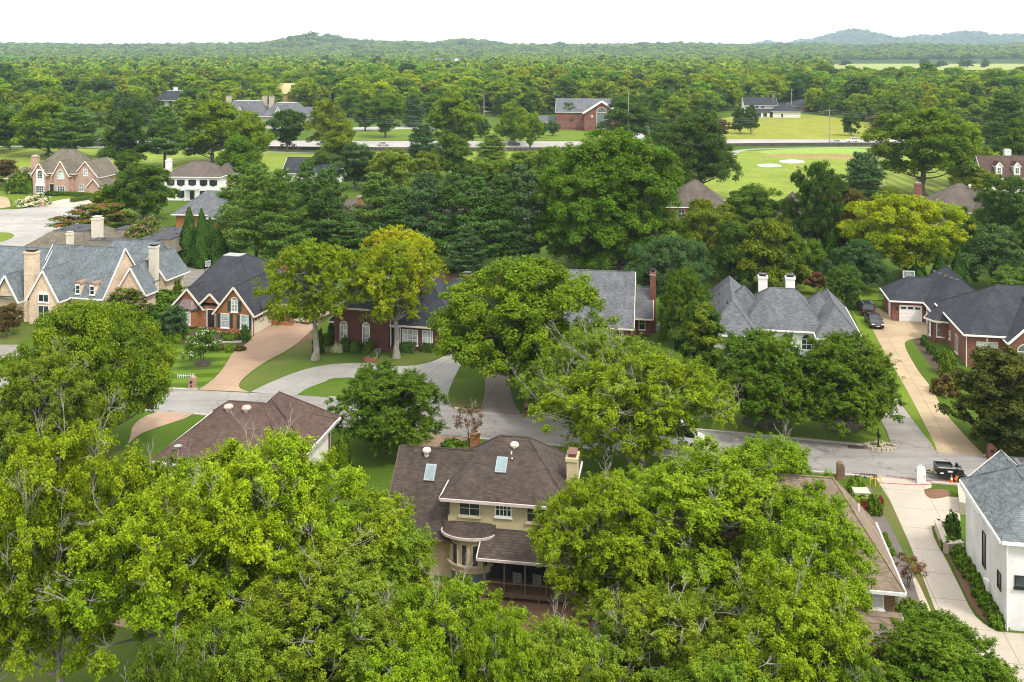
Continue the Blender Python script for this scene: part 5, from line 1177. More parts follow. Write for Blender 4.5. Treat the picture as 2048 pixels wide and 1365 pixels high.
T("crape_myrtle", 'crape', 0, 405, 733, 654, 72, 'M', .10, "small white-flowering tree in a mulch ring on the striped lawn", cat="small tree")
T("crape_myrtle", 'crape', 2, 248, 650, 572, 95, 'M', .25, "faded pink-flowering tree before the buff brick house", cat="small tree")
T("crape_myrtle", 'sparse', 0, 941, 893, 812, 62, 'R', .0, "sparse pink-flowering shrub beside the orange brick pier", cat="small tree")
T("crape_myrtle", 'sparse', 1, 1818, 1175, 1110, 72, 'R', .0, "crimson-flowering shrub beside the cream driveway", cat="small tree")
T("crape_myrtle", 'crape', 1, 1634, 592, 542, 46, 'R', .0, "pink-flowering small tree behind the white chimneys", cat="small tree")
T("crape_myrtle", 'crape', 3, 190, 462, 406, 148, 'O', .0, "wide red-flowering tree beside the cul-de-sac", cat="small tree")
T("crape_myrtle", 'crape', 2, 292, 515, 434, 98, 'O', .0, "dusty pink-flowering tree behind the buff house's steep roof", cat="small tree")
T("plum_tree", 'small', 0, 18, 672, 608, 60, 'R', .0, "dark reddish small tree by the buff house gable", cat="small tree")
T("plum_tree", 'small', 1, 10, 372, 318, 60, 'R', .0, "purple-leaved tree beside the pink brick house", cat="small tree")
T("olive_tree", 'small', 0, 345, 680, 610, 70, 'B', .0, "thin grey-green little tree before the copper bay", cat="small tree")
T("small_tree", 'maple', 1, 1692, 612, 527, 76, 'Q', .0, "grey-green small tree with a thick trunk behind the white chimneys")
T("oak_tree", 'oak', 1, 1718, 582, 476, 118, 'B', .0, "blue-green rounded tree behind the grey-green small tree")
# pines behind the middle houses
for i, (cx, by, ty, wp, t) in enumerate([(470,505,345,95,'Q'),(512,540,322,115,'Q'),(562,545,335,105,'Q'),(612,520,318,95,'P'),(655,530,330,110,'P'),(752,520,342,125,'Q'),(800,530,372,115,'P'),(850,530,338,112,'B'),(905,535,345,112,'P'),(952,545,350,125,'P'),(1002,542,342,112,'P'),(1042,540,325,110,'B'),(935,560,450,80,'B'),(700,540,440,100,'P')]):
    T("pine_tree", 'pine', i % 3, cx, by, ty, wp, t, .1*(i in (0, 5)), ["pale green pine nearest the arborvitae","tall pine with bare leaning trunk","pine beside the one with a leaning trunk","dark pine left bare at the foot","dense pine screening the brown-roofed house","broad light green pine behind the golden tree","dark pine above the charcoal roofs","blue-green pine in the middle of the pine row","tall dark pine in the pine row beside the blue-green one","wide dark pine over the pine straw bed","pine next to the giant sycamore","blue-green pine against the giant sycamore","short blue-green pine above the dark brick house","low dark pine at the brown-roofed house"][i].replace("left bare at the foot", "with a bare foot"), "pines behind the middle houses")
T("sycamore_tree", 'giant', 0, 1158, 548, 300, 225, 'V', .04, "giant sycamore, the lower light green crown beside the pines")
T("sycamore_tree", 'giant', 1, 1238, 545, 254, 255, 'V', .02, "giant sycamore towering over every other tree")
T("oak_tree", 'oak', 1, 1382, 398, 222, 212, 'D', .05, "very dark wide oak between the sycamore and the golf course")
T("oak_tree", 'field', 0, 1845, 392, 211, 218, 'M', .30, "tall tree with a long bare trunk on the striped golf rough")
T("oak_tree", 'mid', 1, 1925, 372, 235, 115, 'E', .35, "yellow-green tree beside the long-trunked golf course tree")
T("golden_tree", 'oak', 3, 1808, 565, 383, 222, 'Y', .9, "golden wide-crowned tree behind the basketball hoop")
T("dark_tree", 'oak', 2, 1634, 528, 318, 125, 'D', .05, "tall dark oval tree beside the putting green")
T("brown_tree", 'maple', 1, 1697, 530, 372, 110, 'R', .2, "brownish tree between the dark oval tree and golden tree")
T("spruce_tree", 'spruce', 0, 1727, 415, 303, 92, 'B', .0, "blue-green spruce at the edge of the golf course")
MID = [(1425,560,415,120,'O',"olive tree behind the blue-green tree"),(1470,578,440,110,'D',"dark hedge tree behind the white house's roof"),(1535,585,432,130,'O',"brownish green tree above the grey roofs"),(1592,580,462,95,'M',"dark bushy tree above the white chimneys"),
 (1512,478,365,125,'M',"rounded mid green tree before the hidden steep roof"),(1448,485,405,85,'O',"olive tree below the plum-brown roof"),(1400,520,395,90,'O',"brown-green tree beside the giant sycamore"),(1575,520,420,90,'O',"small olive tree by the steep roof"),
 (1955,405,332,98,'O',"dark olive magnolia before the white dormers"),(1924,525,412,92,'D',"dark magnolia under the brown hipped roof"),(1988,578,446,130,'B',"blue-green round tree behind the charcoal roofs"),(2030,625,532,100,'Q',"grey-green tree behind the red brick house"),
 (2020,480,350,110,'D',"dark tree beside the house with dormers"),(1965,470,415,80,'Q',"pale tree below the brown hipped roof"),(2050,560,430,110,'D',"dark tree at the end of the garage house"),(1770,420,372,70,'O',"low brown-green tree before the striped rough"),
 (285,442,324,125,'M',"large mid green tree between the pink house and white house"),(218,440,374,72,'E',"yellowing bush-like tree beside the pink brick house"),(255,350,300,60,'M',"tree behind the pink brick house"),
 (710,378,282,102,'B',"blue-green round tree by the slate roof"),(782,385,296,112,'O',"orange-tinged olive tree behind the pines"),(905,362,264,80,'M',"round tree before the highway and dark car"),(850,372,300,80,'O',"olive tree behind the pine row"),
 (1055,378,302,120,'L',"pale green willow-like tree behind the pines"),(985,372,312,100,'L',"pale feathery tree behind the pines near the highway"),(940,392,330,70,'D',"small dark tree behind the pale feathery trees"),(640,362,300,75,'M',"tree in front of the slate roof house"),
 (1110,400,290,90,'V',"light green tree behind the giant sycamore"),(1300,440,300,120,'M',"mid green tree behind the giant sycamore and oak")]
for i, (cx, by, ty, wp, t, lb) in enumerate(MID): T("garden_tree", 'mid', i, cx, by, ty, wp, t, .25 if t in 'OE' else .05, lb)
for i, (cx, by, ty, wp, t, lb) in enumerate([(378,530,413,46,'A',"tall arborvitae nearest the brick cottage wall"),(403,535,417,42,'A',"arborvitae second in the row from the cottage"),(420,528,434,40,'A',"arborvitae between two taller ones"),(436,534,455,48,'A',"low arborvitae nearest the pale driveway"),(460,530,470,45,'P',"short arborvitae beside the bare-trunked pine"),
    (1637,562,477,46,'A',"pointed evergreen before the dark oval tree"),(1665,545,458,50,'A',"taller pointed evergreen behind the other one"),(1837,577,505,44,'A',"cone-shaped evergreen nearest the basketball hoop"),(1880,580,505,42,'A',"cone-shaped evergreen above the garage roof"),(1918,582,494,42,'A',"tallest cone-shaped evergreen behind the garage roofs")]):
    T("arborvitae", 'cone', i % 2, cx, by, ty, wp, t, .0, lb, "cone-shaped evergreens", cat="conifer")
# along the highway
HW = [('mid',95,312,197,135,'E',"olive-golden tree beside the utility pole and highway"),('pine',150,318,212,110,'Q',"pine between the golden tree and the dark trees"),('mid',250,338,214,118,'D',"dark hanging tree beside the highway behind the pink house"),('pine',330,335,208,85,'Q',"pine beside the dark hanging tree"),
 ('mid',425,326,197,150,'E',"big golden-green tree in front of the mansion"),('mid',500,345,222,95,'E',"yellow-green tree beside the big golden-green one"),('mid',478,385,268,112,'V',"mid green tree before the highway nearer the white house"),('mid',574,304,217,76,'D',"dark round oak with a clear trunk by the highway"),
 ('mid',655,305,196,95,'O',"olive-gold tree beyond the highway"),('mid',680,335,245,90,'O',"yellow-olive tree on the near side of the highway"),('spruce',845,315,247,60,'B',"blue spruce beside the highway"),('mid',770,275,188,78,'M',"feathery pale tree on the church lawn"),('spruce',826,254,189,44,'B',"grey-blue spruce beyond the highway"),
 ('mid',905,297,180,112,'E',"tall yellow-green tree beside the highway before the woods"),('mid',1027,288,197,84,'E',"golden tree with leaning trunk beside the dark car"),('mid',1060,298,225,62,'E',"smaller leaning companion of the golden tree"),('spruce',985,318,268,60,'L',"small pale pine by the highway"),
 ('mid',962,275,235,38,'D',"small dark tree on the church lawn"),('mid',1078,276,238,30,'M',"young tree on the church lawn"),('mid',1105,272,240,32,'M',"young tree nearest the church wall"),('mid',1140,258,204,48,'D',"narrow dark tree before the church front"),('mid',1257,285,190,126,'D',"broad dark oak beside the arched church window"),
 ('mid',1350,265,192,80,'E',"yellow tree behind the dark church oak"),('mid',1340,330,240,110,'D',"dark tree behind the very dark oak"),('mid',1703,272,222,40,'D',"lone oval tree in the hay field"),('mid',1480,268,212,38,'D',"dark tree at the field corner, the nearer of a pair"),('mid',1502,268,208,34,'D',"dark tree at the field corner beside the white farmhouse"),
 ('mid',1440,275,238,42,'R',"rust-tinged small tree at the field corner"),('mid',1960,268,206,78,'L',"fresh bright green tree at the wood's edge"),('pine',2010,335,180,120,'P',"dark pine at the end of the highway"),('mid',2035,360,235,80,'M',"green tree before the house with dormers"),('mid',730,262,200,60,'M',"tree behind the silver car on the highway"),
 ('mid',1780,270,225,80,'R',"brownish tree at the wood's edge by the field"),('mid',1850,262,205,90,'M',"mid green tree at the wood's edge"),('mid',20,300,215,70,'M',"green tree behind the utility pole"),('mid',-30,310,200,120,'M',"broad green tree beside the highway at the picture's edge")]
for i, (kd, cx, by, ty, wp, t, lb) in enumerate(HW): T("roadside_pine" if kd in ('pine', 'spruce') else "roadside_tree", kd, i, cx, by, ty, wp, t, .35 if t in 'EO' else .05, lb) if kd != 'pine' and kd != 'spruce' else T("roadside_pine", kd, i % 2, cx, by, ty, wp, t, .0, lb)

# ------------------------------------------------------------------ woods across the highway
def yfront(x):
    return float(np.interp(x, [-400,0,600,860,1100,1270,1420,1440,1600,1640,1790,1830,2500], [262,262,250,236,240,243,258,222,220,230,256,268,268]))
CLEAR = [(302,374,206,250),(448,660,230,256),(540,602,200,240),(1060,1290,232,263),(1480,1605,215,240),(1578,1645,208,225),(640,1060,236,262)]
def open_ground(px, py):
    if py > yfront(px): return True
    if 1655 < px < 2065 and 123.5 < py < 143: return True
    if py > 180 and any(a < px < b and c < py < d for a, b, c, d in CLEAR): return True
    if 835 < px < 930 and 134 < py < 141: return True
    return False
rng = np.random.default_rng(5)
pts = []
D = 440.0
while D < 7000:
    sp = 15.0*max(1, (D/1400))**1.0
    x = -.62*D
    while x < .62*D:
        pts.append((x + rng.uniform(-.42, .42)*sp, D + rng.uniform(-.42, .42)*sp, sp)); x += sp
    D += sp*.9
pts = np.array(pts)
ppx = 1024 + pts[:,0]*F/pts[:,1]; ppy = HOR + CAMH*F/pts[:,1]
pts = pts[[not open_ground(a, b) for a, b in zip(ppx, ppy)]]
pz = hz(pts[:,0], pts[:,1]); pz[pts[:,1] < 2450] = 0
pts = pts[np.argsort(pts[:,1])]
PAL = [('M',.28,.05),('V',.20,.10),('E',.26,.55),('F',.06,.6),('D',.09,.0),('O',.07,.30),('L',.08,.10),('B',.05,0)]
pw = np.array([p[1] for p in PAL]); pw = pw/pw.sum()
clus = 6
def woodtint(x, y):
    k = (math.sin(x/47 + 1.3) + math.sin(y/61 + x/90))*.25 + rng.normal()*.42
    q = np.clip(.5 + .5*k, .001, .999); i = int(np.searchsorted(np.cumsum(pw), rng.random()*.6 + q*.4)); return PAL[min(i, len(PAL)-1)]
n_ind = 0; rest = []
inside = np.abs(ppx[0]*0 + 0)
for (x, y, sp) in pts:
    px = 1024 + x*F/y
    if n_ind < 165 and -20 < px < 2068:
        t, _, ye = woodtint(x, y); hgt = rng.uniform(10.5, 17.5); z = 0
        where = "left of the church" if px < 900 else ("around the church" if px < 1300 else ("beside the white farmhouse" if px < 1620 else "beyond the hay field"))
        where = {"left of the church": "between the mansion and church"}.get(where, where) if px > 450 else "around the slate-roofed villa"
        colr = dict(F="golden-green", M="mid green", V="fresh green", E="yellow-green", D="dark green", O="olive", L="light green", B="blue-green")[t]
        plant("woodland_tree", 'wood', int(rng.integers(5)), x, y, hgt, rng.uniform(10.5, 16), jit(TINT[t], .15), ye, f"{colr} tree at the front of the woods {where}", 'tree', f"{colr} woodland trees {where}")
        n_ind += 1
    else: rest.append((x, y, sp))
# a few single far trees, standing round the far meadow
far_src = []
for i, (px, py) in enumerate([(1848,133),(1880,134.5),(1925,133.5),(1935,136),(1970,135),(1690,131)]):
    x, y = G(px, py); r = plant("meadow_tree", 'far', i % 3, x, y, rng.uniform(13, 18), rng.uniform(22, 34), jit(TINT['D'], .1), 0, ["dark tree standing alone in the far meadow","dark tree beside the lone meadow tree","wide dark tree at the meadow's near edge","dark tree overlapping the wide meadow tree","low tree at the far end of the meadow","dark tree at the head of the far meadow"][i], 'tree', "trees round the far meadow")
    far_src.append(r.children[1] if r.children[0].name.startswith("trunk") else r.children[0])
src = []
for v in range(5): src.append(next(o for o in bpy.data.objects if o.data is not None and o.data == PROTO[('wood', v)]['crown']))
for v in range(3): src.append(next(o for o in bpy.data.objects if o.data is not None and o.data == PROTO[('far', v)]['crown']))
for yy in np.arange(7050, 9700, 60):
    for xx in np.arange(1500, 5600, 60): rest.append((xx + rng.uniform(-25, 25), yy + rng.uniform(-25, 25), 42))
rest = np.array(rest); n = len(rest)
rz_ = hz(rest[:,0], rest[:,1]); rz_[rest[:,1] < 2450] = 0
kind = np.where(rest[:,1] < 950, rng.integers(0, 5, n), 5 + rng.integers(0, 3, n))
tin = np.empty((n, 3)); yel = np.empty(n)
for i in range(n):
    t, _, ye = woodtint(rest[i,0], rest[i,1]); tin[i] = jit(mul(TINT[t], 1.22), .28); yel[i] = ye
nomW = np.array([s_['W'] for s_ in [PROTO[('wood', v)] for v in range(5)] + [PROTO[('far', v)] for v in range(3)]])
nomH = np.array([s_['H'] for s_ in [PROTO[('wood', v)] for v in range(5)] + [PROTO[('far', v)] for v in range(3)]])
wid = rng.uniform(10, 24, n)*np.clip(rest[:,2]/15, 1, 3)**.75; hei = 6 + .45*wid/np.clip(rest[:,2]/15, 1, 3)**.75 + rng.uniform(0, 6, n) + rng.normal(size=n)*1.0
hei = np.where(rng.random(n) < .05, hei*1.25, hei)
fpx = 1024 + rest[:,0]*F/rest[:,1]; low = (fpx > 1650) & (fpx < 2075) & (rest[:,1] > 950) & (rest[:,1] < 1800)
hei = np.where(low, np.minimum(hei, np.maximum(2.5, 38 - 43*rest[:,1]/1950)), hei); wid = np.where(low, np.minimum(wid, hei*1.5), wid)
me = bpy.data.meshes.new("forest"); me.vertices.add(n); me.vertices.foreach_set("co", np.column_stack([rest[:,0], rest[:,1], rz_]).astype(np.float32).ravel())
def addattr(nm, typ, arr, prop):
    a = me.attributes.new(nm, typ, 'POINT'); a.data.foreach_set(prop, np.ascontiguousarray(arr).ravel())
addattr("shape", 'INT', kind.astype(np.int32), "value"); addattr("leaf_tint", 'FLOAT_VECTOR', tin.astype(np.float32), "vector"); addattr("yellowing", 'FLOAT', yel.astype(np.float32), "value")
addattr("size", 'FLOAT_VECTOR', np.column_stack([wid/nomW[kind], wid/nomW[kind], hei/nomH[kind]]).astype(np.float32), "vector")
addattr("turn", 'FLOAT_VECTOR', np.column_stack([np.zeros(n), np.zeros(n), rng.uniform(0, 6.28, n)]).astype(np.float32), "vector")
me.update(); fo = tag(link("forest", me), kind='stuff')
ng = bpy.data.node_groups.new("forest_scatter", 'GeometryNodeTree')
ng.interface.new_socket("Geometry", in_out='INPUT', socket_type='NodeSocketGeometry'); ng.interface.new_socket("Geometry", in_out='OUTPUT', socket_type='NodeSocketGeometry')
gi = ng.nodes.new('NodeGroupInput'); go = ng.nodes.new('NodeGroupOutput'); jn = ng.nodes.new('GeometryNodeJoinGeometry')
mp_ = ng.nodes.new('GeometryNodeMeshToPoints'); ng.links.new(gi.outputs[0], mp_.inputs['Mesh'])
def nattr(nm, typ):
    a = ng.nodes.new('GeometryNodeInputNamedAttribute'); a.data_type = typ; a.inputs['Name'].default_value = nm; return a.outputs['Attribute']
for k, so_ in enumerate(src):
    cmp_ = ng.nodes.new('FunctionNodeCompare'); cmp_.data_type = 'INT'; cmp_.operation = 'EQUAL'
    ng.links.new(nattr("shape", 'INT'), cmp_.inputs[2]); cmp_.inputs[3].default_value = k
    oi = ng.nodes.new('GeometryNodeObjectInfo'); oi.transform_space = 'ORIGINAL'; oi.inputs['Object'].default_value = so_; oi.inputs['As Instance'].default_value = True
    ip = ng.nodes.new('GeometryNodeInstanceOnPoints')
    ng.links.new(mp_.outputs[0], ip.inputs['Points']); ng.links.new(cmp_.outputs[0], ip.inputs['Selection']); ng.links.new(oi.outputs['Geometry'], ip.inputs['Instance'])
    ng.links.new(nattr("size", 'FLOAT_VECTOR'), ip.inputs['Scale'])
    er = ng.nodes.new('FunctionNodeEulerToRotation'); ng.links.new(nattr("turn", 'FLOAT_VECTOR'), er.inputs[0]); ng.links.new(er.outputs[0], ip.inputs['Rotation'])
    ng.links.new(ip.outputs[0], jn.inputs[0])
ng.links.new(jn.outputs[0], go.inputs[0])
fo.modifiers.new("scatter", 'NODES').node_group = ng
print("forest", n, "individual", n_ind)

# ------------------------------------------------------------------ shrubs and hedges
BALL = [ballshrub(1), ballshrub(2, lumps=.12), ballshrub(3, 3000, .13, .16, None, 0, .9, .16)]
FLOWB = ballshrub(5, 7000, .075, .14, CREAMB, .42, .8, .12)
REDB = ballshrub(6, 4000, .09, .16, CRIM, .28, .8, .12)
def shrub(px, py, wpx, hpx, t, label, var=0, group="garden shrubs", flower=None, dy=1.0, name="shrub", rz=None):
    x, D = G(px, py); d = flower or BALL[var % 3]; wd_, hh = wpx*D/F, hpx*D/F
    r = empty(name, (x, D, 0), random.uniform(0, 6.28) if rz is None else rz, label, "shrub", group, (wd_, wd_*dy, hh*1.12))
    o = link("foliage", d['crown'], r); o['leaf_tint'] = [float(c) for c in jit(TINT[t], .1)]; o['yellowing'] = .1
    if d.get('blossom'): link("blossom", d['blossom'], r)
def hedge(px0, py0, px1, py1, wm, hm, t, label, group="clipped hedges"):
    a, b = G(px0, py0), G(px1, py1); L = math.hypot(b[0]-a[0], b[1]-a[1]); nn = max(1, round(L/1.6))
    rng_ = np.random.default_rng(int(px0)); m_ = int(L*700)
    side = rng_.random(m_); P = np.empty((m_, 3)); Nn = np.empty((m_, 3))
    u = rng_.uniform(-L/2, L/2, m_); top = side < .45
    P[:,0] = u; P[:,1] = np.where(top, rng_.uniform(-.5,.5,m_)*wm, np.where(side < .73, -wm/2, wm/2)) + rng_.normal(size=m_)*.05
    P[:,2] = np.where(top, hm, rng_.uniform(.05, hm, m_)) + rng_.normal(size=m_)*.04
    Nn[:] = np.where(top[:,None], [0,0,1], np.stack([np.zeros(m_), np.sign(P[:,1]), np.full(m_,.3)], 1)); Nn = unit(Nn + rng_.normal(size=(m_,3))*.4)
    Lf = .14*rng_.uniform(.6,1.4,m_); V, Fq = leaf_quads(rng_, P, Nn, Lf, Lf*.7)
    r = empty("hedge", ((a[0]+b[0])/2, (a[1]+b[1])/2, 0), math.atan2(b[1]-a[1], b[0]-a[0]), label, "hedge", group)
    o = link("foliage", npmesh("foliage", V, Fq, [BUSHL]), r); o['leaf_tint'] = [float(c) for c in TINT[t]]; o['yellowing'] = .05
    bb = MB(); bb.box(-L/2+.08, -wm/2+.1, 0, L/2-.08, wm/2-.1, hm-.1); bb.build("branches", BARKP, r)
SHR = [(690,702,20,26,'A',"clipped round shrub nearest the dark brick house corner",0),(709,705,18,22,'M',"clipped ball shrub below the first arched window",0),(735,706,16,20,'M',"clipped ball shrub between the arched windows",1),(662,690,14,42,'A',"upright dark shrub at the corner of the dark brick house",2),(637,706,20,44,'D',"tall dark shrub behind the bare grey trunk",2),(648,690,22,20,'E',"yellow-green bush beside the bare grey trunk",1),
 (741,704,14,24,'A',"narrow shrub beside the brick step",0),(893,694,22,46,'A',"columnar shrub at the far corner of the dark brick house",2),(722,698,22,12,'D',"low dark shrub below the second arched window",0),(746,716,14,10,'M',"small shrub beside the path",1),
 (447,676,12,11,'D',"low round shrub first under the orange house window",0),(458,678,12,12,'D',"low round shrub second under the orange house window",0),(473,680,14,13,'D',"larger low shrub under the green shutters",1),(490,682,16,30,'A',"pointed shrub at the garage corner",2),(322,680,26,34,'M',"leafy bush below the copper bay",2),(337,684,22,22,'M',"smaller leafy bush below the copper bay",2),(365,676,22,30,'E',"yellow-green shrub in the orange house bed",2),(355,686,18,18,'E',"low yellow shrub at the bed's edge",1),(459,704,14,14,'E',"spiky bright green plant in the stone bed",1),(436,700,20,12,'R',"reddish groundcover shrub in the stone bed",2),(480,700,20,8,'R',"low red-leaved shrub in the stone bed",2),
 (685,935,32,60,'E',"tall clipped bush beside the white house wall",0),(705,985,40,42,'E',"round clipped bush by the garden path",1),(905,898,40,18,'M',"low green shrub beside the peach driveway",2),(1692,996,1,1,'M',"tiny shrub",0),
 (1713,985,34,28,'E',"yellow-green round shrub near the brick pillar mailbox",1),(1722,1010,50,16,'O',"wide olive groundcover by the utility box",2),(1748,1028,28,36,'M',"green bush beside the dug garden bed",2),(1905,1078,28,50,'D',"dark upright shrub by the white brick house",2),(1770,1078,12,12,'E',"small grassy tuft in the grey mulch, farthest from the house",1),(1776,1092,12,12,'E',"small grassy tuft in the grey mulch, middle",1),(1785,1110,12,12,'E',"small grassy tuft in the grey mulch, nearest the red shrub",1),
 (1820,1225,30,26,'O',"olive bush beside the river stones",2),(1840,1262,70,42,'V',"bright green bush beside the driveway's end",2),(1800,1240,36,30,'M',"green bush beside the air conditioner",2),
 (1850,692,16,20,'D',"dark shrub below the brick turret",2),(1862,708,18,18,'D',"dark low shrub in the black mulch",1),(1880,724,20,20,'D',"dark shrub beside the side window",2),(1895,748,34,44,'M',"clipped cone-shaped bush at the brick house corner",0),(1893,788,46,40,'R',"brownish bush by the brick house drive",2),(1868,776,14,14,'L',"pale shrub at the driveway's edge",1),(1660,700,12,8,'D',"small dark shrub by the worn drive",0),
 (1326,680,14,34,'V',"clipped rounded hedge shrub beside the air conditioner",0),(1512,582,18,16,'D',"round clipped shrub behind the grey roof",0),
 (62,388,24,28,'M',"round shrub at the pink house's corner",0),(40,386,40,42,'M',"leafy bush beside the pink house",2),(53,386,20,34,'D',"dark bush beside the pink house chimney",2),(77,388,13,14,'A',"dark ball shrub before the white bay",0),(154,388,11,20,'A',"narrow shrub first beside the shuttered window",0),(163,388,11,15,'A',"ball shrub beside the shuttered window",0),(172,389,10,14,'A',"ball shrub nearest the pink house's side gable",0),(110,390,36,8,'D',"low shrub under the arched doorway",2),
 (70,404,1,1,'M',"tiny shrub",0),(330,604,46,22,'M',"long shrub beside the buff house wing",2),(300,640,30,30,'D',"dark bush below the white chimney",2),(352,588,22,26,'M',"bush at the corner of the buff house wing",2),(270,648,40,20,'A',"dark shrub under the pink-flowering tree",2),(315,620,34,24,'V',"green shrub between the buff and orange houses",2),
 (900,545,34,16,'D',"dark round shrub on the pine straw, nearest the trunks",0),(958,548,30,16,'D',"dark round shrub on the pine straw by the giant sycamore",0),(1635,600,20,14,'R',"reddish bush below the pink tree",2),(1708,620,16,24,'D',"dark shrub at the end of the worn drive",2)]
for s_ in SHR:
    if s_[2] < 5: continue
    shrub(*s_)
shrub(68, 411, 52, 22, 'V', "cream-flowering hydrangea bank on the cul-de-sac lawn", 0, "flowering shrubs", FLOWB, name="hydrangea")
shrub(675, 704, 22, 18, 'L', "pale flowering hydrangea beside the dark brick house", 0, "flowering shrubs", FLOWB, name="hydrangea")
shrub(1757, 892, 24, 10, 'M', "white flowers in the stone ring under the black mailbox", 0, "flowering shrubs", FLOWB, name="flower_clump")
shrub(1733, 1022, 24, 22, 'R', "red-flowering shrub beside the tan-brown roof", 0, "flowering shrubs", REDB, name="flower_clump")
shrub(1762, 1011, 10, 20, 'R', "small coral-flowering shrub beside the grass strip", 0, "flowering shrubs", REDB, name="flower_clump")
hedge(845, 702, 878, 704, 1.2, 1.0, 'A', "clipped box hedge nearest the dark house's far corner"); hedge(800, 703, 830, 705, 1.2, 1.0, 'A', "clipped box hedge below the wide window")
hedge(110, 390, 190, 396, 1.3, 1.0, 'M', "curving low hedge before the pink brick house"); hedge(143, 405, 185, 398, 1.3, .9, 'M', "short hedge between driveway and red-flowering tree"); hedge(450, 712-30, 470, 684, 1, .6, 'M', "small hedge under the orange house window")
for i in range(9):
    t = i/8; px = 1900 + 95*t**.8 + 4*math.sin(i*2); py = 1100 + 152*t
    shrub(px, py, 32, 26, 'M' if i % 2 else 'V', ["loose green bush by the retaining wall end","bush second along the white wall","bush below the tall black window","bush beside the meter box","red-tipped bush past the meter box","bush in the middle of the wall bed","spreading bush along the white wall","low bush near the corner downpipe","last bush at the white house corner"][i], 2, "bushes along the white brick wall")
# ------------------------------------------------------------------ cars
def paint(name, col): return plain(name, col, .28, .5, .0, var=.03)
RUB = plain("tyre_rubber", (.018,.018,.018), .9); RIM = plain("alloy_rim", (.42,.42,.43), .35, .5, .6)
LAMPR = plain("red_lamp_lens", (.35,.01,.012), .25); LAMPW = plain("clear_lamp_lens", (.7,.7,.68), .2); PLATE = plain("licence_plate", (.62,.62,.58), .5)
CARGL = glass("car_glass", (.025,.03,.035))
def car(name, label, cat, x, y, yaw, L=4.7, W_=1.84, H_=1.46, kind='sedan', col=None, group=None, z=.03):
    """Nose towards +x of its own axes before turning."""
    r = empty(name, (x, y, z), math.radians(yaw), label, cat, group)
    w2 = W_/2; belt = .62*H_
    if kind == 'sedan': st = [(-.5,.42,.66,.0),(-.48,.28,.95,.0),(-.36,.24,1.0,.0),(-.22,.24,1.0,1),(.02,.24,.98,1),(.20,.24,.95,.0),(.40,.26,.84,.0),(.48,.28,.70,.0),(.5,.36,.60,.0)]
    else: st = [(-.5,.42,.75,.0),(-.49,.30,1.02,.0),(-.45,.26,1.05,1),(-.2,.26,1.04,1),(.05,.26,1.02,1),(.22,.26,1.0,.0),(.42,.28,.92,.0),(.485,.30,.78,.0),(.5,.40,.66,.0)]
    k = H_/(1.46 if kind == 'sedan' else 1.72)*(1 if kind == 'sedan' else 1.0)
    b = MB(); rings = []
    for (t, zb, zt, _) in st:
        tx = t*L; ww = w2*(1 - .10*max(0, abs(t)-.36)/.14); zt = zt*k; zb = zb*k
        rings.append([(tx,-ww*.93,zb),(tx,-ww,(zb+zt)/2),(tx,-ww*.95,zt-.03),(tx,-ww*.78,zt+.02),(tx,ww*.78,zt+.02),(tx,ww*.95,zt-.03),(tx,ww,(zb+zt)/2),(tx,ww*.93,zb)])
    for A, B in zip(rings, rings[1:]):
        for i in range(8): b.poly([A[i], A[(i+1)%8], B[(i+1)%8], B[i]][::-1])
    b.poly(rings[0]); b.poly(rings[-1][::-1])
    # cabin
    if kind == 'sedan': cb = [(-.37,1.0,.86),(-.20,1.43,.70),(.03,1.46,.70),(.20,.95,.86)]
    elif kind == 'van': cb = [(-.5,1.0,.9),(-.48,1.95,.84),(.2,1.98,.84),(.38,1.0,.86)]
    else: cb = [(-.485,1.04,.88),(-.43,1.68,.72),(.05,1.72,.73),(.22,1.0,.88)]
    C4 = [[(t*L, sy*f*w2, z_*k) for sy in (-1, 1)] for (t, z_, f) in cb]
    b.poly([C4[1][0], C4[2][0], C4[2][1], C4[1][1]])                 # roof
    gl = MB()
    gl.poly([C4[0][1], C4[0][0], C4[1][0], C4[1][1]]); gl.poly([C4[2][1], C4[2][0], C4[3][0], C4[3][1]])
    gl.poly([C4[0][0], C4[3][0], C4[2][0], C4[1][0]]); gl.poly([C4[1][1], C4[2][1], C4[3][1], C4[0][1]])
    for sd in (0, 1):
        for a, c_ in ((0,1),(1,2),(2,3)): b.bar(C4[a][sd], C4[c_][sd], .09, .09)
        for f in ((.42,) if kind == 'sedan' else (.3,.62)):
            p = Vector(C4[0][sd]).lerp(Vector(C4[3][sd]), f); q = Vector(C4[1][sd]).lerp(Vector(C4[2][sd]), f); b.bar(p, q, .08, .08)
    bo = b.build("body", col, r, smooth=False); gl.build("window", CARGL, bo)
    for sx in (-.30, .31):
        for sy in (-1, 1):
            wv = MB(); n = 14; rr = .34*k; cx, cy = sx*L, sy*(w2-.09)
            wv.tube([(cx,cy-.11,rr),(cx,cy+.11,rr)], rr, n); wh = wv.build("wheel", RUB, r)
            rv = MB(); rv.tube([(cx,cy+sy*.06,rr),(cx,cy+sy*.125,rr)], rr*.62, 10); rv.build("rim", RIM, wh)
    for sy in (-1, 1):
        q = MB(); q.box(.462*L, sy*w2*.66-.2, .60*k, .497*L, sy*w2*.66+.2, .74*k); q.build("headlight", LAMPW, r)
        q = MB(); q.box(-.503*L, sy*w2*.72-.18, .70*k, -.47*L, sy*w2*.72+.18, .90*k); q.build("taillight", LAMPR, r)
        q = MB(); q.box(.16*L-.08, sy*(w2+.02)-.1, .96*k, .16*L+.08, sy*(w2+.02)+.1, 1.1*k); q.build("mirror", col, r)
    q = MB(); q.box(-.508*L, -.26, .55*k, -.49*L, .26, .67*k); q.build("licence_plate", PLATE, r); q = MB(); q.box(.492*L, -.26, .42*k, .506*L, .26, .53*k); q.build("licence_plate", PLATE, r)
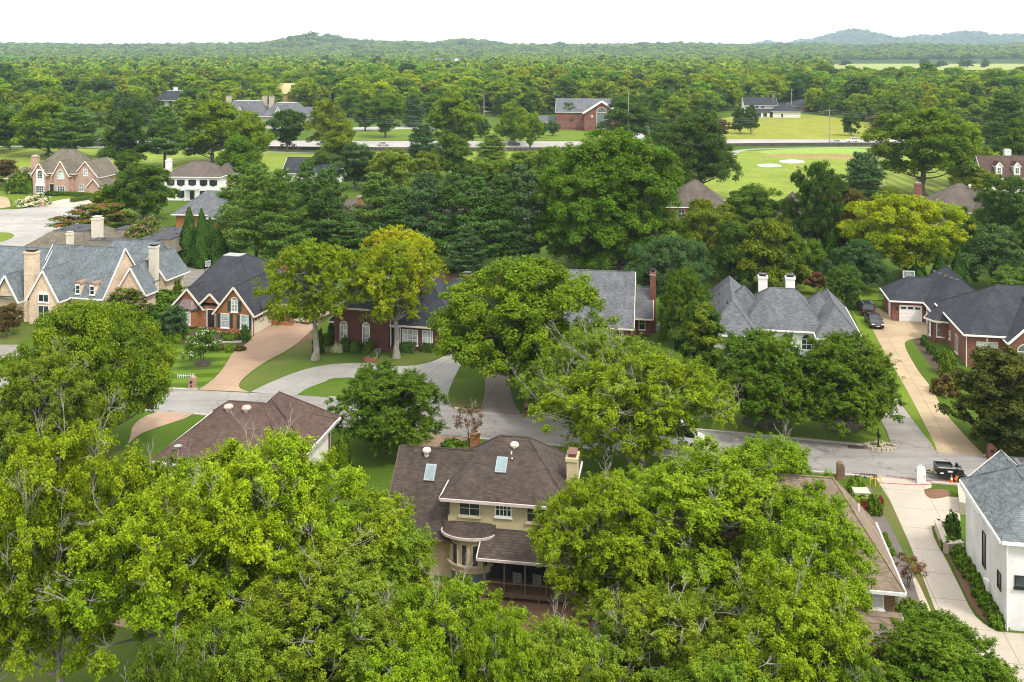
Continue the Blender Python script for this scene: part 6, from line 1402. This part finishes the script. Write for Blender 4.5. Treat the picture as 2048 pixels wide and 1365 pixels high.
    if kind == 'suv':
        q = MB(); [q.bar((-.40*L, sy*w2*.62, H_+.05), (.0, sy*w2*.62, H_+.05), .06, .06) for sy in (-1, 1)]; [q.box(a*L-.02, sy*w2*.62-.03, H_-.02, a*L+.02, sy*w2*.62+.03, H_+.04) for a in (-.38,-.03) for sy in (-1,1)]; q.build("roof_rail", METALG, r)
        q = MB(); q.box(-.22*L, -.42, H_-.0, -.02*L, .42, H_+.03); q.build("sunroof", CARGL, r)
    return r
BLKP = paint("black_car_paint", (.012,.013,.015)); SILV = paint("silver_car_paint", (.45,.46,.47)); WHTP = paint("white_car_paint", (.78,.78,.78)); DKP = paint("dark_car_paint", (.03,.035,.04)); BLUP = paint("blue_grey_car_paint", (.14,.19,.24))
x, y = G(1757.5, 659); car("parked_car", "black sedan parked nose out behind the black SUV", "car", x+.1, y+2.0, -98, 4.75, 1.85, 1.46, 'sedan', BLKP, "cars parked on the tan driveway")
x, y = G(1752, 640); car("parked_car", "black SUV with roof rails parked before the iron fence", "car", x-.2, y+3.6, 82, 4.8, 1.95, 1.74, 'suv', BLKP, "cars parked on the tan driveway")
for (px, py, yw, kd, col, lb) in ((767,292.5,0,'sedan',SILV,"silver sedan on the highway near the blue spruce"),(1028,291.5,0,'suv',DKP,"dark SUV on the highway below the golden tree"),(645,291,180,'suv',BLUP,"blue-grey SUV on the highway beside the olive tree"),(1704,284.5,180,'suv',WHTP,"white SUV on the highway beyond the utility pole"),(1675,288,0,'sedan',SILV,"silver sedan behind the stone wall by the utility pole"),(192,284,0,'sedan',SILV,"silver sedan on the highway between the roadside trees")):
    x, y = G(px, py); car("road_car", lb, "car", x, y, yw, 4.8, 1.9, 1.5 if kd == 'sedan' else 1.8, kd, col, "cars driving on the highway")
x, y = G(1415, 420); car("parked_van", "white van beside the plum-brown roofed house", "van", x, y, 10, 5.4, 2.0, 2.0, 'van', WHTP)
x, y = G(1350, 893); car("parked_van", "white van on the street, mostly hidden by the forked tree", "van", x, y, -10, 5.6, 2.05, 2.1, 'van', WHTP)
for (px, py, lb) in ((952,222,"dark car in the church parking area"),(975,223,"pale car in the church parking area")):
    x, y = G(px, 226); car("road_car", lb, "car", x, y, 15, 4.6, 1.85, 1.5, 'sedan', DKP if px < 960 else SILV, "cars near the church")
# ------------------------------------------------------------------ trailer, cabinet, street things
x, y = G(1893, 957); r = empty("equipment_trailer", (x, y, .03), math.radians(-10), "black dump trailer with one axle parked at the kerb", "trailer"); r.scale = (.88, .88, .88)
b = MB(); b.box(-1.0,-.85,.5,1.7,.85,.58); [b.box(-1.0,s*.85-.04,.58,.6,s*.85+.04,1.3) for s in (-1,1)]; b.box(-1.04,-.85,.58,-.96,.85,1.32); b.box(.55,-.85,.58,.62,.85,1.3); b.box(-.9,-.8,1.0,.5,.8,1.12); [b.box(u,-.91,.55,u+.08,-.89,1.3) for u in (-.95,-.4,.15,.52)]; b.box(.75,-.5,.58,1.5,.6,1.05); b.lathe([(.16,0),(.16,.45),(.1,.5)], 10, (1.0,.1,1.05)); b.tube([(.7,-.7,.7),(1.1,-.75,.95),(1.5,-.7,.7)], .05, 6); b.build("box", BLACK, r)
b = MB(); b.bar((-1.0,-.7,.52),(-2.3,0,.48),.09,.09); b.bar((-1.0,.7,.52),(-2.3,0,.48),.09,.09); b.bar((-2.5,0,.5),(-3.0,0,.5),.1,.1); b.bar((-2.4,0,.5),(-2.4,0,.0),.08,.08); b.build("drawbar", BLACK, r)
b = MB(); b.box(-1.0,-.93,1.3,.62,-.80,1.36); b.box(-1.0,.80,1.3,.62,.93,1.36); b.bar((.3,-.8,1.45),(1.9,-.8,1.2),.1,.06); b.build("top_rail", METALG, r)
for s in (-1, 1):
    b = MB(); b.tube([(1.1,s*1.0-.12,.36),(1.1,s*1.0+.12,.36)], .36, 14); wh = b.build("wheel", RUB, r); b = MB(); b.tube([(1.1,s*1.0+s*.08,.36),(1.1,s*1.0+s*.14,.36)], .2, 10); b.build("rim", RIM, wh)
    b = MB(); b.box(.62,s*1.02-.14,.76,1.58,s*1.02+.14,.8); b.build("mudguard", BLACK, r)
b = MB(); b.box(-.8,-.925,.75,-.5,-.90,.88); b.box(-.1,-.925,.95,.35,-.90,1.1); b.build("sticker", WHITE, r); b = MB(); b.box(-1.55,-.25,.5,-1.15,.25,.75); b.build("toolbox", plain("yellow_grease", (.3,.26,.08)), r)
x, y = G(1842, 966); r = empty("portable_cabinet", (x, y, .03), math.radians(-15), "rounded white plastic utility box standing on the cream driveway", "cabinet")
b = MB(); P = [(-.36,0),(.36,0),(.36,1.15)] + [(.36*math.cos(t), 1.15+.28*math.sin(t)) for t in np.linspace(.2, 2.94, 7)] + [(-.36,1.15)]
b.poly([(p[0],-.36,p[1]) for p in P]); b.poly([(p[0],.36,p[1]) for p in P][::-1])
for i in range(len(P)): p, q = P[i], P[(i+1)%len(P)]; b.poly([(q[0],-.36,q[1]),(p[0],-.36,p[1]),(p[0],.36,p[1]),(q[0],.36,q[1])])
b.build("shell", WHTP, r); b = MB(); b.box(-.27,-.375,.1,.27,-.355,1.1); dd = b.build("door", WHTP, r); b = MB(); b.box(.18,-.40,.6,.23,-.375,.75); b.build("handle", METALG, dd); b = MB(); b.box(-.3,.1,1.32,.3,.2,1.5); b.build("air_vent", METALG, r)
ORA = plain("orange_plastic", (.75,.16,.02), .5); YEL = plain("yellow_plastic", (.75,.42,.03), .5)
for (px, py, lb) in ((1903,968,"orange traffic cone with white band beside the trailer wheel"),):
    x, y = G(px, py); r = empty("traffic_cone", (x, y, .03), 0, lb, "traffic cone"); b = MB(); b.box(-.19,-.19,0,.19,.19,.04); b.lathe([(.14,.04),(.1,.3),(.03,.75)], 12); b.build("cone", ORA, r); b = MB(); b.lathe([(.105,.34),(.07,.52)], 12, (0,0,0)); b.build("reflective_band", WHTP, r)
x, y = G(1917, 967); r = empty("barricade_lamp", (x, y, .03), .3, "small orange and yellow warning stand beside the traffic cone", "warning stand"); b = MB(); b.bar((-.3,0,0),(-.1,0,.5),.06,.06); b.bar((.3,0,0),(.1,0,.5),.06,.06); b.box(-.4,-.04,.3,.4,.04,.5); b.build("stand", ORA, r); b = MB(); b.box(-.25,-.05,.5,.25,.05,.68); b.build("board", YEL, r)
for i, (px, py, lb) in enumerate(((1750,975,"yellow stake fence frame beside the dug bed and driveway"),)):
    x, y = G(px, py); r = empty("stake_frame", (x, y, 0), .2, lb, "stakes"); b = MB(); [b.bar((u,0,0),(u+.06,0,.95),.05,.05) for u in (-.5,0,.45)]; b.bar((-.5,0,.75),(.5,0,.8),.03,.05); b.build("stake", YEL, r)
def cable(name, label, pts, mat_, rad=.022, z=.06, cat="hose"):
    P = [G(*p) for p in spline(pts, 5)]; b = MB(); b.tube([(p[0], p[1], z) for p in P], rad, 5); return tag(b.build(name, mat_), label, cat)
REDH = plain("red_hose_rubber", (.45,.07,.05), .5)
cable("air_hose", "thin red hose lying from the trailer along the kerb", [(1772,952),(1800,956),(1840,962),(1880,962),(1920,966)], REDH); cable("air_hose", "thin red hose crossing the top of the cream driveway", [(1760,967),(1790,969),(1830,971),(1862,970)], REDH)
cable("garden_hose", "dark coiled hose on the grass beside the brick pillar", [(1700,952),(1712,949),(1718,953),(1708,956),(1702,952),(1716,950),(1732,957)], BLACK, .05)
def brick_mailbox(px, py, hpx, wpx, mat_, label, yaw=-10, box=True):
    x, D = G(px, py); H_ = hpx*D/F; W_ = wpx*D/F; r = empty("brick_mailbox", (x, D, 0), math.radians(yaw), label, "mailbox", "brick mailboxes")
    b = MB(); P = [(-W_/2,0),(W_/2,0),(W_/2,H_-W_/2)] + [(W_/2*math.cos(t), H_-W_/2+W_/2*math.sin(t)) for t in np.linspace(.3, 2.84, 7)] + [(-W_/2,H_-W_/2)]; dpt = .34
    b.poly([(p[0],-dpt,p[1]) for p in P]); b.poly([(p[0],dpt,p[1]) for p in P][::-1])
    for i in range(len(P)): p, q = P[i], P[(i+1)%len(P)]; b.poly([(q[0],-dpt,q[1]),(p[0],-dpt,p[1]),(p[0],dpt,p[1]),(q[0],dpt,q[1])])
    b.build("pillar", mat_, r)
    if box: b = MB(); b.box(-.15,-dpt-.05,H_*.5,.15,-dpt+.05,H_*.5+.26); b.box(-.1,-dpt-.04,H_*.22,.1,-dpt+.03,H_*.22+.14); b.build("letter_box", BLACK, r)
    b = MB(); b.box(-W_/2-.08,-dpt-.08,0,W_/2+.08,dpt+.08,.14); b.build("plinth", mat_, r)
brick_mailbox(385,777,24,13,B_TAN,"tan brick mailbox with rounded top on the striped lawn"); brick_mailbox(1054,832,28,11,B_RED,"red brick mailbox beside the brown driveway"); brick_mailbox(1681,957,32,14,B_CHOC,"brown brick mailbox pillar beside the kerb and tan roof",-10,False)
brick_mailbox(1983,917,28,15,B_RED,"red brick mailbox beside the round magnolia"); brick_mailbox(84,414,13,7,B_PINK,"pink brick mailbox beside the cul-de-sac")
x, y = G(950, 893); r = empty("brick_pier", (x, y, 0), -.15, "square orange brick pier with pale cap beside the pink shrub", "pier"); b = MB(); b.box(-.4,-.4,0,.4,.4,1.25); b.build("pier", B_ORANGE, r); b = MB(); b.box(-.47,-.47,1.25,.47,.47,1.38); b.build("cap", plain("pale_stone_cap", (.5,.33,.2)), r)
x, y = G(1757, 896); r = empty("post_mailbox", (x, y, 0), -.15, "black ornamental post mailbox in a ring of stones", "mailbox"); b = MB(); b.tube([(0,0,0),(0,0,1.7)], .05, 8); b.lathe([(.14,0),(.1,.15),(.05,.3)], 10); b.lathe([(.05,1.65),(.09,1.72),(.02,1.9)], 8); b.build("post", BLACK, r)
b = MB(); b.box(-.13,-.35,1.05,.13,.25,1.3); b.tube([(0,-.35,1.3),(0,.25,1.3)], .13, 10); b.build("letter_box", BLACK, r)
b = MB(); [b.box(-.13,-.13,-.14,.13,.13,.14, rot=Matrix.Translation((1.3*math.cos(a)+.2, .75*math.sin(a), .14)) @ Matrix.Rotation(a, 4, 'Z') @ Matrix.Diagonal((1.0+.3*math.sin(7*a), 1.3, 1, 1))) for a in np.arange(0, 6.28, .3)]; b.build("stone_ring", STONES, r)
for (px, py, nm, lb) in ((1713,896,"storm_drain","rusty iron storm drain in the kerb before the mulch beds"),(1737,953,"storm_drain","dark storm drain in the kerb near the brick mailbox pillar")):
    x, y = G(px, py); r = empty(nm, (x, y, .03), -.16, lb, "storm drain"); b = MB(); b.box(-.75,-.3,0,.75,.3,.07); b.build("frame", plain("rusty_iron", (.13,.07,.05), .8), r); b = MB(); [b.box(-.68+.14*k,-.24,.05,-.60+.14*k,.24,.085) for k in range(10)]; b.build("grate", BLACK, r)
x, y = G(1722, 1000); r = empty("utility_pedestal", (x, y, 0), -.1, "flat pale green utility box among the olive groundcover", "utility box"); b = MB(); b.box(-.6,-.5,0,.6,.5,.75); b.build("box", plain("pale_green_metal", (.45,.52,.33), .5), r, ); b = MB(); b.box(-.65,-.55,.75,.65,.55,.82); b.build("lid", plain("pale_green_metal", (.45,.52,.33), .5), r)
# retaining wall by the white house, garden wall of the meter side
def wallrun(name, label, pts, th, hh, mat_, capm=None, cat="wall"):
    P = [G(*p) for p in pts]; r = empty(name, (0, 0, 0), 0, label, cat); b = MB(); c_ = MB()
    for p, q in zip(P, P[1:]):
        b.bar((*p, hh/2), (*q, hh/2), th, hh)
        if capm: c_.bar((*p, hh+.05), (*q, hh+.05), th+.12, .1)
    b.build("masonry", mat_, r)
    if capm: c_.build("coping", capm, r)
wallrun("retaining_wall", "low stone retaining wall with cream coping beside the white brick house", [(1925,1105),(1893,1108),(1874,1060),(1900,1062)], .35, .75, STONES, CREAMC)
wallrun("garden_wall", "short stone wall stub at the white brick house's front corner", [(1921,990),(1926,1030)], .4, .9, STONES, CREAMC)
STW = N("dry_stone"); o_ = STW.pos(); vo = STW.n("ShaderNodeTexVoronoi"); vo.inputs['Scale'].default_value = 2.2; STW.l(o_, vo.inputs['Vector']); STW.bsdf(STW.mix(1.0, STW.ramp(STW.noise(1.2, 5, o_), [(.3, (.07,.062,.052)), (.7, (.19,.165,.135))]), STW.ramp(vo.outputs['Distance'], [(0, (1,1,1)), (1, (.4,.4,.4))]), 'MULTIPLY'), .95, .1)
pw_ = spline([(-400,284),(0,290),(300,295),(540,299),(860,301.5),(1200,300.5),(1460,293.2),(1780,291.5),(2048,294),(2400,298)], 6)
wallrun("stone_wall", "long low dry-stone wall running beside the highway", pw_, .9, 1.15, STW.mat)
# basketball hoops
def hoop(px, py, label, yaw, sc):
    x, D = G(px, py); r = empty("basketball_hoop", (x, D, 0), math.radians(yaw), label, "basketball hoop", "basketball hoops"); r.scale = (sc, sc, sc if sc > .7 else .8)
    b = MB(); b.box(-.09,-.09,0,.09,.09,3.2); b.bar((0,0,2.8),(0,-1.0,3.5),.1,.1); b.bar((0,0,3.15),(0,-1.0,3.2),.1,.1); b.build("post", BLACK, r)
    b = MB(); b.box(-.9,-1.06,2.9,.9,-1.03,3.95); bd = b.build("backboard", plain("hoop_board", (.22,.24,.24), .5, .2), r)
    b = MB(); [b.box(*q) for q in ((-.92,-1.09,2.86,.92,-1.06,2.99),(-.92,-1.09,3.86,.92,-1.06,3.99),(-.92,-1.09,2.99,-.80,-1.06,3.86),(.80,-1.09,2.99,.92,-1.06,3.86),(-.3,-1.09,3.05,.3,-1.06,3.1),(-.3,-1.09,3.45,.3,-1.06,3.5),(-.3,-1.09,3.1,-.25,-1.06,3.45),(.25,-1.09,3.1,.3,-1.06,3.45))]; b.build("border", WHTP, bd)
    b = MB(); [b.bar((.23*math.cos(t), -1.32+.23*math.sin(t), 3.05), (.23*math.cos(t+.45), -1.32+.23*math.sin(t+.45), 3.05), .04, .04) for t in np.arange(0, 6.28, .45)]; b.build("rim", ORA, r)
    b = MB(); b.lathe([(.23,3.03),(.15,2.65)], 10, (0,-1.32,0)); b.build("net", plain("white_net", (.5,.5,.48)), r)
hoop(1814, 588, "basketball hoop with white-edged board before the golden tree", -8, .95); hoop(410, 560, "basketball hoop beside the arborvitae and pale driveway", 62, .6)
# iron fence
def fence(label, p0, p1, hh=1.3):
    a, c_ = G(*p0), G(*p1); L = math.hypot(c_[0]-a[0], c_[1]-a[1]); r = empty("iron_fence", (*a, 0), math.atan2(c_[1]-a[1], c_[0]-a[0]), label, "fence")
    b = MB(); b.box(0,-.02,hh-.12,L,.02,hh-.07); b.box(0,-.02,.15,L,.02,.2); [b.box(u-.012,-.012,.1,u+.012,.012,hh) for u in np.arange(.1, L, .13)]; b.build("railing", BLACK, r)
    for u in np.arange(0, L+.1, L/max(1, round(L/2.2))): b = MB(); b.box(u-.04,-.04,0,u+.04,.04,hh+.12); b.build("post", BLACK, r)
fence("black iron fence joining the garage wall to the lawn", (1712,618), (1766,618)); fence("black iron fence at the back of the lawn under the golden tree", (1740,560), (1800,556))
# poles and wires
WOODP = plain("grey_pole_wood", (.30,.26,.22), .9); WIRE = plain("wire_metal", (.16,.16,.16), .5)
def pole(px, py, ty, label, arm=2.2, rot=0, lamp=False):
    x, D = G(px, py); H_ = zat(ty, D); r = empty("utility_pole", (x, D, 0), rot, label, "utility pole", "wooden utility poles")
    b = MB(); b.tube([(0,0,0),(0,0,H_)], [.22,.14], 8); b.build("pole", WOODP, r)
    if arm: b = MB(); b.bar((-arm/2,0,H_-.6),(arm/2,0,H_-.6),.14,.16); b.build("crossarm", WOODP, r); b = MB(); [b.lathe([(.06,0),(.09,.12),(.03,.22)], 6, (u,0,H_-.52)) for u in (-arm/2+.1,0,arm/2-.1)]; b.build("insulator", plain("grey_porcelain", (.5,.5,.5)), r)
    if lamp: b = MB(); b.bar((0,0,H_-.3),(1.2,-.3,H_+.1),.08,.08); b.box(1.0,-.5,H_,1.6,-.1,H_+.2); b.build("street_lamp", METALG, r)
    return (x, D, H_-.4)
q1 = pole(1659, 286, 219, "pale wooden utility pole before the hay field", 2.6); q0 = pole(21, 290, 212, "utility pole with crossarm beside the golden roadside tree", 2.6); q3 = pole(641, 280, 232, "short utility pole in the olive-gold tree", 0); q2 = pole(968, 263, 186, "utility pole with transformer beyond the yellow-green tree", 2.6, .2)
q4 = pole(1583, 232, 178, "utility pole beside the dark ranch house", 2.6); pole(1257, 290, 182, "thin lamp pole rising out of the church oak", 0, 0, True); q6 = pole(1546, 234, 188, "lamp pole behind the white farmhouse", 0, 0, True)
def wires(label, a, b_, n=3, sag=1.6):
    r = empty("power_line", (0, 0, 0), 0, label, "power line", "power lines along the highway")
    for k in range(n):
        m_ = MB(); off = (k - (n-1)/2)*1.0; P = []
        for t in np.linspace(0, 1, 14): P.append((a[0]+(b_[0]-a[0])*t, a[1]+(b_[1]-a[1])*t + off*.2, a[2]-(k*.9)+(b_[2]-a[2])*t - sag*4*t*(1-t)))
        m_.tube(P, .035, 4, cap=False); m_.build("wire", WIRE, r)
mid_a = (-70.0, 402.0, 9.6); mid_b = (62.0, 396.0, 9.4)
wires("power line from the left utility pole to the middle of the highway".replace("left ", "crossarm "), q0, mid_a); wires("power line over the church lawn", mid_a, mid_b); wires("power line reaching the pale pole before the hay field", mid_b, q1); wires("power line running on past the long-trunked tree", q1, (260.0, 392.0, 9.8)); wires("power line leaving the picture beside the golden roadside tree", (-330.0, 392.0, 11.0), q0)
# path and railing of the dark brick house
r = empty("garden_path", (0, 0, 0), 0, "straight grey path with iron railing leading to the dark brick house", "path"); P = [G(728,722), G(750,722), G(768,694), G(757,694)]; b = MB(); b.prism(P, .0, .16); b.build("paving", GREYC, r)
b = MB(); p, q = G(738,718), G(760,695); [b.bar((p[0]+(q[0]-p[0])*t, p[1]+(q[1]-p[1])*t, .1), (p[0]+(q[0]-p[0])*t, p[1]+(q[1]-p[1])*t, 1.0), .04, .04) for t in (0,.25)]; b.bar((*p,1.0),(p[0]+(q[0]-p[0])*.25,p[1]+(q[1]-p[1])*.25,1.0),.05,.05); b.build("railing", BLACK, r)
b = MB(); pa = G(727,726); pb = G(752,726); b.prism([pa, pb, G(750,720), G(728,720)], 0, .3); b.build("step", B_RED, r)
x, y = G(757, 716); r = empty("lamp_post", (x, y, 0), 0, "slim black lamp post beside the garden path", "lamp post"); b = MB(); b.tube([(0,0,0),(0,0,2.1)], .04, 6); b.build("post", BLACK, r); b = MB(); b.lathe([(.09,2.1),(.13,2.4),(.03,2.55)], 6); b.build("lantern", BLACK, r)
# small garden ornaments
x, y = G(372, 757); r = empty("yard_sign", (x, y, 0), .1, "low white wire garden ornament on the striped lawn", "ornament"); b = MB(); [b.bar((u,0,0),(u+.12*math.sin(3*u),0,.55),.04,.04) for u in np.arange(-.9,.9,.22)]; b.bar((-.9,0,.3),(.9,0,.34),.04,.04); b.build("frame", WHITE, r)
x, y = G(65, 411); r = empty("garden_urn", (x, y-1.2, 0), 0, "grey stone urn before the cream hydrangeas", "urn"); b = MB(); b.lathe([(.4,0),(.3,.2),(.5,.5),(.75,.8),(.8,.95)], 12); b.build("urn", METALG, r)
x, y = G(1757, 379); r = empty("garden_bear", (x, y, 0), .2, "rounded white ornament on the golf rough beside the spruce", "ornament"); bpy.data.objects.remove(r)
x, y = G(1757, 378); r = empty("golf_cart", (x, y, 0), .3, "small white golf cart parked on the striped rough beside the spruce", "golf cart"); b = MB(); b.box(-1.1,-.6,.35,1.1,.6,.75); b.box(-1.1,-.6,.75,-.2,.6,1.1); b.build("body", WHTP, r); b = MB(); b.box(-1.0,-.6,1.85,.9,.6,1.95); b.build("canopy", WHTP, r); b = MB(); [b.bar((u,v,.75),(u*.85,v,1.85),.05,.05) for u in (-.95,.95) for v in (-.5,.5)]; b.build("post", BLACK, r)
for u in (-.7, .75):
    for v in (-.55, .55): b = MB(); b.tube([(u,v-.08,.24),(u,v+.08,.24)], .24, 10); b.build("wheel", RUB, r)
x, y = G(1592, 348); r = empty("golf_flag", (x, y, 0), 0, "thin golf flag on the green near the bunkers", "flag"); b = MB(); b.tube([(0,0,0),(0,0,2.4)], .04, 6); b.build("stick", WHTP, r); b = MB(); b.box(0,-.02,1.9,.6,.02,2.35); b.build("flag", plain("red_flag_cloth", (.5,.05,.04)), r)
x, y = G(1222, 905); r = empty("person", (x, y, 0), 0, "worker in a bright yellow vest standing behind the forked street tree", "person")
def body():
    rings = [(.10,.06,.0),(.11,.07,.4),(.16,.11,.85),(.19,.12,.95),(.17,.11,1.1),(.22,.13,1.35),(.21,.11,1.45),(.07,.07,1.52),(.06,.07,1.55),(.09,.10,1.62),(.095,.11,1.70),(.05,.06,1.78)]
    b = MB(); n = 12; i0 = 0; vs = []
    for (rx, ry, z) in rings:
        for j in range(n): t = 6.283*j/n; b.v.append((rx*math.cos(t), ry*math.sin(t), z))
    for k in range(len(rings)-1):
        for j in range(n): b.f.append([k*n+j, k*n+(j+1)%n, (k+1)*n+(j+1)%n, (k+1)*n+j]); b.m.append(0 if rings[k][2] < 1.5 else 1)
    b.f.append([(len(rings)-1)*n+j for j in range(n)]); b.m.append(1)
    for s in (-1, 1): b.tube([(s*.2,0,1.4),(s*.27,.02,1.1),(s*.25,-.12,.85)], [.055,.045,.035], 6, 0); b.tube([(s*.25,-.12,.86),(s*.25,-.15,.76)], [.04,.025], 6, 1)
    return b
body().build("body", [plain("dark_work_clothes", (.05,.055,.07), .9), plain("skin", (.35,.2,.14), .6)], r, smooth=True)
b = MB(); n = 12; R0 = [(.20,.14,.92),(.19,.135,1.1),(.24,.15,1.35),(.225,.125,1.46)]
for (rx, ry, z) in R0:
    for j in range(n): t = 6.283*j/n; b.v.append((rx*math.cos(t), ry*math.sin(t), z))
for k in range(3):
    for j in range(n): b.f.append([k*n+j, k*n+(j+1)%n, (k+1)*n+(j+1)%n, (k+1)*n+j]); b.m.append(0)
b.build("safety_vest", plain("fluorescent_yellow", (.62,.75,.02), .6), r, smooth=True); b = MB(); b.lathe([(.13,1.70),(.12,1.76),(.08,1.84),(.02,1.86)], 10); b.build("hard_hat", WHTP, r)
# white porch chairs, the dimness behind the screen put into their colour
WICK = plain('screen_dimmed_wicker', (.13,.135,.14), .8)
for (u, lb) in ((5.6, "white wicker chair behind the porch screen, nearest the bay"), (7.0, "white wicker chair behind the porch screen, nearest the stairs")):
    a = math.radians(-9.5); o_ = G(886,994,6.0); x = o_[0] + u*math.cos(a) - (-.9)*math.sin(a); y = o_[1] + u*math.sin(a) + (-.9)*math.cos(a)
    r = empty("porch_chair", (x, y, .6), math.radians(160), lb, "chair", "porch chairs"); b = MB(); b.box(-.3,-.3,.35,.3,.3,.45); b.build("seat", WICK, r); b = MB(); b.box(-.32,.24,.45,.32,.32,1.1); b.build("backrest", WICK, r)
    for k in (-1, 1):
        b = MB(); b.box(k*.3-.04,-.3,.45,k*.3+.04,.24,.68); b.build("armrest", WICK, r)
        for v in (-.26, .26): b = MB(); b.box(k*.27-.03,v-.03,0,k*.27+.03,v+.03,.35); b.build("leg", WICK, r)
# ------------------------------------------------------------------ the air
hm = bpy.data.materials.new("haze"); hm.use_nodes = True; t = hm.node_tree; t.nodes.clear()
pv = t.nodes.new("ShaderNodeVolumePrincipled"); pv.inputs['Color'].default_value = (.66,.84,1,1); pv.inputs['Density'].default_value = HAZE if 'HAZE' in globals() else 8e-5
ou = t.nodes.new("ShaderNodeOutputMaterial"); t.links.new(pv.outputs[0], ou.inputs['Volume'])
hm.cycles.homogeneous_volume = True; hm.cycles.volume_sampling = 'DISTANCE'
b = MB(); b.box(-13000, -400, -1, 13000, 13600, 330); hb = b.build("haze", hm); hb['kind'] = 'stuff'
